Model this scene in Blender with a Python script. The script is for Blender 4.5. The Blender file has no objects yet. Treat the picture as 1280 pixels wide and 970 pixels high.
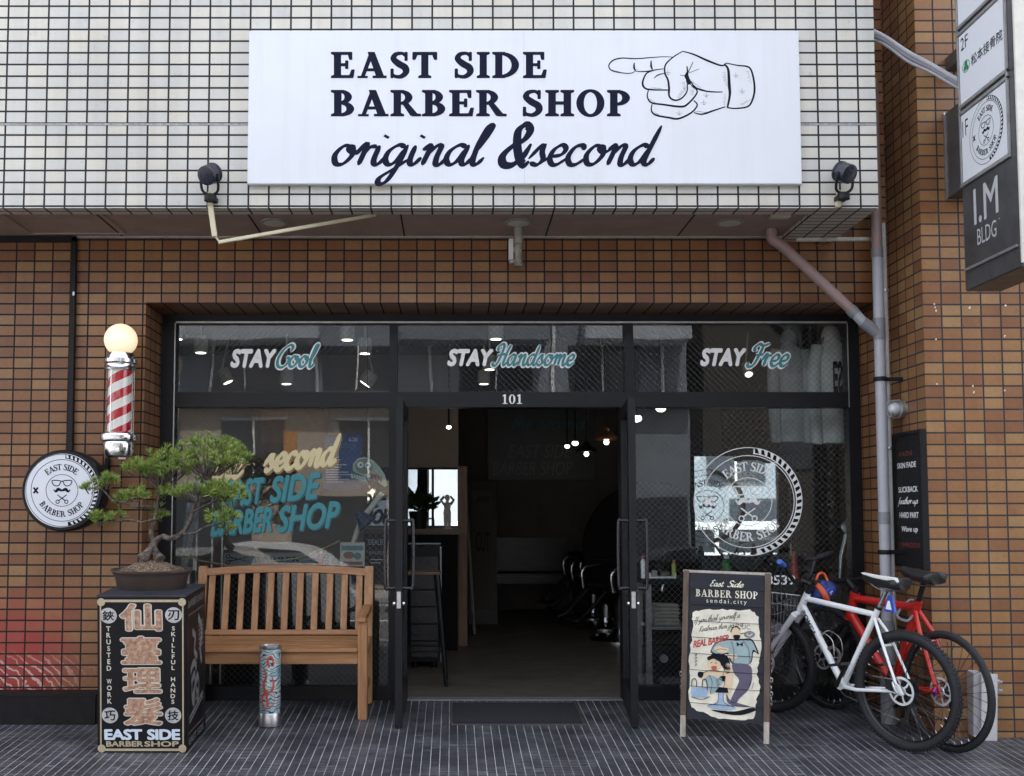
import bpy, bmesh, math, random
from mathutils import Vector, Matrix
from mathutils.geometry import tessellate_polygon
R = math.radians
random.seed(7)
SC = bpy.context.scene
COL = SC.collection
# ---------------------------------------------------------------- camera, sky, sun, exposure
CAM_H, TILT, FPX, CX, CY = 1.22, R(3.7), 1331.0, 565.0, 560.0
cam = bpy.data.cameras.new('camera'); cam_o = bpy.data.objects.new('camera', cam); COL.objects.link(cam_o)
cam.sensor_width = 36; cam.lens = FPX / 1280 * 36
cam.shift_x = (640 - CX) / 1280; cam.shift_y = (CY - 485) / 1280
cam.clip_start = .05; cam.clip_end = 1500
cam_o.location = (0, 0, CAM_H); cam_o.rotation_euler = (R(90) + TILT, 0, 0)
SC.camera = cam_o
SUN_EL, SUN_AZ = R(60), R(14)          # the sun stands behind the shop: its front is in shade, the far side of the street is lit
W = bpy.data.worlds.new('World'); SC.world = W; W.use_nodes = True
nt = W.node_tree; bg = nt.nodes['Background']
sky = nt.nodes.new('ShaderNodeTexSky'); sky.sky_type = 'NISHITA'; sky.sun_disc = False
sky.sun_elevation = SUN_EL; sky.sun_rotation = SUN_AZ; sky.air_density = 1.0; sky.dust_density = 2.5; sky.ozone_density = 1.0
hs = nt.nodes.new('ShaderNodeHueSaturation'); hs.inputs['Saturation'].default_value = .3; nt.links.new(sky.outputs[0], hs.inputs['Color'])   # camera white balance for open shade
nt.links.new(hs.outputs[0], bg.inputs[0]); bg.inputs[1].default_value = .15
sun = bpy.data.lights.new('sun', 'SUN'); sun.energy = 3.6; sun.angle = R(.53); sun.color = (1, .95, .88)
sun_o = bpy.data.objects.new('sun', sun); COL.objects.link(sun_o)
sd = Vector((math.sin(SUN_AZ) * math.cos(SUN_EL), math.cos(SUN_AZ) * math.cos(SUN_EL), math.sin(SUN_EL)))
sun_o.rotation_euler = sd.to_track_quat('Z', 'Y').to_euler()
SC.view_settings.view_transform = 'Standard'; SC.view_settings.look = 'None'
SC.view_settings.exposure = 2.36; SC.view_settings.gamma = 1; SC.view_settings.use_curve_mapping = False
SC.render.engine = 'CYCLES'
cy = SC.cycles
cy.use_denoising = True; cy.max_bounces = 9; cy.diffuse_bounces = 4; cy.glossy_bounces = 5
cy.transparent_max_bounces = 16; cy.transmission_bounces = 4; cy.caustics_reflective = False; cy.caustics_refractive = False
cy.sample_clamp_indirect = 6

# ---------------------------------------------------------------- where things stand
YW, YF, YP, YC = 6.81, 7.18, 6.31, 6.05   # brick wall, shop front, brick pier, canopy front
SLOPE = .075                              # the paved apron rises towards the shop
GA = math.atan(SLOPE)
def ray(u, v):
    a = (u - CX) / FPX; b = (CY - v) / FPX
    return Vector((a, math.cos(TILT) - b * math.sin(TILT), math.sin(TILT) + b * math.cos(TILT)))
C0 = Vector((0, 0, CAM_H))
def at(u, v, Y): d = ray(u, v); return C0 + d * (Y / d.y)
def atx(u, v, X): d = ray(u, v); return C0 + d * (X / d.x)
def atz(u, v, Z): d = ray(u, v); return C0 + d * ((Z - CAM_H) / d.z)
def gnd(u, v):
    d = ray(u, v); t = (SLOPE * -YF - CAM_H) / (d.z - SLOPE * d.y); return C0 + d * t
def gz(Y): return SLOPE * (Y - YF)
TILTM = Matrix.Rotation(GA, 4, 'X')

# ---------------------------------------------------------------- materials
class N:
    def __init__(s, name):
        s.m = bpy.data.materials.new(name); s.m.use_nodes = True; s.t = s.m.node_tree
        s.b = s.t.nodes['Principled BSDF']; s.out = s.t.nodes['Material Output']
    def n(s, kind, **kw):
        x = s.t.nodes.new('ShaderNode' + kind)
        for k, v in kw.items():
            if hasattr(x, k): setattr(x, k, v)
        return x
    def l(s, a, b): s.t.links.new(a, b)
    def math(s, op, a, b=None, c=None):
        x = s.n('Math', operation=op)
        for i, q in enumerate((a, b, c)):
            if q is None: continue
            if isinstance(q, (int, float)): x.inputs[i].default_value = q
            else: s.l(q, x.inputs[i])
        return x.outputs[0]
    def mix(s, f, a, b, mode='MIX'):
        x = s.n('Mix', data_type='RGBA', blend_type=mode)
        for i, q in ((0, f), (6, a), (7, b)):
            if isinstance(q, (int, float)): x.inputs[i].default_value = q
            elif isinstance(q, tuple): x.inputs[i].default_value = q if len(q) == 4 else q + (1,)
            else: s.l(q, x.inputs[i])
        return x.outputs[2]
    def ramp(s, f, stops, interp='LINEAR'):
        x = s.n('ValToRGB'); e = x.color_ramp; e.interpolation = interp
        while len(e.elements) < len(stops): e.elements.new(.5)
        for q, (p, c) in zip(e.elements, stops): q.position = p; q.color = c + (1,) if len(c) == 3 else c
        s.l(f, x.inputs[0]); return x.outputs[0]
    def noise(s, scale, vec=None, detail=4, rough=.6):
        x = s.n('TexNoise'); x.inputs['Scale'].default_value = scale; x.inputs['Detail'].default_value = detail
        x.inputs['Roughness'].default_value = rough
        if vec is not None: s.l(vec, x.inputs['Vector'])
        return x.outputs[0]
    def pos(s): return s.n('NewGeometry').outputs['Position']
    def obj(s): return s.n('TexCoord').outputs['Object']
    def bump(s, h, strength=.3, dist=.005):
        x = s.n('Bump'); x.inputs['Strength'].default_value = strength; x.inputs['Distance'].default_value = dist
        s.l(h, x.inputs['Height']); s.l(x.outputs[0], s.b.inputs['Normal'])
    def set(s, **kw):
        for k, v in kw.items():
            i = s.b.inputs[k.replace('_', ' ')]
            if isinstance(v, (int, float)): i.default_value = v
            elif isinstance(v, tuple): i.default_value = v + (1,) if len(v) == 3 else v
            else: s.l(v, i)
        return s
def plain(name, c, rough=.5, metal=0, var=.15, scale=14, bump=0, spec=.5):
    """a base colour with faint mottling and roughness wear"""
    q = N(name); p = q.obj(); f = q.noise(scale, p, 5, .65)
    lo = tuple(x * (1 - var) for x in c); hi = tuple(min(1, x * (1 + var)) for x in c)
    q.set(Base_Color=q.ramp(f, [(.3, lo), (.7, hi)]), Metallic=metal, Specular_IOR_Level=spec)
    r = q.math('MULTIPLY_ADD', q.noise(scale * 2.3, p), .3, rough - .15); q.set(Roughness=r)
    if bump: q.bump(q.noise(scale * 5, p), bump, .004)
    return q.m
def glow(name, c, s):
    q = N(name); q.set(Base_Color=c, Emission_Color=c, Emission_Strength=s, Roughness=.4); return q.m
def tile_mat(name, stops, mortar, phase, ph_side=(0, 0), rough=.35, red_patch=False, dirt=.25, ms=.0052, mott=.35):
    q = N(name); g = q.n('NewGeometry'); sx = q.n('SeparateXYZ'); q.l(g.outputs['Position'], sx.inputs[0])
    sn = q.n('SeparateXYZ'); q.l(g.outputs['True Normal'], sn.inputs[0])
    isx = q.math('GREATER_THAN', q.math('ABSOLUTE', sn.outputs[0]), .6); isz = q.math('GREATER_THAN', q.math('ABSOLUTE', sn.outputs[2]), .6)
    def comb(a, b, pa, pb):
        c = q.n('CombineXYZ'); q.l(q.math('SUBTRACT', a, pa - 50 * .118), c.inputs[0]); q.l(q.math('SUBTRACT', b, pb - 200 * .07), c.inputs[1]); return c.outputs[0]
    front = comb(sx.outputs[0], sx.outputs[2], phase[0], phase[1])
    side = comb(sx.outputs[1], sx.outputs[2], ph_side[0], phase[1])
    under = comb(sx.outputs[0], sx.outputs[1], phase[0], ph_side[1])
    v = q.mix(isz, q.mix(isx, front, side), under)
    b = q.n('TexBrick', offset=0, offset_frequency=1, squash=1)
    for k, x in (('Color1', (0, 0, 0, 1)), ('Color2', (1, 1, 1, 1)), ('Mortar', (.5, .5, .5, 1)), ('Scale', 1), ('Mortar Size', ms), ('Mortar Smooth', .12), ('Bias', 0), ('Brick Width', .118), ('Row Height', .07)):
        b.inputs[k].default_value = x
    q.l(v, b.inputs['Vector'])
    col = q.ramp(b.outputs['Color'], stops)
    n1 = q.noise(60, g.outputs['Position'], 4); n2 = q.noise(1.3, g.outputs['Position'], 5)
    col = q.mix(mott, col, q.ramp(n1, [(.3, (.55, .5, .46)), (.7, (1, 1, 1))]), 'MULTIPLY')
    col = q.mix(dirt, col, q.ramp(n2, [(.35, (.45, .42, .42)), (.62, (1, 1, 1))]), 'MULTIPLY')
    # streaks running down
    st = q.n('CombineXYZ'); q.l(q.math('MULTIPLY', q.math('ADD', sx.outputs[0], sx.outputs[1]), 9), st.inputs[0]); q.l(q.math('MULTIPLY', sx.outputs[2], .7), st.inputs[2])
    col = q.mix(dirt, col, q.ramp(q.noise(1, st.outputs[0], 3), [(.36, (.5, .48, .46)), (.56, (1, 1, 1))]), 'MULTIPLY')
    if red_patch:   # red patch mixed into the tile colour, low on the left
        a, b2 = at(0, 868, YW), at(78, 780, YW)
        nz = q.math('MULTIPLY', q.math('SUBTRACT', q.noise(9, g.outputs['Position'], 4), .5), .3)
        mx = q.n('MapRange'); q.l(q.math('ADD', sx.outputs[0], nz), mx.inputs[0]); mx.inputs[1].default_value = b2.x + .2; mx.inputs[2].default_value = b2.x - .15
        mz = q.n('MapRange'); q.l(q.math('ADD', sx.outputs[2], nz), mz.inputs[0]); mz.inputs[1].default_value = b2.z + .3; mz.inputs[2].default_value = b2.z - .1
        col = q.mix(q.math('MULTIPLY', q.math('MULTIPLY', mx.outputs[0], mz.outputs[0]), .9), col, (.3, .028, .025))
        mw = q.n('MapRange'); q.l(sx.outputs[2], mw.inputs[0]); mw.inputs[1].default_value = at(0, 812, YW).z; mw.inputs[2].default_value = at(0, 835, YW).z
        wv = q.n('TexWave', wave_type='BANDS', bands_direction='DIAGONAL'); wv.inputs['Scale'].default_value = 9; wv.inputs['Distortion'].default_value = 9; wv.inputs['Detail'].default_value = 3
        q.l(g.outputs['Position'], wv.inputs['Vector'])
        scr = q.math('GREATER_THAN', wv.outputs['Fac'], .85)
        col = q.mix(q.math('MULTIPLY', q.math('MULTIPLY', scr, mx.outputs[0]), q.math('MULTIPLY', mw.outputs[0], .8)), col, (.6, .42, .38))
    lime = q.ramp(q.noise(5.5, g.outputs['Position'], 6, .7), [(.6, mortar), (.8, tuple(min(.5, m_ * 3 + .03) for m_ in mortar))])
    col = q.mix(b.outputs['Fac'], col, lime)
    gl_ = q.ramp(q.noise(17, g.outputs['Position'], 5, .7), [(.62, (1, 1, 1)), (.74, (.55, .5, .47))]); col = q.mix(.5, col, gl_, 'MULTIPLY')
    q.set(Base_Color=col, Roughness=q.math('MULTIPLY_ADD', b.outputs['Fac'], .5, q.math('MULTIPLY_ADD', n1, .25, rough - .1)))
    h = q.math('ADD', q.math('SUBTRACT', 1, b.outputs['Fac']), q.math('MULTIPLY', n1, .12))
    q.bump(h, .55, .004)
    return q.m
def glass_mat(name, base=.02, wire=True, tint=(.9, .93, .93)):
    q = N(name); tr = q.n('BsdfTransparent'); tr.inputs[0].default_value = tint + (1,)
    gl = q.n('BsdfGlossy'); gl.inputs['Roughness'].default_value = .0; gl.inputs[0].default_value = (1, 1, 1, 1)
    wb_ = q.n('Bump'); wb_.inputs['Strength'].default_value = .045; wb_.inputs['Distance'].default_value = .02; q.l(q.noise(1.7, q.pos(), 1), wb_.inputs['Height']); q.l(wb_.outputs[0], gl.inputs['Normal'])
    fr = q.n('LayerWeight'); fr.inputs[0].default_value = .35
    f = q.math('ADD', q.math('MULTIPLY', fr.outputs['Fresnel'], .3), base)
    mx = q.n('MixShader'); q.l(f, mx.inputs[0]); q.l(tr.outputs[0], mx.inputs[1]); q.l(gl.outputs[0], mx.inputs[2])
    o = mx.outputs[0]
    if wire:
        s = q.n('SeparateXYZ'); q.l(q.pos(), s.inputs[0])
        def ln(sgn):
            a = q.math('ADD', s.outputs[0], q.math('MULTIPLY', s.outputs[2], sgn))
            return q.math('LESS_THAN', q.math('FRACT', q.math('MULTIPLY', q.math('ADD', a, 20), 1 / .042)), .026)
        w = q.math('MAXIMUM', ln(1.0), ln(-1.0))
        wb = q.n('BsdfPrincipled'); wb.inputs['Base Color'].default_value = (.16, .16, .165, 1); wb.inputs['Metallic'].default_value = .4; wb.inputs['Roughness'].default_value = .5
        m2 = q.n('MixShader'); q.l(w, m2.inputs[0]); q.l(o, m2.inputs[1]); q.l(wb.outputs[0], m2.inputs[2]); o = m2.outputs[0]
    q.l(o, q.out.inputs[0]); return q.m
def wood(name, a, b, axis=0, scale=1, rough=.5, coat=0):
    q = N(name); mp = q.n('Mapping'); q.l(q.obj(), mp.inputs[0])
    sc = [22 * scale] * 3; sc[axis] = 1.6 * scale; mp.inputs['Scale'].default_value = sc
    f = q.noise(1.6, mp.outputs[0], 7, .65); g = q.noise(5, q.obj(), 3)
    c = q.mix(.3, q.ramp(f, [(.3, a), (.68, b)]), q.ramp(g, [(.3, (.6, .55, .5)), (.7, (1, 1, 1))]), 'MULTIPLY')
    q.set(Base_Color=c, Roughness=rough, Coat_Weight=coat); q.bump(f, .25, .003); return q.m

# ---------------------------------------------------------------- mesh building
def cr(pts, seg=6, closed=False):
    """smooth curve through points"""
    P = [Vector(p) for p in pts]; n = len(P)
    if n < 3: return P
    out = []
    for i in range(n if closed else n - 1):
        a, b, c, d = (P[(i - 1) % n], P[i], P[(i + 1) % n], P[(i + 2) % n]) if closed else (P[max(i - 1, 0)], P[i], P[i + 1], P[min(i + 2, n - 1)])
        for k in range(seg):
            t = k / seg
            out.append(.5 * ((2 * b) + (c - a) * t + (2 * a - 5 * b + 4 * c - d) * t * t + (3 * b - a - 3 * c + d) * t ** 3))
    if not closed: out.append(P[-1])
    return out
class MB:
    def __init__(s): s.v = []; s.f = []; s.m = []; s.c = 0
    def add(s, vs, fs):
        o = len(s.v); s.v += [Vector(p) for p in vs]; s.f += [[i + o for i in f] for f in fs]; s.m += [s.c] * len(fs); return s
    def box(s, a, b, M=None):
        x0, y0, z0 = (min(a[i], b[i]) for i in range(3)); x1, y1, z1 = (max(a[i], b[i]) for i in range(3))
        vs = [Vector(p) for p in ((x0, y0, z0), (x1, y0, z0), (x1, y1, z0), (x0, y1, z0), (x0, y0, z1), (x1, y0, z1), (x1, y1, z1), (x0, y1, z1))]
        if M: vs = [M @ p for p in vs]
        return s.add(vs, [(0, 3, 2, 1), (4, 5, 6, 7), (0, 1, 5, 4), (1, 2, 6, 5), (2, 3, 7, 6), (3, 0, 4, 7)])
    def bar(s, p, q, w, h, up=(0, 0, 1)):
        """rectangular bar from p to q: w across, h along up"""
        p, q = Vector(p), Vector(q); d = (q - p).normalized(); u = Vector(up); sd_ = d.cross(u).normalized(); u = sd_.cross(d)
        vs = [c + sd_ * (w / 2 * a) + u * (h / 2 * b) for c in (p, q) for a, b in ((-1, -1), (1, -1), (1, 1), (-1, 1))]
        return s.add(vs, [(3, 2, 1, 0), (4, 5, 6, 7), (0, 1, 5, 4), (1, 2, 6, 5), (2, 3, 7, 6), (3, 0, 4, 7)])
    def tube(s, pts, r, n=10, cap=True, smooth=0):
        P = cr(pts, smooth) if smooth else [Vector(p) for p in pts]
        if isinstance(r, (int, float)): rr = [r] * len(P)
        elif len(r) == len(P): rr = list(r)
        else: rr = [r[min(int(i / (len(P) - 1) * (len(r) - 1)), len(r) - 2)] * (1 - (x := i / (len(P) - 1) * (len(r) - 1) - min(int(i / (len(P) - 1) * (len(r) - 1)), len(r) - 2))) + r[min(int(i / (len(P) - 1) * (len(r) - 1)), len(r) - 2) + 1] * x for i in range(len(P))]
        T = [(P[min(i + 1, len(P) - 1)] - P[max(i - 1, 0)]).normalized() for i in range(len(P))]
        u = T[0].orthogonal().normalized(); vs = []; fs = []
        for i, p in enumerate(P):
            u = (u - T[i] * u.dot(T[i])).normalized(); w = T[i].cross(u)
            vs += [p + (u * math.cos(2 * math.pi * k / n) + w * math.sin(2 * math.pi * k / n)) * rr[i] for k in range(n)]
        for i in range(len(P) - 1):
            for k in range(n): fs.append((i * n + k, i * n + (k + 1) % n, (i + 1) * n + (k + 1) % n, (i + 1) * n + k))
        if cap: fs += [tuple(range(n))[::-1], tuple(range((len(P) - 1) * n, len(P) * n))]
        return s.add(vs, fs)
    def lathe(s, prof, M=None, n=28, sx=1, sy=1):
        vs = []; fs = []; M = M or Matrix()
        for r_, z in prof:
            vs += [M @ Vector((r_ * sx * math.cos(2 * math.pi * k / n), r_ * sy * math.sin(2 * math.pi * k / n), z)) for k in range(n)]
        for i in range(len(prof) - 1):
            for k in range(n): fs.append((i * n + k, i * n + (k + 1) % n, (i + 1) * n + (k + 1) % n, (i + 1) * n + k))
        fs += [tuple(range(n))[::-1], tuple(range((len(prof) - 1) * n, len(prof) * n))]
        return s.add(vs, fs)
    def torus(s, M, RR, r, n=48, k=10, sq=1, a0=0, a1=2 * math.pi):
        vs = []; fs = []; full = abs(a1 - a0 - 2 * math.pi) < 1e-6; cnt = n if full else n + 1
        for i in range(cnt):
            a = a0 + (a1 - a0) * i / n
            for j in range(k):
                b = 2 * math.pi * j / k; q = RR + r * math.cos(b)
                vs.append(M @ Vector((q * math.cos(a), q * math.sin(a), r * sq * math.sin(b))))
        for i in range(n):
            for j in range(k): i2 = (i + 1) % cnt; fs.append((i * k + j, i2 * k + j, i2 * k + (j + 1) % k, i * k + (j + 1) % k))
        return s.add(vs, fs)
    def prism(s, poly, M, d):
        """2D outline in M's XY plane pushed d along M's Z"""
        n = len(poly); vs = [M @ Vector((p[0], p[1], 0)) for p in poly] + [M @ Vector((p[0], p[1], d)) for p in poly]
        tr = tessellate_polygon([[Vector((p[0], p[1], 0)) for p in poly]])
        fs = [tuple(t) for t in tr] + [tuple(i + n for i in t)[::-1] for t in tr] + [(i, (i + 1) % n, (i + 1) % n + n, i + n) for i in range(n)]
        return s.add(vs, fs)
    def ball(s, c, r, n=16, M=None):
        if isinstance(r, (int, float)): r = (r, r, r)
        c = Vector(c); k = n // 2; prof = [(math.sin(math.pi * i / k), -math.cos(math.pi * i / k)) for i in range(k + 1)]
        prof[0] = (1e-4, -1); prof[-1] = (1e-4, 1)
        T = Matrix.Translation(c) @ (M or Matrix()) @ Matrix.Diagonal((r[0], r[1], r[2], 1))
        return s.lathe(prof, T, n)
    def build(s, name, mat, parent=None, bevel=0, smooth=True, world=False, sharp=38, segs=2):
        me = bpy.data.meshes.new(name); vs = s.v
        if world and parent: inv = WM[parent.name].inverted(); vs = [inv @ p for p in vs]
        me.from_pydata(vs, [], s.f)
        mats = mat if isinstance(mat, (list, tuple)) else [mat]
        for m in mats: me.materials.append(m)
        me.polygons.foreach_set('material_index', s.m)
        bm = bmesh.new(); bm.from_mesh(me); bmesh.ops.recalc_face_normals(bm, faces=bm.faces)
        if bevel:
            es = [e for e in bm.edges if len(e.link_faces) == 2 and e.calc_face_angle(0) > .6]
            bmesh.ops.bevel(bm, geom=es, offset=bevel, segments=segs, affect='EDGES', clamp_overlap=True)
        bm.to_mesh(me); bm.free()
        if smooth:
            me.polygons.foreach_set('use_smooth', [True] * len(me.polygons)); me.set_sharp_from_angle(angle=R(sharp))
        return link(name, me, parent)
WM = {}
def link(name, me, parent=None):
    o = bpy.data.objects.new(name, me); COL.objects.link(o)
    if parent: o.parent = parent; WM[o.name] = WM[parent.name]
    else: WM[o.name] = Matrix()
    return o
def tag(o, label, cat, group=None):
    o['label'] = label; o['category'] = cat
    if group: o['group'] = group
    return o
def thing(name, label, cat, loc=(0, 0, 0), rot=None, group=None):
    o = bpy.data.objects.new(name, None); COL.objects.link(o); o.empty_display_size = .1
    M = Matrix.Translation(Vector(loc)) @ (rot or Matrix())
    o.location = loc; o.rotation_euler = (rot or Matrix()).to_euler(); WM[o.name] = M
    return tag(o, label, cat, group)
def struct(o): o['kind'] = 'structure'; return o
def solo(b, name, mat, label, cat, **k): return tag(b.build(name, mat, None, **k), label, cat)
def fat(gl, r, n=8):
    out = []
    for k in range(n):
        a = 2 * math.pi * k / n; out += [([(p[0] + r * math.cos(a), p[1] + r * math.sin(a), p[2] + k * .17) for p in vs], fs) for vs, fs in gl]
    return out
def copy_tree(o, parent=None):
    c = o.copy(); COL.objects.link(c); c.parent = parent
    for ch in list(o.children): copy_tree(ch, c)
    return c
def yaw(a): return Matrix.Rotation(a, 4, 'Z')
XA = Matrix.Rotation(R(90), 4, 'Y')    # lathe axis along X
YA = Matrix.Rotation(R(-90), 4, 'X')   # lathe axis along +Y
def T(*p): return Matrix.Translation(Vector(p))

# ---------------------------------------------------------------- lettering: flat marks laid on a surface
def ribbon(pts, w, seg=6, nib=None, closed=False):
    P = cr([(p[0], p[1], 0) for p in pts], seg, closed) if seg else [Vector((p[0], p[1], 0)) for p in pts]
    if closed: P.append(P[0].copy())
    n = len(P); vs = []; fs = []
    for i, p in enumerate(P):
        d = P[min(i + 1, n - 1)] - P[max(i - 1, 0)]
        if d.length < 1e-9: d = Vector((1, 0, 0))
        d.normalize(); q = Vector((-d.y, d.x, 0)); t = i / max(1, n - 1)
        if isinstance(w, (int, float)): ww = w
        else: j = t * (len(w) - 1); k = min(int(j), len(w) - 2); ww = w[k] * (1 - j + k) + w[k + 1] * (j - k)
        if nib is not None: ww *= .5 + .6 * abs(math.sin(math.atan2(d.y, d.x) - nib))
        if nib is not None and not closed and len(pts) > 2: ww *= min(1, .35 + 9 * min(t, 1 - t))
        for sg in (1, -1): vs.append((p.x + q.x * ww / 2 * sg, p.y + q.y * ww / 2 * sg, t * 2))
    for i in range(n - 1): fs.append((2 * i, 2 * i + 1, 2 * i + 3, 2 * i + 2))
    return vs, fs
def pol(pts, lay=0):
    tr = tessellate_polygon([[Vector((p[0], p[1], 0)) for p in pts]])
    return [(p[0], p[1], lay) for p in pts], [tuple(t) for t in tr]
def ell(cx, cy_, rx, ry=None, n=32, a0=0, a1=360):
    ry = rx if ry is None else ry
    return [(cx + rx * math.cos(R(a0 + (a1 - a0) * i / n)), cy_ + ry * math.sin(R(a0 + (a1 - a0) * i / n))) for i in range(n if a1 - a0 == 360 else n + 1)]
def ring(cx, cy_, r0, r1, a0=0, a1=360, n=48):
    vs = []; fs = []
    for i in range(n + 1):
        a = R(a0 + (a1 - a0) * i / n)
        vs += [(cx + r0 * math.cos(a), cy_ + r0 * math.sin(a), 0), (cx + r1 * math.cos(a), cy_ + r1 * math.sin(a), 0)]
    for i in range(n): fs.append((2 * i, 2 * i + 1, 2 * i + 3, 2 * i + 2))
    return vs, fs
def rect(x0, y0, x1, y1): return [(x0, y0), (x1, y0), (x1, y1), (x0, y1)]
def bowl(x, y0, y1, w, tk, th):
    """right-hand bowl of B, D, P, R"""
    cy_ = (y0 + y1) / 2; ry = (y1 - y0) / 2; vs = []; fs = []; n = 14
    for i in range(n + 1):
        a = R(-90 + 180 * i / n)
        vs += [(x + w * math.cos(a), cy_ + ry * math.sin(a), 0), (x + (w - tk) * math.cos(a), cy_ + (ry - th) * math.sin(a), 0)]
    for i in range(n): fs.append((2 * i, 2 * i + 2, 2 * i + 3, 2 * i + 1))
    return vs, fs
def oval(cx, cy_, rx, ry, tk, th):
    vs = []; fs = []; n = 28
    for i in range(n):
        a = 2 * math.pi * i / n
        vs += [(cx + rx * math.cos(a), cy_ + ry * math.sin(a), 0), (cx + (rx - tk) * math.cos(a), cy_ + (ry - th) * math.sin(a), 0)]
    for i in range(n): j = (i + 1) % n; fs.append((2 * i, 2 * j, 2 * j + 1, 2 * i + 1))
    return vs, fs
def stem(x, base=True, top=True, w=.19, s=.1):
    o = [pol(rect(x, 0, x + w, 1))]
    if base: o.append(pol([(x - s, 0), (x + w + s, 0), (x + w + s, .05), (x + w, .1), (x, .1), (x - s, .05)]))
    if top: o.append(pol([(x - s, 1), (x - s, .95), (x, .9), (x + w, .9), (x + w + s, .95), (x + w + s, 1)]))
    return o
def serif(ch):
    P = pol
    if ch == 'I': return stem(.1), .4
    if ch == 'E': return stem(.1) + [P(rect(.29, .92, .66, 1)), P([(.66, 1), (.56, .93), (.6, .72), (.66, .72)]), P(rect(.29, .47, .5, .55)), P([(.47, .36), (.53, .36), (.53, .66), (.47, .66)]), P(rect(.29, 0, .7, .08)), P([(.6, .07), (.7, 0), (.74, .3), (.67, .3)])], .76
    if ch == 'F': return stem(.1) + [P(rect(.29, .92, .64, 1)), P([(.64, 1), (.54, .93), (.58, .7), (.64, .7)]), P(rect(.29, .46, .5, .54)), P(rect(.47, .36, .53, .66))], .68
    if ch == 'T': return stem(.29, top=False) + [P(rect(.02, .91, .75, 1)), P([(.0, 1), (.0, .72), (.06, .72), (.13, .92)]), P([(.77, 1), (.77, .72), (.71, .72), (.64, .92)])], .78
    if ch == 'H': return stem(.1) + stem(.58) + [P(rect(.28, .46, .59, .55))], .88
    if ch == 'A': return [P([(.11, .04), (.2, .04), (.46, .86), (.4, 1)]), P([(.34, 1), (.53, 1), (.84, .04), (.62, .04)]), P(rect(.22, .27, .66, .35)), P([(.0, 0), (.3, 0), (.3, .05), (.0, .05)]), P(rect(.5, 0, .92, .06))], .93
    if ch == 'B': return stem(.1) + [bowl(.29, .48, 1, .33, .19, .08), bowl(.29, 0, .55, .4, .2, .085)], .76
    if ch == 'P': return stem(.1) + [bowl(.29, .42, 1, .39, .2, .08)], .74
    if ch == 'R': return stem(.1) + [bowl(.29, .45, 1, .36, .19, .08), P([(.36, .5), (.52, .5), (.82, .06), (.62, .02)]), P([(.66, 0), (.92, 0), (.92, .06), (.7, .09)])], .9
    if ch == 'D': return stem(.1) + [bowl(.24, 0, 1, .6, .2, .085)], .9
    if ch == 'O': return [oval(.43, .5, .42, .53, .19, .08)], .88
    if ch == 'C': return [ribbon([(.68, .72), (.5, .95), (.25, .9), (.1, .5), (.25, .1), (.5, .03), (.72, .22)], [.05, .09, .15, .2, .15, .08, .05])], .78
    if ch == 'S': return [ribbon([(.55, .82), (.42, .96), (.2, .92), (.13, .74), (.3, .55), (.5, .4), (.53, .2), (.36, .04), (.14, .07), (.07, .2)], [.06, .08, .12, .16, .21, .21, .16, .12, .08, .06]), P(rect(.51, .68, .57, 1)), P(rect(.05, 0, .11, .34))], .66
    if ch == 'L': return stem(.1) + [P(rect(.29, 0, .66, .08)), P([(.56, .07), (.66, 0), (.7, .3), (.63, .3)])], .7
    if ch == 'N': return stem(.1, w=.1) + stem(.62, base=False, w=.1) + [P([(.06, 1), (.24, 1), (.72, 0), (.6, 0)])], .84
    if ch == '1': return [P(rect(.2, .05, .4, 1)), P([(.04, .78), (.2, .84), (.3, 1), (.2, 1), (.04, .86)]), P(rect(.03, 0, .57, .08))], .6
    if ch == '0': return [oval(.36, .5, .35, .51, .2, .07)], .74
    if ch == '.': return [P(rect(.05, 0, .2, .15))], .28
    return [], .34
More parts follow.
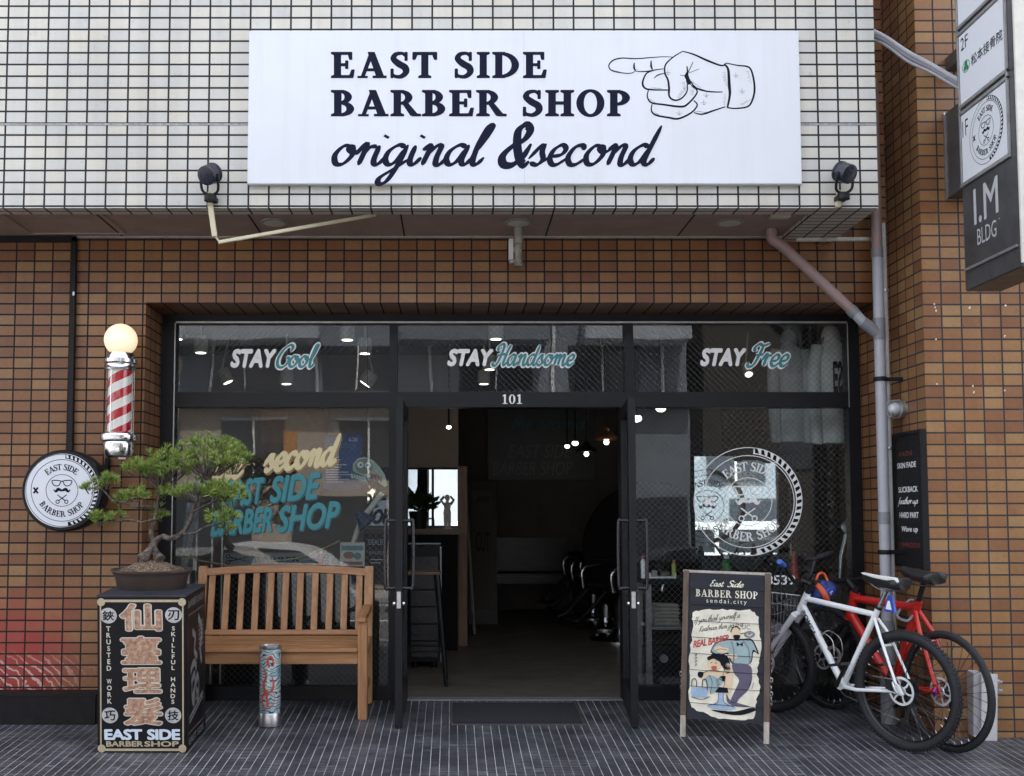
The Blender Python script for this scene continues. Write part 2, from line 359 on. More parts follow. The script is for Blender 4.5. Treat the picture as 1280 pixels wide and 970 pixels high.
CURS = {
 'o': ([[(.55, .95), (.25, .9), (.05, .5), (.2, .08), (.5, .08), (.72, .5), (.6, .9), (.5, .8), (.7, .62), (1, .75)]], .9),
 'n': ([[(0, .7), (.15, .95), (.24, .8), (.16, 0)], [(.18, .45), (.45, .9), (.65, .9), (.62, .4), (.68, .05), (.85, .05), (1.02, .35)]], .97),
 'm': ([[(0, .7), (.15, .95), (.24, .8), (.16, 0)], [(.18, .45), (.42, .9), (.58, .88), (.54, 0)], [(.56, .45), (.8, .9), (1, .9), (.97, .4), (1.03, .05), (1.2, .05), (1.37, .35)]], 1.32),
 'a': ([[(.68, .85), (.4, .97), (.1, .7), (.05, .3), (.25, .03), (.5, .2), (.7, .85)], [(.74, .98), (.66, .3), (.75, .05), (.9, .08), (1.04, .35)]], .98),
 'e': ([[(.05, .4), (.5, .5), (.62, .78), (.42, .97), (.15, .75), (.08, .35), (.25, .05), (.5, .05), (.85, .4)]], .78),
 'c': ([[(.6, .72), (.5, .95), (.2, .85), (.05, .4), (.22, .05), (.5, .05), (.82, .38)]], .74),
 'r': ([[(-.05, .5), (.18, 1.02), (.26, .85), (.2, 0)], [(.2, .45), (.4, .85), (.68, .9)]], .68),
 's': ([[(-.05, .3), (.35, 1.0), (.42, .62), (.55, .28), (.38, .02), (.05, .12)], [(.4, .03), (.8, .38)]], .74),
 'd': ([[(.66, .85), (.4, .97), (.1, .7), (.05, .3), (.25, .03), (.5, .2), (.7, .85)], [(.88, 1.9), (.66, .3), (.75, .05), (.9, .08), (1.04, .35)]], .98),
 'i': ([[(.08, .95), (.05, .3), (.14, .05), (.3, .08), (.46, .38)], [(.2, 1.32), (.24, 1.42)]], .44),
 'l': ([[(0, .35), (.32, 1.3), (.42, 1.85), (.26, 1.85), (.12, 1), (.12, .3), (.2, .04), (.36, .08), (.52, .38)]], .48),
 'g': ([[(.68, .85), (.4, .97), (.1, .7), (.05, .3), (.25, .03), (.5, .2), (.7, .85)], [(.74, .98), (.62, 0), (.42, -.75), (.15, -.9), (.1, -.6), (.55, -.15), (1.02, .35)]], .97),
 'h': ([[(.0, .5), (.3, 1.4), (.36, 1.85), (.22, 1.8), (.12, 0)], [(.14, .45), (.4, .9), (.6, .9), (.57, .4), (.63, .05), (.8, .05), (.96, .35)]], .92),
 't': ([[(.28, 1.5), (.12, .3), (.22, .04), (.4, .08), (.54, .35)], [(-.05, 1.0), (.5, 1.06)]], .5),
 'p': ([[(.15, .95), (.08, .4), (-.1, -.85)], [(.1, .5), (.35, .95), (.62, .8), (.6, .3), (.35, .03), (.1, .15)], [(.5, .08), (.75, .08), (.95, .35)]], .92),
 'y': ([[(.05, .9), (.05, .3), (.3, .05), (.6, .4), (.7, .95)], [(.7, .95), (.6, 0), (.4, -.7), (.15, -.85), (.1, -.55), (.6, -.1), (1, .35)]], .95),
 'u': ([[(.05, .9), (.05, .3), (.25, .03), (.5, .2), (.68, .95)], [(.68, .95), (.64, .3), (.72, .05), (.88, .08), (1, .35)]], .95),
 'k': ([[(.0, .5), (.3, 1.4), (.36, 1.85), (.22, 1.8), (.12, 0)], [(.55, .95), (.16, .5), (.5, .1), (.8, .3)]], .8),
 'f': ([[(.55, 1.7), (.35, 1.85), (.22, 1.2), (.1, -.6), (0, -.8)], [(0, .9), (.45, .95)]], .5),
 '&': ([[(1.25, 1.05), (1.05, .45), (.65, .02), (.2, .05), (.05, .45), (.35, .9), (.85, 1.25), (1.0, 1.7), (.72, 1.98), (.45, 1.7), (.55, 1.1), (.85, .4), (1.2, .0), (1.4, .2)]], 1.35),
 'C': ([[(.95, 1.3), (1.08, 1.7), (.8, 1.9), (.3, 1.5), (.02, .7), (.2, .08), (.65, .0), (1.0, .4), (.95, .8), (.7, .7)]], 1.1),
 'H': ([[(.05, 1.25), (-.05, 1.6), (.25, 1.9), (.5, 1.7), (.35, .6), (.1, 0), (-.2, .1), (-.15, .35)], [(1.15, 1.9), (.95, 1.2), (.82, .3), (.95, .02), (1.2, .35)], [(.05, .85), (.5, 1.0), (1.05, .95)]], 1.2),
 'F': ([[(.1, 1.2), (.0, 1.55), (.3, 1.85), (.7, 1.72), (1.2, 1.92)], [(.7, 1.74), (.5, .8), (.25, .08), (-.15, 0), (-.2, .3)], [(.3, .9), (.85, 1.0)]], .95),
 'R': ([[(.3, 1.8), (.1, 0)], [(.0, 1.6), (.5, 1.9), (.85, 1.5), (.4, 1.0), (.8, .1), (1.0, .2)]], 1.05),
 'I': ([[(.3, 1.8), (.1, 0)], [(0, 1.7), (.55, 1.85)], [(-.1, 0), (.35, .05)]], .6),
 'S': ([[(.75, 1.5), (.6, 1.85), (.2, 1.7), (.2, 1.2), (.6, .8), (.6, .2), (.2, 0), (-.1, .3)]], .85),
 'E': ([[(.75, 1.6), (.5, 1.85), (.2, 1.6), (.3, 1.1), (.5, 1.0), (.15, .8), (.0, .3), (.3, 0), (.7, .25)]], .85),
}
def cursive(s, w=.2, shear=.3, nib=R(35), gap=0):
    out = []; x = 0
    for i, ch in enumerate(s):
        st, adv = CURS.get(ch, ([], .5))
        for k, q in enumerate(st):
            pts = [(x + a + b * shear, b) for a, b in q]
            vs, fs = ribbon(pts, w * 1.25 if len(q) == 2 and ch == 'i' else w, 5, nib)
            out.append(([(a, b, c * .5 + k * 2 + (i % 3) * 3) for a, b, c in vs], fs))
        x += adv + gap
    return out
def seriftext(s, track=.06):
    out = []; x = 0
    for ch in s:
        g, adv = serif(ch)
        for k, (vs, fs) in enumerate(g): out.append(([(a + x, b, k + c * .2) for a, b, c in vs], fs))
        x += adv + track
    return out
_fc = {}
def sans(s, bold=0.0, shear=0.0, spacing=1.0):
    if bold > 0: return fat(sans(s, 0, shear, spacing), bold * .75, 8)
    key = (s, bold, shear, spacing)
    if key not in _fc:
        cu = bpy.data.curves.new('lettering', 'FONT'); cu.body = s; cu.offset = bold; cu.shear = shear; cu.space_character = spacing; cu.resolution_u = 3
        o = bpy.data.objects.new('lettering', cu); COL.objects.link(o)
        bpy.context.view_layer.update()
        me = o.evaluated_get(bpy.context.evaluated_depsgraph_get()).to_mesh()
        vs = [(p.co.x, p.co.y, 0) for p in me.vertices]; fs = [tuple(p.vertices) for p in me.polygons]
        o.evaluated_get(bpy.context.evaluated_depsgraph_get()).to_mesh_clear()
        bpy.data.objects.remove(o); bpy.data.curves.remove(cu); _fc[key] = [(vs, fs)]
    return _fc[key]
def bbox(gl):
    xs = [p[0] for vs, _ in gl for p in vs]; ys = [p[1] for vs, _ in gl for p in vs]
    return (min(xs), min(ys), max(xs), max(ys)) if xs else (0, 0, 1, 1)
class Mark:
    """coloured flat shapes on one surface; frame(x, y) gives the surface point, nrm the way out"""
    STEP = .0002
    def __init__(s, frame, nrm, lift=.0015): s.fr = frame; s.n = Vector(nrm).normalized(); s.l0 = lift; s.b = MB(); s.c = 0; s.lay = 0
    def put(s, gl):
        s.b.c = s.c
        for vs, fs in gl:
            s.b.add([s.fr(p[0], p[1]) + s.n * (s.l0 + s.lay * .0012 + (p[2] if len(p) > 2 else 0) * s.STEP) for p in vs], fs)
        return s
    def fit(s, gl, x0, y0, x1, y1, rise=0, grow=0):
        """place glyphs into a box; y0 is the bottom"""
        a, b, c, d = bbox(gl); kx = (x1 - x0) / max(c - a, 1e-6); ky = (y1 - y0) / max(d - b, 1e-6)
        return s.put([([(x0 + (p[0] - a) * kx, y0 + (p[1] - b) * ky + rise * (p[0] - a) * kx, p[2]) for p in vs], fs) for vs, fs in gl])
    def arc(s, glyphs, cx, cy_, r, h, mid, span, inside=False):
        """serif letters round a circle: mid angle in degrees, span degrees"""
        adv = [serif(c)[1] + .14 for c in glyphs]; tot = sum(adv); x = 0
        for ch, ad in zip(glyphs, adv):
            f = (x + (ad - .14) / 2) / tot - .5; x += ad
            a = mid - span * f if not inside else mid + span * f
            rot = R(a - 90 if not inside else a + 90)
            g, w = serif(ch); k = h; out = []
            ctr = (cx + r * math.cos(R(a)), cy_ + r * math.sin(R(a)))
            for i, (vs, fs) in enumerate(g):
                out.append(([(ctr[0] + ((p[0] - w / 2) * math.cos(rot) - (p[1] - .5) * math.sin(rot)) * k, ctr[1] + ((p[0] - w / 2) * math.sin(rot) + (p[1] - .5) * math.cos(rot)) * k, i + p[2] * .1) for p in vs], fs))
            s.put(out)
    def build(s, name, mats, parent, label=None):
        o = s.b.build(name, mats, parent, smooth=False, world=True)
        if label: o['label'] = label
        return o
def logo(m, cx, cy_, r, ink, paper, rope=True):
    """round barber emblem: rings, lettering, spectacles, moustache, crossed scissors"""
    m.c = ink; L = m.lay
    m.put([ring(cx, cy_, r * .84, r * .855)]); m.put([ring(cx, cy_, r * .43, r * .445)])
    m.put([ring(cx, cy_, r * .985, r * 1.0, 80, 280)])
    m.put([ring(cx, cy_, r * .88, r * 1.0, -80, 84)])
    m.c = paper; m.lay = L + 1
    for k in range(22):
        a = -76 + k * 7.3
        p = [(r * .9, a), (r * .985, a + 2.6), (r * .985, a + 5.6), (r * .9, a + 4.6)]
        m.put([pol([(cx + q * math.cos(R(b)), cy_ + q * math.sin(R(b))) for q, b in p])])
    m.c = ink; m.lay = L
    m.arc('EAST SIDE', cx, cy_, r * .645, r * .165, 90, 84)
    m.arc('BARBER SHOP', cx, cy_, r * .645, r * .165, 270, 118, True)
    for sg in (-1, 1):
        m.put([ribbon([(cx + sg * r * (.15 + .12 * x), cy_ + r * (.2 + .08 * y)) for x, y in ((-.9, .8), (.9, .9), (.85, -.2), (.3, -.9), (-.5, -.8), (-.9, .2))], r * .025, 4, closed=True)])
        m.put([ribbon([(cx, cy_ - r * .01), (cx + sg * r * .1, cy_ + r * .03), (cx + sg * r * .17, cy_ - r * .03), (cx + sg * r * .23, cy_ + r * .03)], [r * .05, r * .09, r * .06, r * .01])])
        m.put([ribbon([(cx + sg * r * .13, cy_ - r * .12), (cx - sg * r * .1, cy_ - r * .29)], r * .025, 0)])
        m.put([ring(cx - sg * r * .12, cy_ - r * .31, r * .035, r * .058, n=12)])
        m.put([ribbon([(cx - r * .72 - sg * r * .06, cy_ + r * .08), (cx - r * .72 + sg * r * .06, cy_ - r * .08)], r * .05, 0)])
    m.put([ribbon([(cx - r * .04, cy_ + r * .25), (cx + r * .04, cy_ + r * .25)], r * .025, 0)])
# ================================================================ materials in use
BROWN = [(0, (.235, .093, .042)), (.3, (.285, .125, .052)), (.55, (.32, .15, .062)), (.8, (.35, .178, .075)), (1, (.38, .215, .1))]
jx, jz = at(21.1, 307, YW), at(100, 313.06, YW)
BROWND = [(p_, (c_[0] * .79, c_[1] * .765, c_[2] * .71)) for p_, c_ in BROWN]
M_BRICK = tile_mat('brown_tile', BROWND, (.008, .007, .007), (jx.x, jz.z), (YW, 0), red_patch=True, dirt=.22)
px_, pz_ = at(1176.1, 363, YP), at(1200, 366.4, YP)
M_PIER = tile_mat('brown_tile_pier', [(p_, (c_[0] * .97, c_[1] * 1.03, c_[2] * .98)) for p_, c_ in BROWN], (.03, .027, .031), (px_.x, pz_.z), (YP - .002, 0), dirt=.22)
fx_, fz_ = at(86.4, 15, YC), at(100, 22.3, YC)
M_WHITE_TILE = tile_mat('white_tile', [(0, (.53, .53, .505)), (.5, (.58, .565, .52)), (1, (.615, .585, .51))], (.012, .013, .018), (fx_.x, fz_.z), (YC, YC), rough=.28, dirt=.17, ms=.0058, mott=.06)
M_FRAME = plain('dark_aluminium', (.007, .0075, .0095), .42, 0, .2, spec=.28)
M_BLACK = plain('black_paint', (.008, .008, .01), .5, 0, .25, spec=.25)
M_MATTE = plain('matte_black', (.007, .007, .008), .8, 0, .25, spec=.2)
M_WHITE = plain('white_paint', (.72, .72, .73), .4, 0, .06)
M_CHROME = plain('chrome', (.75, .76, .78), .16, 1, .05)
M_STEEL = plain('brushed_steel', (.5, .5, .52), .35, 1, .15, 30)
M_ALU = plain('dull_aluminium', (.45, .45, .46), .45, .8, .15)
M_SOFFIT = plain('brown_soffit', (.33, .245, .205), .7, 0, .12, 6, .05)
q = N('sign_panel'); s_ = q.n('SeparateXYZ'); q.l(q.pos(), s_.inputs[0]); c_ = q.n('CombineXYZ'); q.l(q.math('MULTIPLY', s_.outputs[0], 14), c_.inputs[0]); q.l(q.math('MULTIPLY', s_.outputs[2], .8), c_.inputs[2])
k_ = q.mix(1, q.ramp(q.noise(1, c_.outputs[0], 4), [(.33, (.965, .96, .95)), (.52, (1, 1, 1))]), q.ramp(q.noise(1.1, q.pos(), 4), [(.35, (.955, .955, .95)), (.6, (1, 1, 1))]), 'MULTIPLY')
q.set(Base_Color=q.mix(1, (.67, .7, .755), k_, 'MULTIPLY'), Roughness=.42); M_PANEL = q.m
M_NAVY = plain('navy_vinyl', (.006, .007, .026), .6, 0, .08, spec=.12)
M_INK = plain('black_ink', (.007, .008, .014), .6, 0, .1, spec=.12)
M_GLASS = glass_mat('wired_glass'); M_CLEAR = glass_mat('clear_glass', .05, False)
M_VWHITE = plain('white_vinyl', (.88, .88, .88), .5, 0, .03)
M_TEAL = plain('teal_vinyl', (.04, .24, .27), .5, 0, .05)
M_TEALD = plain('dark_teal_vinyl', (.02, .1, .12), .5, 0, .05)
M_CREAM = plain('cream_vinyl', (.68, .58, .33), .5, 0, .05)
M_CREAMD = plain('ochre_vinyl', (.3, .2, .08), .5, 0, .05)

# ================================================================ ground
def ground_mat():
    q = N('dark_paving_tile'); p = q.pos(); s = q.n('SeparateXYZ'); q.l(p, s.inputs[0])
    fx = q.math('FRACT', q.math('MULTIPLY', q.math('ADD', s.outputs[0], 40.018), 20))
    fy = q.math('FRACT', q.math('MULTIPLY', q.math('ADD', s.outputs[1], 40), 1 / .0275))
    jx_ = q.math('LESS_THAN', fx, .062); jy_ = q.math('LESS_THAN', fy, .2)
    ix = q.math('FLOOR', q.math('MULTIPLY', q.math('ADD', s.outputs[0], 40.018), 20)); iy = q.math('FLOOR', q.math('MULTIPLY', q.math('ADD', s.outputs[1], 40), 1 / .0275))
    c = q.n('CombineXYZ'); q.l(ix, c.inputs[0]); q.l(iy, c.inputs[1]); wn = q.n('TexWhiteNoise'); q.l(c.outputs[0], wn.inputs[0])
    n1 = q.noise(1.1, p, 6, .65); n2 = q.noise(30, p, 4)
    col = q.ramp(wn.outputs[0], [(0, (.034, .035, .043)), (.6, (.045, .046, .056)), (.97, (.058, .06, .07)), (1, (.11, .112, .12))])
    col = q.mix(.8, col, q.ramp(n1, [(.36, (.6, .58, .57)), (.5, (1, 1, 1)), (.66, (1.6, 1.62, 1.66))]), 'MULTIPLY')
    col = q.mix(q.math('MULTIPLY', jy_, .9), col, q.ramp(q.noise(4, p), [(.4, (.012, .012, .014)), (.5, (.1, .1, .105)), (.62, (.24, .24, .25))]))
    col = q.mix(jx_, col, q.ramp(q.noise(2.6, p, 4), [(.3, (.22, .22, .225)), (.6, (.55, .55, .57))]))
    vo = q.n('TexVoronoi'); vo.inputs['Scale'].default_value = 2.3; q.l(p, vo.inputs['Vector']); spot = q.math('LESS_THAN', vo.outputs['Distance'], q.math('MULTIPLY', n2, .09)); col = q.mix(q.math('MULTIPLY', spot, .7), col, (.02, .02, .021))
    col = q.mix(.55, col, q.ramp(q.noise(5, p, 6, .7), [(.4, (.6, .59, .58)), (.55, (1, 1, 1)), (.7, (1.25, 1.25, 1.28))]), 'MULTIPLY')
    q.set(Base_Color=col, Roughness=q.ramp(n1, [(.35, (.62,) * 3), (.65, (.4,) * 3)]), Specular_IOR_Level=.4)
    q.bump(q.math('ADD', q.math('MULTIPLY', q.math('MAXIMUM', jx_, jy_), -1), q.math('MULTIPLY', n2, .25)), .5, .003); return q.m
M_PAVE = ground_mat()
M_ASPH = plain('asphalt', (.11, .11, .112), .85, 0, .25, 30, .3)
M_CONC = plain('concrete', (.34, .33, .31), .85, 0, .15, 8, .15)
b = MB(); y0, y1 = -2.6, 7.5
b.add([(-9, y0, gz(y0)), (9, y0, gz(y0)), (9, y1, gz(y1) - .02), (9, YF, 0), (-9, YF, 0), (-9, y1, gz(y1) - .02)], [(0, 1, 3, 4)])
struct(b.build('pavement', M_PAVE, smooth=False))
RZ = gz(y0) - .13
b = MB(); b.box((-60, y0 - .15, RZ - .1), (60, y0 - .003, gz(y0) - .004)); struct(b.build('kerb', M_CONC, bevel=.01))
b = MB(); b.add([(-300, -300, RZ - .004), (300, -300, RZ - .004), (300, 300, RZ - .004), (-300, 300, RZ - .004)], [(0, 1, 2, 3)]); struct(b.build('ground', M_ASPH, smooth=False))
b = MB(); b.add([(-60, -11.5, RZ), (60, -11.5, RZ), (60, y0 - .15, RZ), (-60, y0 - .15, RZ)], [(0, 1, 2, 3)]); struct(b.build('road', M_ASPH, smooth=False))
b = MB()
for yy in (-3.3, -7.2, -10.9): b.add([(-60, yy, RZ + .004), (60, yy, RZ + .004), (60, yy + .15, RZ + .004), (-60, yy + .15, RZ + .004)], [(0, 1, 2, 3)])
struct(b.build('road_marking', M_VWHITE, smooth=False))
b = MB(); b.box((-60, -14.6, RZ), (60, -11.5, RZ + .13)); struct(b.build('far_pavement', M_CONC, bevel=.01))

# ================================================================ brick front wall with the shop opening
XL = at(181.5, 440, YW).x; XR = 2.77; XP = at(1161, 640, YP).x; ZL = at(600, 378, YW).z
ZT = 5.4
t = thing('brick_front_wall', 'brown stack-bonded tile wall around the shop front opening', 'wall', (0, YW, 0))
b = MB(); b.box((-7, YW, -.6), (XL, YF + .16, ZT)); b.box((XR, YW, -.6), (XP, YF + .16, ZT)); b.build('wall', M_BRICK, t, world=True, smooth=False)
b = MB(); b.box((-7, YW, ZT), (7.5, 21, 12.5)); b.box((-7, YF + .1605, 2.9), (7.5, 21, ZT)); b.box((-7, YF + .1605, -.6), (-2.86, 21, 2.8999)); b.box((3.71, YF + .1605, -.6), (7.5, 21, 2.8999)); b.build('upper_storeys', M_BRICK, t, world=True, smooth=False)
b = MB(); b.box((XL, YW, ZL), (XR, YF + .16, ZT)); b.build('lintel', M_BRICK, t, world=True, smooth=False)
t = thing('brick_pier', 'brown tiled pier standing forward beside the drainpipe', 'pier', (XP, YP, 0))
b = MB(); b.box((XP, YP, -.7), (7.5, YW - .001, 12.5)); b.box((XP, YW - .001, -.7), (7.5, YF + .16, ZT - .001)); b.build('wall', M_PIER, t, world=True, smooth=False)
random.seed(3)     # flaked spots of old filler on the tiles
for u, v in ((1169, 384), (1170, 388), (1170, 424), (1212, 385), (1216, 483), (1217, 490), (1257, 382), (1256, 420), (1171, 480), (1256, 488), (1168, 380)):
    p = at(u, v, YP - .002); pts = [(p.x + random.uniform(.3, 1) * .007 * math.cos(a), p.z + random.uniform(.2, 1.2) * .009 * math.sin(a)) for a in [k * math.pi / 4 for k in range(8)]]
    MB().prism(pts, Matrix(((1, 0, 0, 0), (0, 0, 1, YP - .0035), (0, 1, 0, 0), (0, 0, 0, 1))), .003).build('filler_patch', M_WHITE, t, world=True, smooth=False)

# ================================================================ white tiled canopy
CB = at(500, 260, YC).z; CXR = at(1096.5, 200, YC).x
t = thing('tiled_canopy', 'projecting white tiled canopy fascia over the shop front', 'canopy', (0, YC, CB))
b = MB(); b.box((-7, YC, CB), (CXR, YC + .13, ZT)); b.box((CXR - .33, YC + .13, CB), (CXR, YW, ZT)); b.build('fascia', M_WHITE_TILE, t, world=True, smooth=False)
b = MB(); SZ = CB + .035; b.box((-7, YC + .13, SZ), (CXR - .33, YW, SZ + .05)); so = b.build('soffit', M_SOFFIT, t, world=True, smooth=False)
for u0, v0, u1, v1 in ((119, 266, 151, 293), (311, 269, 327, 293), (501, 268, 506.5, 291.5), (691.5, 266, 683.4, 291), (870, 266, 848, 291)):
    p = atz(u0, v0, SZ); X = p.x; MB().box((X - .004, YC + .13, SZ - .003), (X + .004, YW - .0205, SZ - .0005)).build('joint', M_MATTE, so, world=True, smooth=False)
b = MB(); b.box((-7, YW - .02, SZ - .012), (CXR - .33, YW - .003, SZ - .001)); b.build('trim', M_ALU, so, world=True, smooth=False)
X0, X1 = atz(28, 285, SZ).x, atz(150, 285, SZ).x
b = MB()
for a, c in (((X0, YW - .1), (X1, YW - .085)), ((X0, YC + .16), (X1, YC + .175)), ((X0, YC + .175), (X0 + .015, YW - .1)), ((X1 - .015, YC + .175), (X1, YW - .1))): b.box((a[0], a[1], SZ - .01), (c[0], c[1], SZ - .0008))
b.build('access_hatch', M_SOFFIT, so, world=True, smooth=False)
for u in (343, 648, 912):
    p = atz(u, 277, SZ); b = MB(); M = T(p.x, p.y, SZ)
    b.lathe([(.085, -.001), (.088, -.008), (.07, -.011)], M, 32); d = b.build('downlight', M_CREAM if 0 else plain('downlight_rim', (.3, .28, .25), .5), t, world=True)
    b = MB(); b.lathe([(.064, -.0115), (.066, -.0135), (.02, -.0145)], M, 28); b.build('diffuser', plain('frosted_diffuser', (.55, .54, .48), .4, 0, .05), d, world=True)
p = at(500, 155.5, YC)
b = MB(); b.box((-7, YC - .003, p.z - .006), (CXR - .001, YC - .0005, p.z + .006)); b.build('sealant_joint', plain('grey_sealant', (.3, .31, .32), .8, 0, .4, 40), t, world=True, smooth=False)
p = atz(975, 268, SZ); b = MB(); b.box((p.x - .06, p.y - .02, SZ - .02), (p.x + .06, p.y + .035, SZ - .001)); b.build('junction_box', plain('cream_plastic', (.5, .47, .36), .5), t, world=True, bevel=.004)

# ================================================================ big name board
YS = YC - .045
a_, c_ = at(309, 230, YS), at(998.5, 38, YS)
t = thing('sign_board', 'long white name board with navy lettering and a pointing hand', 'sign', ((a_.x + c_.x) / 2, YS, a_.z))
b = MB(); b.box((a_.x, YS, a_.z), (c_.x, YC - .003, c_.z)); b.build('panel', M_PANEL, t, world=True, bevel=.004)
p = at(655, 100, YS); b = MB(); b.box((p.x - .0012, YS - .0004, a_.z + .004), (p.x + .0012, YS - .0001, c_.z - .004)); b.build('panel_joint', plain('joint_grey', (.5, .52, .56), .6), t, world=True, smooth=False)
def face(Y): return lambda x, y: at(x, -y, Y)      # 2D marks given in picture units, carried to the plane at Y
m = Mark(face(YS), (0, -1, 0), .0006)
m.fit(fat(seriftext('EAST SIDE', .11), .024, 6), 413.5, -98.5, 683.5, -64.5); m.fit(fat(seriftext('BARBER SHOP', .09), .024, 6), 413.5, -146.5, 787.5, -111.5)
m.build('lettering', M_NAVY, t)
m = Mark(face(YS), (0, -1, 0), .0006)
def run(m, s, w, x0, ytop, x1, ybase, xh, **kw):
    g = cursive(s, w, **kw); a, bq, c, d = bbox(g); k = (x1 - x0) / (c - a)
    return m.put([([(x0 + (q[0] - a) * k, -ybase + q[1] * xh, q[2]) for q in vs], fs) for vs, fs in g])
run(m, 'original', .25, 414, 0, 620, 206.5, 26); run(m, '&', .42, 622, 0, 668, 206.5, 25.5); run(m, 'second', .25, 660, 0, 828, 206.5, 26)
m.build('script_lettering', M_NAVY, t)
m = Mark(face(YS), (0, -1, 0), .0006)
def H(pts, w=1.3, **k): m.put([ribbon([(740 + x / 5.818, -50 - y / 5.818) for x, y in pts], [q for q in (w if isinstance(w, list) else [w * .6, w, w * 1.3, w, w * .7])], **k)])
H([(590, 125), (520, 122), (430, 128), (320, 136), (215, 132), (150, 150), (122, 190), (150, 225), (240, 242), (290, 240), (310, 228)])
H([(312, 226), (360, 230), (420, 226), (470, 216), (520, 210)]); H([(307, 165), (306, 200), (316, 226)], 2); H([(430, 150), (430, 190), (440, 216)], 2)
H([(445, 222), (395, 245), (368, 310), (385, 350), (440, 362), (558, 364)], 2); H([(450, 280), (480, 255), (530, 242)], 1.2)
H([(660, 82), (590, 125), (535, 180), (530, 240), (552, 290), (560, 350), (562, 410), (600, 438), (650, 425), (690, 375), (692, 320)], 2)
H([(660, 82), (740, 105), (840, 150), (940, 186), (975, 170)], 2); H([(410, 366), (402, 410), (430, 455), (520, 470), (650, 485), (700, 462), (755, 400), (762, 365), (720, 330)], 2)
H([(437, 465), (432, 510), (460, 545), (560, 565), (630, 572), (720, 530), (765, 475), (740, 440)], 2)
H([(700, 260), (715, 300), (760, 350), (830, 372), (890, 378), (950, 378)], 1.6); H([(690, 190), (695, 240), (690, 300), (705, 325)], 2); H([(735, 160), (700, 235)], 1.5); H([(640, 255), (690, 262)], 1.2); H([(780, 210), (705, 240)], 1)
H([(740, 528), (800, 540), (880, 515), (970, 485)], 1.8); H([(960, 175), (990, 215), (998, 330), (1002, 400), (985, 490)], 3)
H([(975, 168), (1060, 185), (1140, 198), (1170, 260), (1182, 360), (1165, 440), (1130, 485), (1040, 498), (980, 490)], 2)
m.put([pol([(740 + x / 5.818, -50 - y / 5.818) for x, y in ((670, 262), (690, 228), (702, 270), (722, 325), (700, 322), (688, 300))])])
random.seed(5)
for x, y, n_, dx, dy in ((640, 420, 9, 6, -9), (675, 310, 8, 1, 9), (730, 300, 9, 8, 6), (760, 345, 9, 13, 4), (970, 240, 9, 2, 12), (975, 400, 8, -1, 10), (1140, 230, 8, 3, 12), (1100, 470, 8, 8, -5), (760, 520, 9, 10, 1), (735, 400, 7, 2, -8), (440, 350, 6, 14, 1), (420, 430, 7, 8, 5), (450, 525, 7, 10, 5), (150, 218, 8, 11, 3), (320, 215, 4, 6, 1)):
    for k in range(n_):
        l_ = random.uniform(10, 34); ax, ay = x + dx * k, y + dy * k
        H([(ax, ay), (ax - l_ * .8, ay - l_ * .15)], [.3, .55, .25], seg=0)
for x, y in ((1045, 255), (1090, 370), (830, 400), (812, 455), (632, 530), (550, 235)):
    H([(x - 22, y), (x + 22, y + 3)], [.3, .7, .3], seg=0); H([(x, y - 20), (x + 2, y + 20)], [.3, .7, .3], seg=0); H([(x - 12, y + 12), (x + 14, y + 15)], [.3, .5, .3], seg=0)
m.build('hand_drawing', M_INK, t)

# ================================================================ shop front: frames, panes, doors
FX0, FX1 = at(205, 640, YF).x, at(1079, 640, YF).x
zf = lambda v: at(600, v, YF).z
xf = lambda u, v=640: at(u, v, YF).x
GT, TB, LT, GBm = zf(404), zf(490), zf(509), zf(858)     # glass top, transom bottom, lower glass top, lower glass bottom
t = thing('storefront', 'black framed glazed shop front with open double doors', 'storefront', (0, YF, 0))
b = MB(); d0, d1 = YF, YF + .1
xm = [xf(203), xf(216), xf(486), xf(496), xf(783), xf(794), xf(1064), xf(1080)]
b.box((XL + .001, d0 + .01, GT), (XR - .001, d1 + .01, ZL - .001))                        # head
b.box((XL + .001, d0, 0), (xm[1], d1, GT)); b.box((xm[6], d0, 0), (XR - .001, d1, GT))    # jambs
b.box((xm[1], d0, TB - (TB - LT)), (xm[2], d1, TB)); b.box((xm[5], d0, LT), (xm[6], d1, TB)); b.box((xm[2], d0, LT), (xm[5], d1, TB))
DX0, DX1 = xf(509.5), xf(776)
b.box((xm[2], d0, 0), (DX0, d1, LT)); b.box((DX1, d0, 0), (xm[5], d1, LT))
b.box((xm[2], d0, TB), (xm[3], d1, GT)); b.box((xm[4], d0, TB), (xm[5], d1, GT))
b.box((xm[1], d0 + .005, -.02), (xm[2], d1, GBm)); b.box((xm[5], d0 + .005, -.02), (xm[6], d1, GBm))
fr = b.build('frame', M_FRAME, t, world=True, bevel=.003)
b = MB(); b.box((xm[1], d0 - .006, GT), (xm[6], d0 + .009, GT + .012)); b.box((xm[1] - .008, d0 - .003, GBm), (xm[1], d0 - .0005, GT)); b.box((xm[6], d0 - .003, LT), (xm[6] + .006, d0 - .0005, GT)); b.build('bead', M_ALU, fr, world=True)
YG = YF + .04
def pane(name, x0, z0, x1, z1): return MB().box((x0, YG, z0), (x1, YG + .006, z1)).build(name, M_GLASS, t, world=True, smooth=False)
tp = [pane('transom_pane', xm[1], TB, xm[2], GT), pane('transom_pane', xm[3], TB, xm[4], GT), pane('transom_pane', xm[5], TB, xm[6], GT)]
wp = [pane('window_pane', xm[1], GBm, xm[2], LT), pane('window_pane', xm[5], GBm, xm[6], LT)]
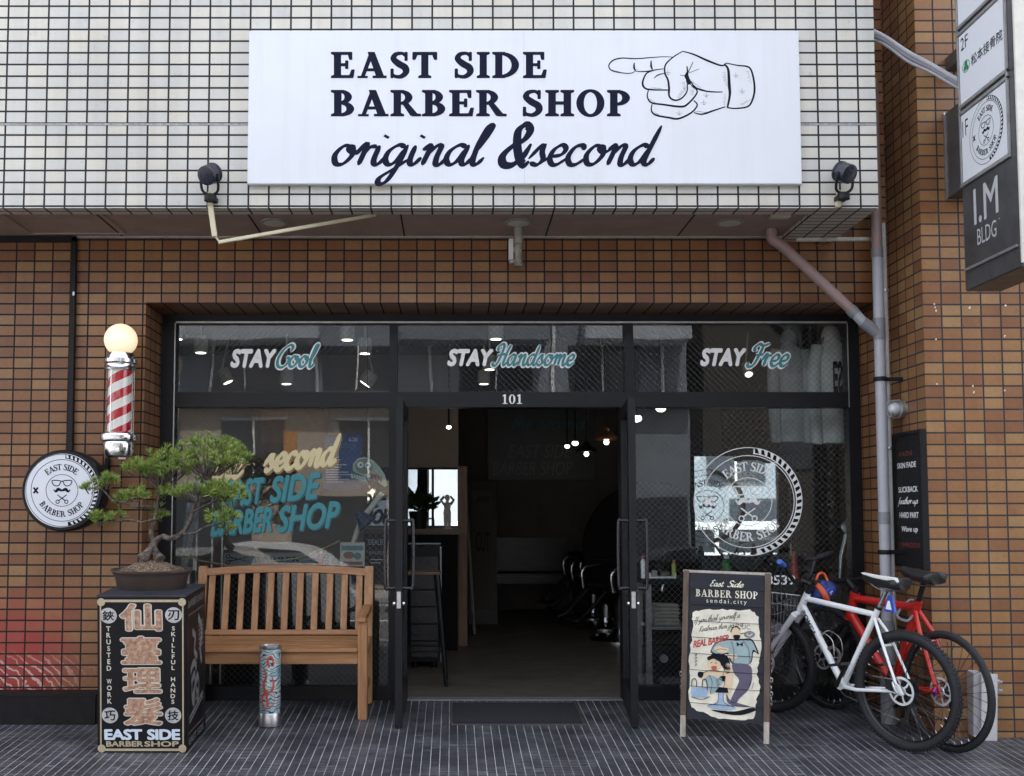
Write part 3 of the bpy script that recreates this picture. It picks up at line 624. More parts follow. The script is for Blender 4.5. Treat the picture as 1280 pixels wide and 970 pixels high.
for pn, sx0, sx1, sy0, sy1, wd, wx0, wx1, wb, wh in ((tp[0], 288, 346, 460, 436, 'Cool', 345, 400, 459, 14.5), (tp[1], 559, 617, 458, 436, 'Handsome', 614, 719, 457, 14), (tp[2], 875, 933, 458, 435, 'Free', 932, 987, 458, 15)):
    m = Mark(face(YG), (0, -1, 0), .002); m.fit(sans('STAY', .072, .25, 1.02), sx0, -sy0, sx1, -sy1); m.build('lettering', M_VWHITE, pn)
    m = Mark(face(YG), (0, -1, 0), .003); run(m, wd, .56, wx0 - 1.5, 0, wx1 + 1.5, wb, wh); m.lay = 3; m.c = 1; run(m, wd, .27, wx0, 0, wx1, wb, wh)
    m.build('script_lettering', [M_VWHITE, M_TEAL], pn)
def rising(m, x0, y0, k): return
m = Mark(lambda x, y: at(x, -(y + (x - 330) * .10), YG), (0, -1, 0), .002)
for wd_, x0_, x1_, yb_ in (('the', 265, 306.5, 593), ('second', 329, 426.5, 589)):
    m.b = MB(); m.lay = 0; m.c = 0; run(m, wd_, .5, x0_ + 1.5, 0, x1_ + 1.5, yb_ + 1.5, 20); m.lay = 3; m.c = 1; run(m, wd_, .4, x0_, 0, x1_, yb_, 20); m.build('script_lettering', [M_CREAMD, M_CREAM], wp[0])
m = Mark(lambda x, y: at(x, -(y + (x - 330) * .09), YG), (0, -1, 0), .002)
for wd_, x0_, y0_, x1_, y1_ in (('EAST', 279, -630, 331, -596), ('SIDE', 337, -630, 401, -596), ('BARBER', 263, -665, 340, -634), ('SHOP', 346, -668, 425, -634)):
    m.b = MB()
    for lay, c, dx in ((0, 1, 1.6), (2, 0, 0)): m.lay = lay; m.c = c; m.fit(sans(wd_, .045, .28, 1.0), x0_ + dx, y0_ - dx, x1_ + dx, y1_ - dx)
    m.build('lettering', [M_TEAL, M_TEALD], wp[0])
m = Mark(face(YG), (0, -1, 0), .002); 
e = Mark(face(YG), (0, -1, 0), .002)
logo(e, 935, -627, 68, 0, 1); e.build('emblem', [M_VWHITE, M_MATTE], wp[1])
m.fit(sans('8539', .025), 957, -731, 994, -719); m.build('lettering', M_VWHITE, wp[1])
m = Mark(face(YF), (0, -1, 0), .002); m.fit(seriftext('101', .12), 628, -505, 652.5, -493); m.build('house_number', M_VWHITE, fr)
# the two leaves, swung out at right angles
def leaf(hx, side):
    Wd = .70; th = .045; x0, x1 = (hx - th, hx) if side < 0 else (hx, hx + th)
    yo, yi = YF - Wd, YF + .01; zb, zt_ = -.045 if 1 else 0, LT - .012
    b = MB(); st = .075
    b.box((x0, yo, zb + .004), (x1, yo + st, zt_)); b.box((x0, yi - st, zb + .02), (x1, yi, zt_)); b.box((x0 + .001, yo + st, zt_ - .085), (x1 - .001, yi - st, zt_)); b.box((x0 + .001, yo + st, zb + .03), (x1 - .001, yi - st, zb + .2))
    dr = b.build('door', M_FRAME, t, world=True, bevel=.003)
    xm_ = (x0 + x1) / 2; MB().box((xm_ - .003, yo + st, zb + .2), (xm_ + .003, yi - st, zt_ - .085)).build('pane', M_CLEAR, dr, world=True, smooth=False)
    zt2, zb2 = at(500, 651, yo + .04).z, at(500, 735, yo + .04).z
    for sg in (-1, 1):
        xx = (x0 if sg < 0 else x1); xo = xx + sg * .062; yy = yo + .04
        MB().tube([(xx, yy, zt2), (xo - sg * .02, yy, zt2), (xo, yy, zt2 - .025), (xo, yy, zb2 + .025), (xo - sg * .02, yy, zb2), (xx, yy, zb2)], .0105, 12, smooth=4).build('handle', M_CHROME if 0 else plain('gunmetal', (.05, .05, .055), .3, .8), dr, world=True)
    b = MB(); z = at(500, 750, yo).z; b.box((xm_ - .012, yo - .003, z - .05), (xm_ + .012, yo - .0002, z + .05)); b.build('lock_plate', M_STEEL, dr, world=True, bevel=.001)
    z = at(500, 755, yo).z
    for sg, xx in ((-1, x0), (1, x1)): MB().lathe([(.014, 0), (.014, .012), (.01, .016)], T(xx, yo + .03, z) @ Matrix.Rotation(R(90 * sg), 4, 'Y'), 14).build('lock_cylinder', M_CHROME, dr, world=True)
    return dr
leaf(DX0, -1); dr_ = leaf(DX1, 1)
hp_ = Vector((DX1, 0, 0)); ra_ = R(-5); dr_.location = hp_ - Matrix.Rotation(ra_, 3, 'Z') @ hp_; dr_.rotation_euler = (0, 0, ra_)     # this leaf is not swung quite as far
# threshold inside
b = MB(); b.box((DX0, YF + .01, -.02), (DX1, YF + .12, .004)); b.build('threshold', M_ALU, t, world=True)

# ================================================================ room behind the glass
M_FLOOR = plain('dark_screed', (.13, .112, .092), .4, 0, .35, 3, .08)
M_IWALL = plain('beige_plaster', (.3, .24, .19), .85, 0, .08, 5, .05)
M_DWALL = plain('dark_plaster', (.17, .145, .12), .85, 0, .12, 4)
M_CEIL = plain('dark_ceiling', (.2, .19, .175), .9, 0, .1)
RX0, RX1, RY, RH = -2.75, 3.6, 14.2, 2.78
Y2 = YF + .161
struct(MB().box((RX0, YF + .1, -.1), (RX1, RY, 0)).build('shop_floor', M_FLOOR, smooth=False))
struct(MB().box((RX0 - .1, Y2, RH), (RX1 + .1, RY + .1, RH + .1)).build('shop_ceiling', M_CEIL, smooth=False))
struct(MB().box((RX0 - .1, Y2, -.1), (RX0, RY + .1, RH)).build('shop_left_wall', M_IWALL, smooth=False))
struct(MB().box((RX1, Y2, -.1), (RX1 + .1, RY + .1, RH)).build('shop_right_wall', M_DWALL, smooth=False))
struct(MB().box((RX0, RY, -.1), (RX1, RY + .1, RH)).build('shop_back_wall', M_DWALL, smooth=False))
PY = 10.2; PXR = at(573, 640, PY).x
t = thing('station_partition', 'pale partition wall with a wooden end post behind the bench window', 'partition', (PXR, PY, 0))
b = MB(); b.box((RX0, PY, 0), (PXR, PY + .1, RH)); b.build('wall', M_IWALL, t, world=True, smooth=False)
b = MB(); b.box((PXR, PY - .02, 0), (PXR + .085, PY + .12, at(575, 583, PY).z)); b.build('end_post', wood('brown_post', (.16, .085, .045), (.3, .17, .1), 2), t, world=True, bevel=.004)
# ================================================================ barber pole
M_GLOBE = glow('lit_globe', (1, .83, .56), .13)
q = N('spiral_stripes'); s_ = q.n('SeparateXYZ'); q.l(q.obj(), s_.inputs[0])
ang = q.math('DIVIDE', q.math('ARCTAN2', s_.outputs[1], s_.outputs[0]), 2 * math.pi)
fr_ = q.math('FRACT', q.math('ADD', q.math('MULTIPLY', s_.outputs[2], 8.6), q.math('ADD', q.math('MULTIPLY', ang, -2), 10.36)))
q.set(Base_Color=q.mix(q.math('LESS_THAN', fr_, .5), (.84, .81, .76), (.5, .008, .02)), Roughness=.18, Coat_Weight=.6); M_STRIPE = q.m
YB = 6.66; pc = at(149.5, 505, YB); s = YB / FPX * 1.01
z = lambda v: at(149.5, v, YB).z - pc.z
t = thing('barber_pole', 'red and white striped barber pole with a lit globe on the brick wall', 'barber pole', pc)
M = Matrix()
MB().lathe([(14.5 * s, z(543)), (14.5 * s, z(460))], M, 36).build('striped_cylinder', M_STRIPE, t)
MB().lathe([(16.2 * s, z(543)), (16.2 * s, z(460))], M, 36).build('glass_sleeve', glass_mat('sleeve_glass', .0, False, (.97, .97, .97)), t)
MB().ball((0, 0, z(425)), 20.3 * s, 36).build('globe', M_GLOBE, t)
MB().lathe([(11 * s, z(447)), (12.5 * s, z(446)), (12.5 * s, z(443)), (16 * s, z(442)), (17 * s, z(446)), (17.2 * s, z(449)), (20 * s, z(450)), (20.2 * s, z(454)), (18 * s, z(456)), (17.6 * s, z(459)), (18.6 * s, z(461)), (18 * s, z(463)), (15 * s, z(463))][::-1], M, 36).build('top_cap', M_CHROME, t)
MB().lathe([(12 * s, z(572)), (17 * s, z(570)), (18.5 * s, z(565)), (18.8 * s, z(556)), (18.2 * s, z(553)), (22 * s, z(551)), (23 * s, z(547)), (22 * s, z(543)), (18 * s, z(541)), (15 * s, z(540))], M, 36).build('bottom_cap', M_CHROME, t)
b = MB(); b.box((-.04, .05, z(566)), (.04, YW - YB, z(546))); b.box((-.035, .05, z(458)), (.035, YW - YB, z(448))); b.box((.0, -.01, z(574)), (.05, .05, z(570))); b.build('wall_bracket', M_STEEL, t, bevel=.003)
b = MB()
for a in (R(20), R(160), R(250)): b.tube([(17 * s * math.cos(a), 17 * s * math.sin(a), z(543)), (17 * s * math.cos(a), 17 * s * math.sin(a), z(460))], .003, 8)
b.build('tie_rod', M_CHROME, t)

# ================================================================ round emblem sign
YL = 6.5; p = at(77.5, 613, YL); rr = 49.5 * YL / FPX
t = thing('round_sign', 'round white barber emblem sign with a thick black rim on the brick wall', 'sign', p)
b = MB(); b.lathe([(rr * .9, .0), (rr * 1.0, .0), (rr * 1.03, .012), (rr * 1.03, .13), (rr * 1.0, .142), (rr * .9, .142)], YA, 64); b.build('rim', M_BLACK, t)
MB().lathe([(rr * .93, -.003), (rr * .93, .013)], YA, 64).build('face', M_PANEL, t)
m = Mark(face(YL - .003), (0, -1, 0), .001); logo(m, 77.5, -613, 45.5, 0, 1); m.build('emblem', [M_INK, M_PANEL], t)
b = MB(); b.tube([(.02, .142, .0), (.02, YW - YL, .0)], .03, 12); b.tube([(.09, .10, .17), (.09, YW - YL - .02, .17)], .012); b.build('wall_bracket', M_BLACK, t)
YK = YW - .02
q0, q1, q2 = at(93, 297, YK), at(88, 566, YK), at(-40, 296, YK)
t = thing('black_conduit', 'thin black conduit dropping from the canopy to the round sign', 'conduit', q1)
b = MB(); b.bar(q0, q1, .032, .03, (0, 1, 0)); b.bar((q2.x, YK, q0.z - .01), (q0.x + .016, YK, q0.z - .01), .03, .04); b.build('conduit_run', M_BLACK, t, world=True, bevel=.003)
b = MB(); p = at(92, 367, YK - .017); b.box((p.x - .006, p.y - .003, p.z - .012), (p.x + .006, p.y + .002, p.z + .012)); b.build('clip', M_STEEL, t, world=True)
q0, q1 = at(134.5, 572, YK), at(128, 640, YK)
solo(MB().bar(q0, q1, .028, .026, (0, 1, 0)), 'black_conduit', M_BLACK, 'short black cable run below the barber pole', 'conduit', bevel=.003)

# ================================================================ canopy spotlights
def spot(u, v, arm, label, tilt):
    Y = YC - .1; c = at(u, v, Y); t = thing('spotlight', label, 'spotlight', (c.x, YC, arm[0][1]), group='spotlights washing the name board')
    D = Matrix.Rotation(tilt[1], 4, 'Z') @ Matrix.Rotation(tilt[0], 4, 'X')
    M = T(*c) @ D @ Matrix.Scale(.8, 4)
    MB().lathe([(.05, -.055), (.068, -.05), (.07, -.04), (.07, .035), (.074, .036), (.074, .052), (.066, .054)], M, 30).build('lamp_body', plain('navy_black_paint', (.015, .017, .03), .3, 0, .2), t, world=True)
    MB().lathe([(.05, .0545), (.064, .056), (.05, .058)], M, 28).build('lens', plain('dark_lens', (.12, .13, .16), .12), t, world=True)
    b = MB(); b.tube([c + D.to_3x3() @ Vector((-.056, 0, -.01)), (c.x - .045, c.y + .02, c.z - .085), (c.x, c.y + .03, c.z - .11), (c.x + .045, c.y + .02, c.z - .085), c + D.to_3x3() @ Vector((.056, 0, -.01))], .008, 8, smooth=4)
    b.lathe([(.035, 0), (.035, .03), (.02, .04)], T(c.x, c.y + .03, c.z - .145), 20); b.build('yoke', M_BLACK, t, world=True)
    b = MB(); b.box((c.x - .03, c.y + .03, c.z - .14), (c.x + .03, YC - .004, c.z - .115)); b.build('wall_plate', M_BLACK, t, world=True)
    return t
spot(262, 218, [(265, 1)], 'black drum spotlight above the long bent cream conduit', (R(-62), R(-24)))
spot(1056, 216, [(1050, 1)], 'black drum spotlight near the canopy corner above the drainpipe', (R(-62), R(30)))
M_CONDUIT = plain('cream_conduit', (.58, .53, .38), .5, 0, .1)
b = MB(); Y = YC - .018; b.bar(at(263, 240, Y), at(263, 258, Y), .03, .02, (0, 1, 0)); b.bar(at(263, 257, Y), at(268.5, 296, Y), .03, .02, (0, 1, 0)); b.bar(at(268, 294, Y), at(275, 303, Y + .02), .012, .012, (0, 1, 0)); b.bar(at(273, 303, Y), atz(470, 268.5, SZ), .024, .02); solo(b, 'cable_conduit', M_CONDUIT, 'bent cream conduit hanging below a spotlight and running up under the canopy', 'conduit', bevel=.003)
solo(MB().bar(at(1049.5, 238, Y), at(1047.5, 259, Y), .03, .02, (0, 1, 0)), 'cable_conduit', M_CONDUIT, 'short straight cream conduit below a spotlight', 'conduit', bevel=.003)

# ================================================================ camera / sensor tube under the soffit
p = at(648, 315, 6.6); k = 6.6 / FPX
t = thing('wall_spotlight', 'small weathered metal tube lamp with a white box under the soffit', 'lamp', (p.x, p.y, SZ))
zz = lambda v: at(648, v, 6.6).z
MB().lathe([(5.2 * k, zz(333)), (6.2 * k, zz(331)), (5 * k, zz(326)), (5 * k, zz(309)), (5.6 * k, zz(308)), (5.6 * k, zz(306)), (5 * k, zz(305)), (5.8 * k, zz(303)), (5.8 * k, SZ - .001)], T(p.x, p.y, 0), 20).build('tube', plain('weathered_metal', (.27, .25, .22), .5, .4, .3, 20), t, world=True)
a, c = at(636, 325, 6.62), at(641.5, 299, 6.62); b = MB(); b.box((a.x, 6.6, a.z), (c.x, 6.66, c.z)); b.bar((c.x, 6.63, (a.z + c.z) / 2), (p.x, 6.6, (a.z + c.z) / 2), .02, .03); b.bar((c.x, 6.64, a.z), (c.x, YW, a.z + .03), .03, .02); b.build('driver_box', M_WHITE, t, world=True, bevel=.003)

# ================================================================ drain pipes on the right
M_PINK = plain('brown_pvc', (.29, .2, .19), .5, 0, .12, 5); M_GREY = plain('grey_pvc', (.36, .37, .41), .42, 0, .1, 5); M_GREYD = plain('dark_grey_pvc', (.2, .2, .22), .5)
YD = 6.62; rp = 6.6 * YD / FPX
t = thing('downpipe', 'thick grey drainpipe with a slanting brown branch beside the shop front', 'drainpipe', at(1103, 730, YD))
xp = at(1095, 262, YD).x; zv = lambda v: at(1097, v, YD).z
MB().tube([(xp, YD, 4), (xp, YD, zv(312))], rp, 20).build('upper_pipe', M_PINK, t, world=True)
MB().tube([(xp, YD, zv(315)), (xp, YD, gz(YD) + .1)], rp, 20).build('lower_pipe', M_GREY, t, world=True)
for v0, v1 in ((310, 322), (640, 655)): MB().tube([(xp, YD, zv(v0)), (xp, YD, zv(v1))], rp * 1.12, 20).build('joint_sleeve', M_GREYD, t, world=True)
MB().tube([(xp, YD, zv(398)), (xp, YD, zv(425))], rp * 1.12, 20).tube([at(1078, 402, YD), (xp, YD, zv(418))], rp * 1.1, 18).build('branch_junction', M_GREYD, t, world=True); MB().tube([at(1063, 386, YD), at(1069, 393, YD)], rp * 1.12, 18).build('joint_sleeve', M_GREYD, t, world=True)
e0 = at(966, 300, YD); MB().tube([(e0.x - .01, YD, SZ - .002), (e0.x - .008, YD, e0.z + .05), e0, at(985, 314, YD), at(1066, 389, YD)], rp, 18, smooth=5).build('branch_pipe', M_PINK, t, world=True)
MB().tube([at(1066, 389, YD), at(1082, 406, YD)], rp * .98, 18).build('branch_tail', M_GREY, t, world=True)
for v in (474, 690):
    b = MB(); z_ = zv(v); b.torus(T(xp, YD, z_), rp + .004, .007, 24, 8, 2); b.box((xp + .03, YD - .004, z_ - .012), (XP - .001, YD + .004, z_ + .012)); b.build('clamp', M_BLACK, t, world=True)
MB().tube([(xp, YD, zv(775)), (xp, YD, zv(790)), (xp, YD, gz(YD))], [rp * 1.15, rp * 1.5, rp * 1.5], 20).build('base_pipe', M_GREYD, t, world=True)
t = thing('thin_drain_hose', 'thin grey pipe running down beside the drainpipe', 'pipe', at(1113, 730, 6.6))
x2 = at(1107, 400, 6.64).x; MB().tube([at(1089, 299, 6.64), at(1100, 300, 6.64), (x2 - .004, 6.64, zv(308)), (x2, 6.64, zv(320)), (x2, 6.64, gz(6.64))], .0165, 12, smooth=4).build('pipe_run', plain('pale_grey_pvc', (.4, .4, .4), .5), t, world=True)
for v in (362, 473, 560): MB().torus(T(x2, 6.64, zv(v)), .017, .006, 18, 8, 1.6).build('clip', M_STEEL, t, world=True)
t = thing('cable_conduit', 'pale horizontal conduit under the canopy near the drainpipe', 'conduit', at(998, 299, 6.72))
MB().tube([at(996, 299.5, 6.72), at(1086, 299, 6.72)], .014, 12).build('conduit_run', plain('pale_conduit', (.5, .49, .45), .5), t, world=True)
b = MB(); p = at(1029, 299, 6.72); b.box((p.x - .012, p.y - .017, p.z - .02), (p.x + .012, YW - .002, p.z + .017)); b.build('clip', M_STEEL, t, world=True)

# ================================================================ bulkhead lamp and menu board on the pier's flank
p = atx(1127, 512, XP); t = thing('bulkhead_lamp', 'small grey caged bulkhead lamp on the pier above the menu board', 'lamp', p)
NX = Matrix.Rotation(R(-90), 4, 'Y')
MB().lathe([(.07, 0), (.072, .03), (.066, .035)], NX, 26, sx=.8, sy=1.25).build('base', M_ALU, t)
MB().ball((-.06, 0, 0), (.055, .07, .05), 18).build('glass_cover', plain('frosted_cover', (.5, .52, .55), .25), t)
b = MB()
for a in (-.5, 0, .5): b.tube([(-.03, a * .1 - .0, -.056), (-.1, a * .1, -.045), (-.122, a * .1, 0), (-.1, a * .1, .045), (-.03, a * .1, .056)], .004, 6, smooth=4)
b.torus(T(-.08, 0, 0) @ NX, .06, .004, 24, 6); b.build('cage', M_STEEL, t)
a, c = atx(1124.5, 690, XP), atx(1156.5, 545, XP); zb, zt_ = atx(1157, 706, XP).z, atx(1157, 541, XP).z
ya, yb = a.y, c.y
t = thing('menu_board', 'narrow black board listing haircuts on the flank of the pier', 'menu board', (XP, (ya + yb) / 2, zb))
MB().box((XP - .03, yb, zb), (XP - .002, ya, zt_)).build('panel', M_BLACK, t, world=True)
b = MB(); w = .022
b.box((XP - .042, yb - w, zb - w), (XP - .002, yb, zt_ + w)); b.box((XP - .042, ya, zb - w), (XP - .002, ya + w, zt_ + w)); b.box((XP - .042, yb, zb - w), (XP - .002, ya, zb)); b.box((XP - .042, yb, zt_), (XP - .002, ya, zt_ + w)); b.build('frame', M_BLACK, t, world=True, bevel=.002)
Wm, Hm = ya - yb, zt_ - zb
m = Mark(lambda x, y: Vector((XP - .03, ya - x * Wm, zb + y * Hm)), (-1, 0, 0), .0015)
m.c = 1; m.fit(sans('FADE', .02, 0, 1.2), .27, .84, .72, .875); m.c = 0; m.fit(sans('SKIN FADE', .03), .18, .745, .84, .79)
m.fit(sans('SLICKBACK', .03), .2, .555, .88, .6); run2 = cursive('Feather u', .3); m.fit(cursive('feather up', .28), .16, .44, .88, .52); m.fit(sans('HARD PART', .03), .22, .355, .88, .4)
m.fit(cursive('Rae u', .3) if 0 else sans('Wave up', .03, .1), .28, .235, .84, .29); m.c = 1; m.fit(sans('POMPADOUR', .01), .16, .125, .92, .165)
m.build('lettering', [M_VWHITE, plain('rust_red_paint', (.2, .045, .035), .6)], t)

# ================================================================ vertical blade sign, its bracket and the cables
XB = 2.85; yl, yr = atx(1203, 250, XB).y, atx(1274, 250, XB).y; zb = atx(1203.5, 366, XB).z
t = thing('blade_sign', 'tall grey projecting tenant sign with white floor panels on the pier', 'sign', (XB, yl, zb))
M_SIGNF = plain('streaked_grey_metal', (.1, .1, .105), .42, .5, .3, 5)
MB().box((XB, yr, zb), (XB + .2, yl, ZT)).build('cabinet', M_SIGNF, t, world=True, bevel=.006)
MB().box((XB - .004, yr - .012, zb + .02), (XB + .2, yr - .0005, ZT)).build('end_cap', plain('cream_metal', (.62, .6, .55), .4, .2, .08), t, world=True, bevel=.003)
def fy(u): return atx(u, 250, XB).y
def fz(v, u): return atx(u, v, XB).z
panels = [(atx(1207, 228, XB).z, atx(1207, 142, XB).z), (atx(1207, 128, XB).z, atx(1207, 40, XB).z), (atx(1207, 26, XB).z, atx(1207, -60, XB).z)]
Yl, Yr = yl - .03, yr + .075
b = MB()
for z0, z1 in panels: b.box((XB - .008, Yr, z0), (XB - .0005, Yl, z1))
b.build('panel', M_PANEL, t, world=True, bevel=.002)
b = MB()
for z0, z1 in panels:
    for k0, k1 in ((z0 - .022, z0 - .003), (z1 + .003, z1 + .022)): b.box((XB - .014, Yr - .02, k0), (XB - .0005, Yl + .02, k1))
for yy in (Yl + .004, Yr - .02): b.box((XB - .013, yy, panels[0][0] - .003), (XB - .0006, yy + .016, panels[2][1]))
b.box((XB - .012, yr + .02, atx(1210, 337, XB).z - .008), (XB - .0005, yl - .02, atx(1210, 337, XB).z + .008)); b.build('rail', M_ALU, t, world=True, bevel=.002)
def pf(z0, z1): return lambda x, y: Vector((XB - .008, Yl + (Yr - Yl) * x, z0 + (z1 - z0) * y))
m = Mark(pf(*panels[1]), (-1, 0, 0), .001); m.fit(seriftext('2F') if 0 else sans('2F', -.005), .05, .76, .22, .94); m.fit(sans('松本接骨院', .01), .28, .42, .97, .58)
m.c = 1; m.put([ring(.16, .49, .075, .085)]); m.put([pol(ell(.16, .53, .035, .045, 10)), pol(ell(.135, .47, .03, .04, 10), 1), pol(ell(.19, .46, .025, .035, 10), 2)]); m.build('lettering', [M_INK, plain('leaf_green_vinyl', (.02, .2, .09), .5)], t)
m = Mark(pf(*panels[0]), (-1, 0, 0), .001); m.fit(sans('1F', -.005), .03, .66, .16, .9)
asp = (panels[0][1] - panels[0][0]) / abs(Yl - Yr); m.fr = lambda x, y: Vector((XB - .008, Yl + (Yr - Yl) * x, panels[0][0] + (panels[0][1] - panels[0][0]) * (.53 + (y - .53) / asp)))
logo(m, .56, .53, .37, 0, 1); m.build('emblem', [M_INK, M_PANEL], t)
z0, z1 = atx(1210, 318, XB).z, atx(1210, 240, XB).z
m = Mark(lambda x, y: Vector((XB, Yl + (Yr - Yl) * x, z0 + (z1 - z0) * y)), (-1, 0, 0), .001)
m.fit(sans('I.M', .015), .2, .4, .74, .98); m.fit(sans('BLDG', 0), .26, .06, .68, .32); m.put([pol(ell(.75, .3, .012, .01, 8))]); m.build('lettering', M_STEEL if 0 else plain('pale_metal_letters', (.6, .61, .64), .4, .3, .1), t)
p0, p1 = at(1183, 249, YP), at(1200, 143, YP)
t = thing('junction_cabinet', 'dark metal cabinet on the pier behind the tall tenant sign', 'cabinet', (p0.x, YP, p0.z))
b = MB(); b.box((p0.x, YP - .34, p0.z), (p0.x + .22, YP - .002, p1.z)); b.build('cabinet', M_SIGNF, t, world=True, bevel=.004)
b = MB(); b.box((p0.x - .008, YP - .016, p0.z - .005), (p0.x, YP - .002, p1.z + .005)); b.build('wall_flange', M_STEEL, t, world=True)
b = MB(); b.box((p0.x + .1, yl + .002, atx(1203, 40, XB).z), (XB + .15, YP - .001, atx(1203, 40, XB).z + .08)); b.build('arm', M_SIGNF, t, world=True)
b = MB()
for k, (dv, r_) in enumerate(((0, .015), (5, .012), (9, .009))):
    b.c = k % 2
    b.tube([at(1085, 36 + dv, 6.25 + .02 * k), at(1108, 48 + dv, 6.25), at(1135, 66 + dv * 1.2, 6.2), at(1165, 82 + dv, 6.15), at(1203, 104 + dv, 6.05)], r_, 10, smooth=6)
solo(b, 'cable_bundle', [M_GREY, M_GREYD], 'bundle of grey cables sagging from the canopy to the tall sign', 'cable')

# ================================================================ low black kerb box along the wall foot
p0, p1 = gnd(-60, 906), gnd(121, 906)
solo(MB().box((p0.x - .5, p0.y, gz(p0.y) - .02), (p1.x, YW - .002, at(60, 869, p0.y).z)), 'plinth_box', plain('worn_black_rubber', (.008, .0075, .009), .6, 0, .5, 12, .1, .2), 'low black box along the foot of the brick wall beside the lettered box', 'box', bevel=.012)

# ================================================================ timber bench
M_WX = wood('bench_timber_long', (.27, .12, .05), (.5, .26, .12), 0); M_WZ = wood('bench_timber_upright', (.29, .135, .058), (.53, .28, .13), 2); M_WY = wood('bench_timber_short', (.27, .12, .05), (.5, .26, .12), 1)
gr = gnd(456.5, 900); yf = gr.y; bx1 = gr.x + .012; BW = 1.17; bx0 = bx1 - BW; dep = .46
t = thing('garden_bench', 'slatted brown timber garden bench before the shop glass', 'bench', ((bx0 + bx1) / 2, yf, gz(yf)), TILTM)
hw = BW / 2; sh = .43; MX = lambda x, y, z: (x, y, z)
lg = .058
for sx in (-1, 1):
    x = sx * (hw - lg / 2)
    MB().box((x - lg / 2, 0, 0), (x + lg / 2, lg, .61)).build('leg', M_WZ, t, bevel=.004)
    b = MB(); b.bar((x, dep - .03, 0), (x, dep - .03, sh), lg, lg * .9, (0, 1, 0)); b.bar((x, dep - .03, sh - .01), (x, dep + .1, .885), lg * .98, lg * .85, (0, 1, 0)); b.build('leg', M_WZ, t, bevel=.004)
    b = MB(); b.prism([(-.03, .612), (dep + .02, .612), (dep + .02, .645), (.03, .65), (-.03, .638)], Matrix(((0, 0, 1, x - .035), (1, 0, 0, 0), (0, 1, 0, 0), (0, 0, 0, 1))), .07 if 0 else .06); b.build('armrest', M_WY, t, bevel=.005)
    b = MB(); b.box((x - .014, lg, sh - .075), (x + .014, dep - .05, sh - .015)); b.box((x - .014, lg, .14), (x + .014, dep - .05, .18)); b.build('side_rail', M_WY, t, bevel=.003)
for k in range(5):
    y = -.005 + k * .088; MB().box((-hw + lg * .0 + (.0 if k else lg), y, sh - .008), (hw - (.0 if k else lg) - (0 if k else 0), y + .074, sh + .016)).build('seat_slat', M_WX, t, bevel=.004) if k else MB().box((-hw + lg + .001, y - .008, sh - .008), (hw - lg - .001, y + .074, sh + .016)).build('seat_slat', M_WX, t, bevel=.004)
MB().box((-hw + lg + .001, .008, sh - .085), (hw - lg - .001, .034, sh - .01)).build('apron', M_WX, t, bevel=.004)
# back: lower rail, arched crest, slats, all leaning along the rear legs
LEAN = Matrix.Translation((0, dep - .03, sh)) @ Matrix.Rotation(-math.atan2(.13, .455), 4, 'X')
b = MB(); b.box((-hw + lg, -.014, .018), (hw - lg, .014, .052), LEAN); b.build('lower_rail', M_WX, t, bevel=.003)
n = 20; top = [(-hw + (BW) * i / n, .452 + .028 * (1 - (2 * i / n - 1) ** 2)) for i in range(n + 1)]; bot = [(x, .405 + .028 * (1 - (x / hw) ** 2)) for x, _ in top]
b = MB(); b.prism(top + bot[::-1], LEAN @ Matrix(((1, 0, 0, 0), (0, 0, 1, -.018), (0, 1, 0, 0), (0, 0, 0, 1))), .036); b.build('crest_rail', M_WX, t, bevel=.004)
for k in range(11):
    x = -hw + lg + .035 + k * (BW - 2 * lg - .07) / 10; zt_ = .412 + .026 * (1 - (x / hw) ** 2); b = MB(); b.box((x - .021, -.009, .052), (x + .021, .009, zt_), LEAN); b.build('back_slat', M_WZ, t, bevel=.003)

# ================================================================ standing ashtray tube
q = N('printed_tin'); v = q.obj(); c1 = q.ramp(q.noise(13, v, 3), [(.3, (.1, .2, .27)), (.45, (.32, .45, .5)), (.58, (.5, .56, .56)), (.72, (.12, .26, .32))])
vo = q.n('TexWave', wave_type='RINGS'); vo.inputs['Scale'].default_value = 14; vo.inputs['Distortion'].default_value = 16; vo.inputs['Detail'].default_value = 1; q.l(v, vo.inputs['Vector'])
c1 = q.mix(q.math('GREATER_THAN', vo.outputs['Fac'], .86), c1, (.03, .035, .045)); q.set(Base_Color=c1, Roughness=.35, Metallic=.3); M_TIN = q.m
p = gnd(335, 910); p.y += .06; p.z = gz(p.y); ra = 13.2 * p.y / FPX; h = at(335, 806, p.y).z - p.z
t = thing('ashtray_stand', 'tall metal tube ashtray printed with a red octopus before the bench', 'ashtray', p)
MB().lathe([(ra, 0), (ra * 1.02, .01), (ra * 1.02, .075), (ra * .98, .08)], Matrix(), 32).build('foot', M_STEEL, t)
MB().lathe([(ra * .98, .08), (ra * .98, h - .02)], Matrix(), 40).build('printed_body', M_TIN, t)
MB().lathe([(ra * 1.0, h - .022), (ra * 1.04, h - .016), (ra * 1.04, h - .002), (ra * .9, h), (ra * .85, h - .03), (.01, h - .035)], Matrix(), 32).build('rim', M_STEEL, t)
def tinf(x, y): a = R(-92) + x / ra * .98; return p + Vector((ra * .98 * math.cos(a), ra * .98 * math.sin(a), y))
m = Mark(tinf, (0, -1, 0), .0); ns = []
class MarkC(Mark):
    def put(s, gl):
        s.b.c = s.c
        for vs, fs in gl:
            for_v = []
            for q_ in vs:
                b0 = s.fr(q_[0], q_[1]); d_ = Vector((b0.x - p.x, b0.y - p.y, 0)).normalized(); for_v.append(b0 + d_ * (.0008 + s.lay * .0006 + (q_[2] if len(q_) > 2 else 0) * s.STEP))
            s.b.add(for_v, fs)
        return s
m = MarkC(tinf, (0, -1, 0)); m.c = 0
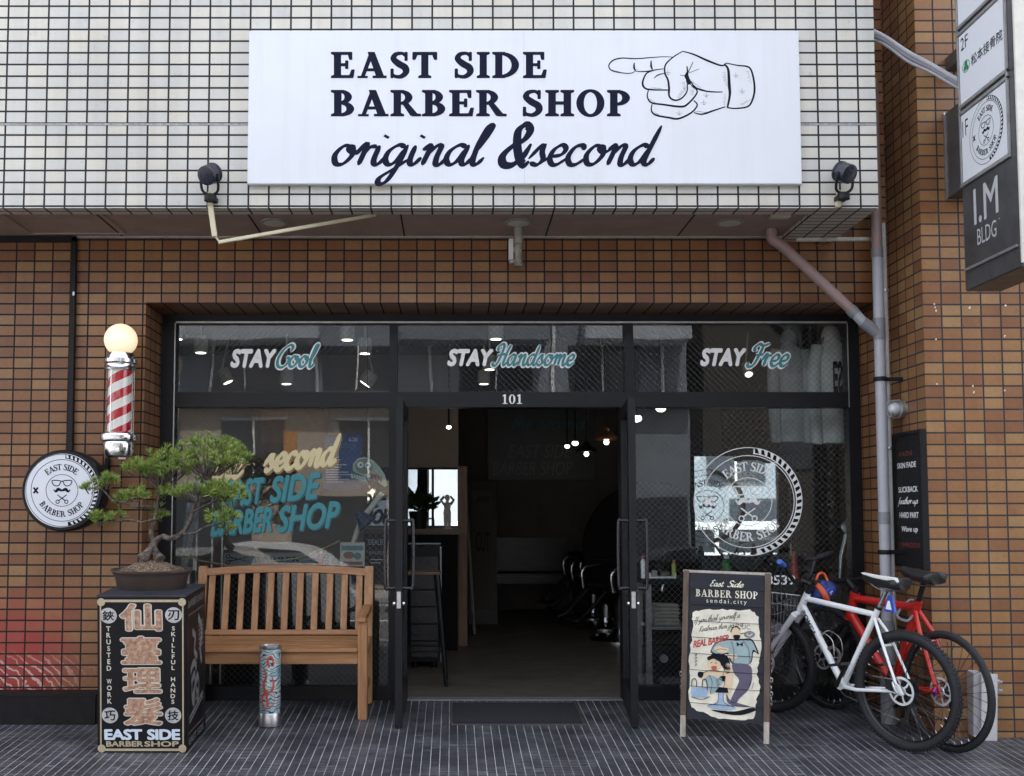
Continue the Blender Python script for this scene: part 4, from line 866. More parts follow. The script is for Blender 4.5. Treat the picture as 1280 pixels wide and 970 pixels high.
for pts, w in (([(.008, .2), (-.02, .22), (-.03, .26), (-.012, .3), (-.03, .35)], .012), ([(.0, .2), (-.035, .19), (-.04, .15), (-.02, .11)], .011), ([(.02, .21), (.035, .25), (.025, .3)], .01), ([(.01, .36), (-.005, .39), (.012, .42), (.03, .4), (.035, .36)], .011), ([(-.01, .19), (.0, .14), (-.015, .1)], .009)):
    m.put([ribbon(pts, [w * 1.5, w * 1.4, w * .6], 6)])
m.lay = 1; m.put([ribbon([(.014, .215), (.016, .19), (.015, .155), (.014, .12)], [.026, .05, .062, .056, .02], 6)]); m.c = 1; m.lay = 2
for k in range(5): m.put([ribbon([(-.008 + .002 * k, .25 + k * .024), (.012, .252 + k * .024)], .014, 0)])
m.build('printed_octopus', [plain('octopus_red', (.42, .06, .03), .4), plain('pale_print', (.55, .57, .55), .4)], t)

# ================================================================ door mat
a, c, d, e = gnd(566, 906), gnd(729, 906), gnd(722, 881), gnd(568, 881)
t = thing('door_mat', 'long dark ribbed door mat in front of the open doors', 'doormat', ((a.x + c.x) / 2, a.y, gz(a.y)))
mw, md = c.x - a.x, d.y - a.y; MM = T((a.x + c.x) / 2, a.y, gz(a.y)) @ TILTM
b = MB(); b.box((-mw / 2, 0, .004), (mw / 2, md, .016), MM); b.build('pile', plain('charcoal_pile', (.012, .013, .018), .95, 0, .5, 120, .6), t, world=True, bevel=.003)
b = MB(); b.box((-mw / 2 - .012, -.012, .001), (mw / 2 + .012, md + .012, .007), MM); b.build('edging', plain('tan_edging', (.07, .06, .05), .8), t, world=True)
# ================================================================ lettered box stand
A, B_ = gnd(122, 941), gnd(233, 941); bw = .475; yaw_ = R(0)
bh = .865; bd = .46
c = (A + B_) / 2
t = thing('sign_pedestal', 'tall black lettered box with gold kanji holding the bonsai', 'pedestal', c, TILTM)
bw = (B_ - A).length
bxp = MB(); bxp.box((-bw / 2, 0, 0), (bw / 2, bd, bh)); bxp.build('box_body', plain('satin_black', (.007, .007, .009), .45, 0, .2, spec=.25), t, bevel=.004)
MB().box((-bw / 2 - .004, -.004, bh), (bw / 2 + .004, bd + .004, bh + .012)).build('lid', plain('dark_lid', (.03, .032, .045), .4, 0, .3, 6), t, bevel=.003)
M_GOLD = plain('pale_gold_ink', (.5, .42, .28), .42, .25, .12, 30); M_RUST = N('mottled_copper_ink'); M_RUST.set(Base_Color=M_RUST.ramp(M_RUST.noise(38, M_RUST.obj(), 4, .7), [(.32, (.2, .09, .05)), (.55, (.45, .27, .18)), (.72, (.62, .45, .34))]), Roughness=.5); M_RUST = M_RUST.m
M_BONE = plain('bone_ink', (.62, .58, .5), .5, 0, .08); M_SILV = plain('silver_disc_ink', (.5, .5, .49), .4, .2, .2, 20); M_BLUEW = plain('pale_blue_white', (.62, .69, .78), .5, 0, .06)
TM = WM[t.name]
def bf(x, y):   # x, y in units of the printed front as seen in the photograph crop
    f = (y - 65) / 875; xl = 80 - 35 * f; xr = 537 - 7 * f
    return TM @ Vector((-bw / 2 + bw * (x - xl) / (xr - xl), 0, bh * (1 - f)))
m = Mark(lambda x, y: bf(x, -y), TM.to_3x3() @ Vector((0, -1, 0)), .001)
# frame lines
def cornerfix(x0, x1, y0, y1, w): return [pol(rect(x0, y0, x1, y0 + w)), pol(rect(x0, y1 - w, x1, y1)), pol(rect(x0, y0 + w, x0 + w, y1 - w)), pol(rect(x1 - w, y0 + w, x1, y1 - w))]
m.fr = lambda x, y: TM @ Vector((-bw / 2 + bw * x, 0, bh * y)); m.c = 0
m.put(cornerfix(.03, .972, .012, .985, .016))
for cx_, cy_ in ((.046, .028), (.956, .028), (.046, .969), (.956, .969)):
    m.put([pol(ell(cx_, cy_, .045, .026, 16), 2)])
    m.c = 3; m.put([oval(cx_, cy_, .034, .02, .008, .005)]); m.c = 0
m.fr = lambda x, y: bf(x, -y)
for ch, x0, y0, x1, y1 in (('仙', 188, 97, 415, 258), ('臺', 188, 280, 410, 445), ('理', 192, 458, 408, 608), ('髮', 190, 626, 410, 788)):
    m.c = 1; m.lay = 0; m.fit(fat(sans(ch), .058, 12), x0, -y1, x1, -y0); m.c = 2; m.lay = 1; m.fit(fat(sans(ch), .027, 8), x0 + 5, -y1 + 5, x1 - 5, -y0 - 5)
for ch, x, y in (('鋏', 134, 168), ('刃', 472, 165), ('巧', 121, 729), ('技', 461, 729)):
    m.lay = 0; m.c = 4; m.put([pol(ell(x, -y, 44, 44, 32))]); m.c = 3; m.lay = 1; m.fit(fat(sans(ch), .018, 4), x - 30, -y - 28, x + 30, -y + 28)
m.lay = 0; m.c = 1
for s_, xa in (('TRUSTED WORK', 131), ('SKILLFUL HANDS', 470)):
    y = 228; st = 444 / len(s_)
    for ch in s_:
        if ch != ' ': f = (y - 228) / 444; xx = xa - 10 * f + (4 if xa < 300 else -4) * 0; g = sans(ch, .03); bb = bbox(g); w = min(26, (bb[2] - bb[0]) / max(bb[3] - bb[1], .1) * 26); m.fit(g, xx - w / 2, -y - st * .74, xx + w / 2, -y)
        y += st
m.c = 5; m.fit(sans('EAST', .06, 0, .95), 86, -868, 292, -806); m.fit(sans('SIDE', .06, 0, .95), 318, -868, 498, -806); m.c = 0; m.fit(sans('BARBER', .045), 94, -905, 296, -874); m.fit(sans('SHOP', .045), 302, -905, 490, -874)
m.build('front_lettering', [M_GOLD, M_BONE, M_RUST, M_INK, M_SILV, M_BLUEW], t)
m = Mark(lambda x, y: TM @ Vector((bw / 2, bd * x, bh * y)), TM.to_3x3() @ Vector((1, 0, 0)), .001); m.c = 0
m.put(cornerfix(.1, .9, .1, .88, .012)); m.c = 1; m.fit(sans('BARBER SHOP', .02), .1, .92, .9, .97); m.fit(sans('EAST SIDE', .02), .12, .03, .88, .075)
random.seed(11)
m.put([ribbon([(.3, .75), (.45, .7), (.4, .62), (.55, .56)], .05), ribbon([(.6, .82), (.8, .72), (.7, .6), (.78, .5)], .06), ribbon([(.2, .5), (.4, .54), (.5, .48)], .05), ribbon([(.25, .42), (.4, .46), (.45, .4), (.6, .43)], .05), ribbon([(.15, .17), (.85, .26)], .015, 0), ribbon([(.15, .2), (.85, .29)], .02, 0), pol([(.35, .28), (.5, .28), (.6, .33), (.43, .4), (.27, .33)])])
for k in range(6): m.put([ribbon([(.62, .6 + k * .03), (.86, .63 + k * .03)], .014, 0)])
m.put([ring(.36, .36, .08, .11, n=14), ring(.55, .36, .07, .1, n=14)]); m.build('side_drawing', [plain('faded_bronze_ink', (.1, .06, .045), .5), plain('grey_ink', (.17, .16, .155), .5)], t)

# ================================================================ bonsai on the box
PYB = c.y + bd * .5
zp = at(190, 729, PYB).z; pcx = at(190, 715, PYB).x
topz = (TM @ Vector((0, bd / 2, bh + .0125))).z
BS = Matrix.Translation((pcx, PYB, topz)) @ TILTM
t = thing('bonsai_tree', 'pine bonsai in a shallow brown oval tray on the lettered box', 'bonsai', (pcx, PYB, topz), TILTM)
ps = PYB / FPX
MB().lathe([(.0 + 43 * ps, 0), (44 * ps, .004), (47 * ps, .075), (51 * ps, .1), (52 * ps, .104), (52 * ps, .114), (48 * ps, .114), (46 * ps, .1)], Matrix(), 48, sx=.96, sy=.62).build('pot', plain('dark_clay', (.05, .034, .028), .55, 0, .25, 10, .1), t)
random.seed(4); b = MB(); nn = 30; prof = [(46 * ps, .098), (40 * ps, .106), (32 * ps, .122), (20 * ps, .145), (8 * ps, .158), (.001, .16)]
b.lathe(prof, Matrix(), 40, sx=.96, sy=.62)
for k in range(len(b.v)): b.v[k] += Vector((random.uniform(-.004, .004), random.uniform(-.004, .004), random.uniform(-.004, .006)))
for k in range(420):
    a = random.uniform(0, 6.28); r_ = 45 * ps * math.sqrt(random.random()); f = r_ / (46 * ps); zz = .16 - .058 * f ** 1.3; x, y = r_ * math.cos(a) * .96, r_ * math.sin(a) * .62; q_ = random.uniform(.0025, .006); b.ball((x, y, zz + q_ * .3), (q_, q_, q_ * .8), 6)
q = N('gritty_soil'); q.set(Base_Color=q.ramp(q.noise(90, q.obj(), 4, .7), [(.35, (.05, .033, .02)), (.55, (.17, .12, .08)), (.7, (.32, .26, .19))]), Roughness=.9); b.build('soil', q.m, t, smooth=False)
def bp(u, v, dy=0): return BS.inverted() @ at(u, v, PYB + dy)
q = N('pine_bark'); f = q.noise(34, q.obj(), 6, .7); q.set(Base_Color=q.ramp(f, [(.36, (.03, .022, .018)), (.52, (.1, .08, .065)), (.68, (.22, .19, .165))]), Roughness=.9); q.bump(f, .9, .012); M_BARK = q.m
b = MB()
limb = lambda pts, r: b.tube([bp(*p_) for p_ in pts], r, 10, smooth=6)
limb([(176, 700, -.02), (187, 690), (193, 678), (203, 671), (213, 673, -.02), (226, 668, -.03), (236, 655, -.02), (241, 640), (247, 620), (252, 603), (259, 588), (266, 574)], [.034, .03, .02, .017, .016, .015, .014, .012, .01, .009, .007, .005])
limb([(201, 699, -.03), (194, 690), (192, 678), (189, 664), (193, 650), (196, 634), (199, 618), (203, 600), (207, 588)], [.03, .022, .015, .014, .012, .01, .009, .007, .004])
limb([(196, 640), (186, 633, -.03), (170, 634, -.05), (155, 628, -.06), (140, 625, -.07), (128, 612, -.08), (114, 610, -.08)], [.009, .008, .007, .006, .005, .004])
limb([(196, 648), (178, 652, -.05), (160, 650, -.07), (138, 652, -.08), (124, 653, -.08)], [.006, .005, .004, .003]); limb([(155, 628, -.06), (172, 621, -.06)], [.005, .003])
limb([(226, 668, -.03), (244, 666, -.05), (258, 658, -.06), (270, 656, -.06), (288, 648, -.06)], [.009, .008, .006, .005, .003])
limb([(241, 640), (256, 632, -.03), (272, 625, -.04), (292, 618, -.05)], [.008, .006, .005, .003]); limb([(247, 620), (232, 612, .03), (222, 606, .04)], [.007, .005, .003]); limb([(252, 603), (272, 590, .02), (295, 578, .02)], [.006, .004, .003]); limb([(197, 640), (203, 636, .03), (210, 640, .04)], [.006, .003]); limb([(199, 612), (183, 598, .02), (172, 585, .03)], [.005, .003])
from mathutils import noise as mnoise
b.v = [p_ + mnoise.noise_vector(p_ * 60) * .0035 + mnoise.noise_vector(p_ * 150) * .0014 for p_ in b.v]
b.build('trunk', M_BARK, t, sharp=60)
q = N('pine_needle'); g_ = q.n('NewGeometry'); rnd = g_.outputs['Random Per Island']; base_ = q.ramp(rnd, [(0, (.07, .12, .02)), (.3, (.17, .27, .045)), (.65, (.33, .46, .09)), (.92, (.52, .6, .2)), (1, (.5, .42, .17))])
base_ = q.mix(.6, base_, q.ramp(q.noise(14, q.obj(), 3), [(.35, (.45, .5, .45)), (.65, (1.15, 1.15, 1.1))]), 'MULTIPLY'); q.set(Base_Color=base_, Roughness=.5, Subsurface_Weight=0); M_NEEDLE = q.m
random.seed(21); b = MB(); tw = MB()
def tuft(c, up, n_, L):
    for k in range(int(n_ * 1.3)):
        d = (up + Vector((random.gauss(0, .55), random.gauss(0, .55), random.gauss(0, .4)))).normalized(); l_ = L * random.uniform(.65, 1.15); s_ = d.cross(Vector((random.random(), random.random() - .5, .3))).normalized() * .0015
        m_ = c + d * l_ * .55 + Vector((0, 0, .002)); e_ = c + d * l_ + Vector((0, 0, -.0012)); b.add([c - s_, c + s_, m_ + s_ * .9, m_ - s_ * .9, e_], [(0, 1, 2, 3), (3, 2, 4)])
def pad(u, v, rx, ry, n_, dy=0, rz=None, L=.043):
    ce = bp(u, v, dy); RXm = rx * ps; RYm = ry * ps * 1.12
    for k in range(int(n_ * 1.2)):
        a = random.uniform(0, 6.28); r_ = random.random() ** .5; x, y = RXm * r_ * math.cos(a), (rz or RXm * .8) * r_ * math.sin(a)
        h_ = RYm * math.sqrt(max(0, 1 - r_ * r_)); zz = random.uniform(-.55, .95) * h_ + random.gauss(0, .004)
        up = Vector((x / max(RXm, .01) * .7, y / max(RXm, .01) * .7, .75 + zz / max(RYm, .01) * .3)).normalized()
        q_ = ce + Vector((x, y, zz)); tuft(q_, up, random.randint(20, 28), L)
        if k % 3 == 0: b.c = 1; b.tube([ce + Vector((x * .3, y * .3, -RYm * .75)), ce + Vector((x * .75, y * .75, -RYm * .3 + zz * .3)), q_], [.0028, .002, .0014], 5); b.c = 0
for args in ((262, 572, 45, 27, 135, .0), (290, 578, 22, 18, 40, .02), (205, 585, 36, 25, 85, .02), (172, 586, 16, 12, 20, .02), (246, 616, 40, 14, 60, -.02), (276, 615, 22, 14, 30, -.04), (133, 604, 15, 9, 20, -.07), (112, 612, 9, 6, 9, -.08), (168, 619, 17, 10, 20, -.05), (150, 626, 12, 7, 10, -.06), (124, 650, 13, 8, 15, -.08), (145, 646, 9, 6, 8, -.08), (290, 621, 15, 16, 26, -.05), (278, 648, 19, 14, 30, -.06), (283, 662, 9, 8, 9, -.06), (201, 644, 9, 10, 12, .03), (205, 618, 12, 8, 10, .0)): pad(*args)
b.build('foliage', [M_NEEDLE, M_BARK], t, smooth=False)

# ================================================================ A-frame board
F0, F1 = gnd(853.5, 921), gnd(958, 930); wv = Vector((F1.x - F0.x, F1.y - F0.y, 0)); aw = wv.length; az = math.atan2(wv.y, wv.x)
c = (F0 + F1) / 2; ROT = TILTM @ yaw(az)
t = thing('a_frame_sign', 'weathered A-frame pavement board with a painted barber scene', 'sandwich board', c, ROT); AM = WM[t.name]
M_POST = wood('weathered_brown_post', (.055, .035, .026), (.13, .09, .065), 2); M_GREYW = wood('bare_grey_timber', (.28, .25, .22), (.5, .46, .4), 2); M_NAVYW = wood('dark_painted_boards', (.006, .008, .014), (.017, .019, .03), 0, rough=.75); M_RED_W = wood('red_brown_post', (.09, .04, .02), (.2, .09, .05), 2)
HT = .95; LE = math.atan2(.2, HT); LF = Matrix.Rotation(-LE, 4, 'X'); LB = Matrix.Translation((0, .41, 0)) @ Matrix.Rotation(LE, 4, 'X'); LL = HT / math.cos(LE)
def panel_side(Mx, front):
    for sx in (-1, 1):
        x = sx * (aw / 2 - .0)
        b = MB(); b.box((x - .017, -.018, .125), (x + .017, .018, LL), Mx); b.build('post', M_POST if front else M_RED_W, t, bevel=.003)
        b = MB(); b.box((x - .0155, -.0165, 0), (x + .0155, .0165, .124), Mx); b.build('foot', M_GREYW if front else M_RED_W, t, bevel=.002)
    y0 = .105; nb = 9; hb = (LL - .012 - y0) / nb
    if front:
        b = MB()
        for k in range(nb): b.box((-aw / 2 + .018, -.009 + random.uniform(-.001, .001), y0 + k * hb + .001), (aw / 2 - .018, .006, y0 + (k + 1) * hb - .001), Mx)
        return b.build('board', M_NAVYW, t, bevel=.0015)
    MB().box((-aw / 2 + .018, -.006, y0), (aw / 2 - .018, .006, LL - .02), Mx).build('back_board', M_RED_W, t)
random.seed(8); panel_side(LF, True); panel_side(LB, False)
b = MB(); b.box((-aw / 2 - .02, -.012, LL - .012), (aw / 2 + .02, .014, LL + .004), LF); b.build('cap_rail', M_GREYW, t, bevel=.002)
def hinge(x):
    return None
for sx in (-1, 1):      # chain on the right side only shows, one on each side holds the legs apart
    b = MB(); P0 = LF @ Vector((sx * (aw / 2 + .02), .0, .36)); P1 = LB @ Vector((sx * (aw / 2 + .02), .0, .42)); 
    for k in range(15):
        f = k / 14; pt = P0.lerp(P1, f) + Vector((0, 0, -.2 * (1 - (2 * f - 1) ** 2))); dd = (P1 - P0) / 14 + Vector((0, 0, .2 * 4 * (2 * f - 1) / 14)); qv = dd.to_track_quat('X', 'Z').to_matrix().to_4x4(); b.torus(Matrix.Translation(pt) @ qv @ Matrix.Rotation(R(90 * (k % 2)), 4, 'X') @ Matrix.Diagonal((1.6, 1, 1, 1)), .008, .0026, 12, 6)
    b.build('chain', M_STEEL, t)
# painted face: coordinates of the crop, carried to the leaning board
BT, BBm = LL - .012, .105
def af(x, y):
    f = (y - 85) / 720; xl = 82 - 14 * f; xr = 480 - 12 * f
    return AM @ (LF @ Vector((-aw / 2 + .018 + (aw - .036) * (x - xl) / (xr - xl), -.0092, BT + (BBm - BT) * f)))
m = Mark(lambda x, y: af(x, -y), (AM.to_3x3() @ LF.to_3x3()) @ Vector((0, -1, 0)), .0016); MS = ['cream', 'red', 'sky', 'plum', 'skin', 'ink', 'dark_grey', 'steel_blue']
pm = [plain('cream_paint', (.7, .66, .54), .65, 0, .2, 9), plain('faded_red_paint', (.45, .07, .06), .6), plain('pale_blue_paint', (.27, .37, .38), .6, 0, .1), plain('plum_paint', (.09, .075, .13), .6, 0, .2), plain('peach_paint', (.66, .5, .33), .6, 0, .08), M_INK, plain('grey_paint', (.2, .2, .22), .6), plain('sky_paint', (.3, .41, .56), .6)]
m.c = 0; m.fit(cursive('East', .28, .3), 192, -151, 268, -116); m.fit(cursive('Side', .28, .3), 284, -151, 372, -116)
m.fit(seriftext('BARBER SHOP', .07), 116, -204, 443, -165); m.fit(sans('sendai.city', .0, 0, 1.4), 173, -238, 386, -210)
random.seed(14); edge = []
for x, y in ((105, 285), (170, 268), (260, 262), (340, 262), (400, 258), (445, 290), (450, 360), (462, 430), (448, 500), (440, 570), (452, 640), (432, 700), (425, 770), (350, 790), (240, 792), (160, 770), (100, 745), (82, 690), (86, 600), (84, 500), (98, 400), (100, 330)): edge.append((x, -y))
edge = [(p_.x + random.uniform(-5, 5), p_.y + random.uniform(-5, 5)) for p_ in cr([(x, y, 0) for x, y in edge], 4, True)]
m.put([pol(edge)])
m.lay = 1
K = lambda c_, pts, lay=1, sm=4: (setattr(m, 'c', c_), setattr(m, 'lay', lay), m.put([pol([(p_.x, p_.y) for p_ in cr([(x, -y, 0) for x, y in pts], sm, True)] if sm else [(x, -y) for x, y in pts])]))
Ln = lambda c_, pts, w, lay=4: (setattr(m, 'c', c_), setattr(m, 'lay', lay), m.put([ribbon([(x, -y) for x, y in pts], w, 5)]))
def slant(g, x0, y0, x1, y1, rise): m.fr0 = m.fr; m.fit(g, x0, -y0, x1, -y1, rise=rise)
m.c = 5; m.lay = 1
slant(cursive('If you think yourself a', .17, .35), 108, 350, 352, 306, .16); slant(cursive('Realman then go to a', .17, .35), 134, 392, 368, 350, .17)
m.c = 1; slant(sans('REAL BARBER', .05, .15, .9), 104, 460, 294, 424, .22)
m.c = 6; m.fit(sans('UC', .0), 360, -354, 405, -330); m.lay = 2
# the barber: head, shirt, braces, trousers
K(5, [(196, 470), (215, 435), (250, 415), (300, 405), (330, 405), (370, 400), (415, 402), (448, 470), (420, 462), (402, 520), (310, 525), (285, 480), (240, 492), (200, 478)], 1)
K(2, [(202, 466), (220, 438), (255, 420), (300, 411), (335, 412), (372, 406), (410, 408), (438, 462), (416, 452), (398, 518), (314, 520), (290, 474), (245, 484), (208, 474)], 2)
K(3, [(312, 524), (400, 528), (412, 580), (395, 640), (345, 690), (330, 712), (300, 706), (330, 640), (345, 600), (320, 570)], 2)
K(4, [(305, 360), (330, 345), (352, 358), (352, 395), (335, 408), (310, 398)], 2); K(5, [(318, 385), (350, 384), (346, 402), (332, 410), (318, 400)], 3); Ln(5, [(302, 372), (312, 350), (335, 343), (352, 356)], 5)
Ln(6, [(305, 415), (318, 460), (316, 520)], 8, 3); Ln(6, [(365, 408), (395, 450), (400, 520)], 8, 3); K(5, [(332, 418), (350, 428), (366, 416), (364, 438), (350, 430), (334, 440)], 3, 0)
K(4, [(215, 455), (240, 440), (262, 448), (290, 452), (280, 472), (240, 474)], 3); Ln(5, [(222, 466), (250, 456), (282, 460)], 2); K(4, [(290, 480), (330, 478), (340, 492), (318, 502), (292, 494)], 3); Ln(5, [(352, 376), (380, 372)], 3); K(6, [(378, 368), (405, 360), (428, 372), (420, 390), (395, 394), (372, 386)], 2); Ln(0, [(385, 375), (400, 385), (415, 372)], 4, 3)
# the customer, tilted back in the chair under a cape
K(5, [(205, 482), (260, 480), (292, 500), (300, 560), (280, 575), (258, 540), (225, 515), (200, 500)], 2)
K(4, [(185, 515), (215, 505), (245, 520), (250, 548), (228, 562), (200, 560), (182, 540)], 3); K(5, [(180, 500), (215, 488), (250, 505), (244, 518), (212, 506), (186, 516)], 4); K(1, [(200, 545), (225, 540), (228, 556), (208, 560)], 4); Ln(5, [(196, 528), (206, 524)], 3); Ln(5, [(218, 526), (230, 526)], 3)
K(4, [(150, 578), (200, 558), (258, 560), (285, 520), (312, 560), (308, 640), (290, 680), (262, 650), (272, 600), (225, 592), (170, 612), (150, 606)], 2); Ln(5, [(285, 520), (262, 580), (272, 600), (264, 648)], 2); Ln(5, [(152, 580), (200, 562), (255, 566)], 2)
K(2, [(165, 608), (190, 588), (228, 596), (245, 625), (225, 660), (195, 676), (186, 640)], 3); Ln(5, [(190, 590), (205, 620), (195, 676)], 2); K(2, [(225, 605), (250, 595), (258, 620), (232, 640)], 3)
K(5, [(132, 575), (160, 576), (150, 602), (130, 596)], 3); K(5, [(246, 590), (274, 586), (268, 612), (244, 606)], 3)
# the chair
K(7, [(94, 652), (172, 646), (184, 660), (176, 696), (100, 700), (92, 676)], 2, 0); Ln(5, [(98, 650), (98, 620), (112, 608), (122, 622), (122, 648)], 4); Ln(5, [(152, 648), (156, 614), (174, 612), (180, 660)], 4); Ln(5, [(95, 698), (150, 706), (190, 690)], 3)
K(5, [(218, 640), (285, 642), (290, 666), (222, 668)], 3, 0); K(7, [(238, 668), (262, 668), (268, 712), (320, 730), (322, 742), (260, 750), (190, 744), (182, 732), (232, 714)], 2); Ln(5, [(238, 668), (232, 714), (184, 732)], 2); Ln(5, [(262, 668), (268, 712), (320, 732)], 2)
K(3, [(280, 670), (300, 700), (360, 715), (400, 722), (330, 726), (285, 712)], 2); K(5, [(200, 752), (320, 752), (410, 728), (430, 740), (350, 768), (260, 766)], 2)
for k in range(4): Ln(5, [(112, 492 + k * 16), (124, 488 + k * 16), (114, 500 + k * 16)], 2)
Ln(5, [(395, 625), (408, 600), (412, 580)], 2); Ln(5, [(410, 640), (420, 610)], 2)
m.lay = 6; m.c = 5
for k in range(1, 9):
    y = 85 + 720 * (k / 9); m.put([ribbon([(84, -y), (260, -y - 1), (470, -y)], 2.4, 4)])
random.seed(2); m.lay = 5; m.c = 6
for k in range(60):
    x, y = random.uniform(95, 445), random.uniform(290, 780); m.put([pol([(x, -y), (x + random.uniform(2, 7), -y - 1), (x + random.uniform(1, 6), -y - random.uniform(1, 4))])])
m.build('painting', pm, t)
# ================================================================ bicycles leaning together at the right
M_TYRE = plain('tyre_rubber', (.013, .013, .016), .75, 0, .3, 40, .2); M_RIMB = plain('black_rim', (.02, .02, .022), .3, .6, .1); M_SPOKE = plain('spoke_steel', (.4, .4, .42), .3, 1, .05); M_DARKSP = plain('dark_spoke', (.05, .05, .055), .35, .8)
M_BLKP = plain('black_component', (.016, .016, .018), .4, .3, .2); M_SAD = plain('saddle_vinyl', (.014, .014, .015), .5, 0, .2)
YX = Matrix.Rotation(R(90), 4, 'X')     # wheel axis onto local Y
def bike(label, P0, P1, wr, base, seatc, headt, headb, bb, frame_m, fork_m, fr_r, steer, wide, knobs, lean, sp):
    """local x forward from the rear contact, z up, y to the left"""
    d = (P1 - P0).normalized(); up = (Vector((0, -SLOPE, 1)) + lean).normalized(); up = (up - d * up.dot(d)).normalized(); sd_ = up.cross(d)
    rot = Matrix((d, sd_, up)).transposed().to_4x4()
    t = thing('bicycle', label, 'bicycle', P0, rot); t['group'] = 'bicycles parked by the pier'
    rh, fh = Vector((0, 0, wr)), Vector((base, 0, wr)); V = Vector
    ST = Matrix.Translation(headt) @ Matrix.Rotation(steer, 4, (headt - headb).normalized()) @ Matrix.Translation(-headt)
    def wheel(C, Mx, rotor, cass):
        tt = wide
        ty = MB(); ty.torus(Mx @ T(*C) @ YX, wr - tt, tt, 64, 12, .95)
        if knobs:
            for k in range(90):
                a = 2 * math.pi * k / 90
                for off in (-.012, 0, .012):
                    aa = a + (.017 if off else 0); ty.box((-.006, -.005, -.003), (.006, .005, .003), Mx @ T(*C) @ Matrix.Rotation(aa, 4, 'Y') @ T(0, off, wr - (.002 if off else .0)))
        w = ty.build('tyre', M_TYRE, t); 
        b = MB(); rr_ = wr - tt * 1.9; b.torus(Mx @ T(*C) @ YX, rr_, .012, 64, 8, .95); b.build('rim', M_RIMB, w)
        b = MB()
        for s_ in (-1, 1): b.torus(Mx @ T(C[0], s_ * .0115, C[2]) @ YX, rr_ + .006, .0022, 64, 6)
        b.build('rim_edge', M_SPOKE, w)
        b = MB()
        for k in range(32):
            a = 2 * math.pi * k / 32; o = .42 * (1 if (k // 2) % 2 else -1); s_ = 1 if k % 2 else -1
            b.tube([Mx @ (C + V((.022 * math.cos(a + o * 2.4), s_ * .028, .022 * math.sin(a + o * 2.4)))), Mx @ (C + V(((rr_ - .006) * math.cos(a), 0, (rr_ - .006) * math.sin(a))))], .0014, 5)
        b.build('spokes', sp, w)
        b = MB()
        for k in range(32):
            a = 2 * math.pi * k / 32; b.tube([Mx @ (C + V((q_ * math.cos(a), 0, q_ * math.sin(a)))) for q_ in (rr_ - .026, rr_ - .008)], .0026, 6)
        b.build('nipples', M_SPOKE, w)
        b = MB(); b.tube([Mx @ (C + V((0, y, 0))) for y in (-.06, -.035, -.032, -.02, .02, .032, .035, .06)], [.006, .006, .026, .016, .016, .026, .006, .006], 16); b.build('hub', M_BLKP, w)
        if rotor:
            b = MB(); MR = Mx @ T(C[0], rotor, C[2]) @ YX
            vs, fs = ring(0, 0, .066, .08, n=40); b.add([MR @ V(p_) for p_ in vs], fs); b.add([MR @ V((p_[0], p_[1], .0018)) for p_ in vs], fs)
            for k in range(6):
                a = k * math.pi / 3; vs, fs = ribbon([(.018 * math.cos(a), .018 * math.sin(a)), (.045 * math.cos(a + .25), .045 * math.sin(a + .25)), (.069 * math.cos(a + .15), .069 * math.sin(a + .15))], .011); b.add([MR @ V((p_[0], p_[1], .0009)) for p_ in vs], fs)
            for k in range(30): a = k * .2094; b.lathe([(.0024, .0019), (.0024, .0025)], MR @ T(.073 * math.cos(a), .073 * math.sin(a), 0), 6) if 0 else None
            b.lathe([(.026, -.002), (.026, .004)], MR, 18); b.build('brake_disc', plain('disc_steel', (.78, .78, .8), .45, .7), w, smooth=False)
        if cass:
            b = MB()
            for k in range(7): b.lathe([(.026 + .006 * (6 - k), 0), (.026 + .006 * (6 - k), .002)], Mx @ T(C[0], cass + (.0045 * k) * (1 if cass > 0 else -1), C[2]) @ YX, 26)
            b.build('cassette', M_DARKSP, w, smooth=False)
    I_ = Matrix(); side = 1      # the side facing the picture is local +y or -y, set by the caller through the rotor sign
    wheel(rh, I_, .045, -.03); wheel(fh, ST, .045, 0)
    fr_tubes = MB(); r1 = fr_r
    st_top = seatc + (seatc - bb).normalized() * .035
    fr_tubes.tube([bb, st_top], r1, 16); fr_tubes.tube([headt + (headt - headb).normalized() * .01, headb - (headt - headb).normalized() * .005], r1 * 1.22, 16)
    fr_tubes.tube([seatc - (seatc - bb).normalized() * .01, headt - (headt - headb).normalized() * .03], r1 * .98, 16); fr_tubes.tube([bb, headb + (headt - headb).normalized() * .035], r1 * 1.15, 16)
    for s_ in (-1, 1):
        fr_tubes.tube([bb + V((-.03, s_ * .03, 0)), bb + V((-.13, s_ * .052, .004)), rh + V((.035, s_ * .062, -.006))], [r1 * .75, r1 * .62, r1 * .5], 10); fr_tubes.tube([seatc + V((0, s_ * .014, -.03)), seatc.lerp(rh, .3) + V((0, s_ * .045, 0)), rh + V((.02, s_ * .064, .035))], [r1 * .55, r1 * .52, r1 * .42], 10)
        fr_tubes.prism([(-.03, -.012), (.03, -.016), (.045, -.004), (.02, .045), (-.006, .03)], T(rh.x, s_ * .064 + (.004 if s_ > 0 else -.001), rh.z) @ YX, .006)
    fr_tubes.tube([bb + V((0, -.036, 0)), bb + V((0, .036, 0))], r1 * 1.35, 18); fr_tubes.tube([seatc.lerp(rh, .42) + V((0, -.05, .0)), seatc.lerp(rh, .42) + V((0, .05, .0))], .008, 8)
    fo = fr_tubes.build('frame', frame_m, t)
    b = MB(); crown = headb - (headt - headb).normalized() * .03
    b.tube([ST @ (crown + V((0, -.055, 0))), ST @ (crown + V((0, .055, 0)))], .02, 12); b.tube([ST @ headb, ST @ crown], .018, 12)
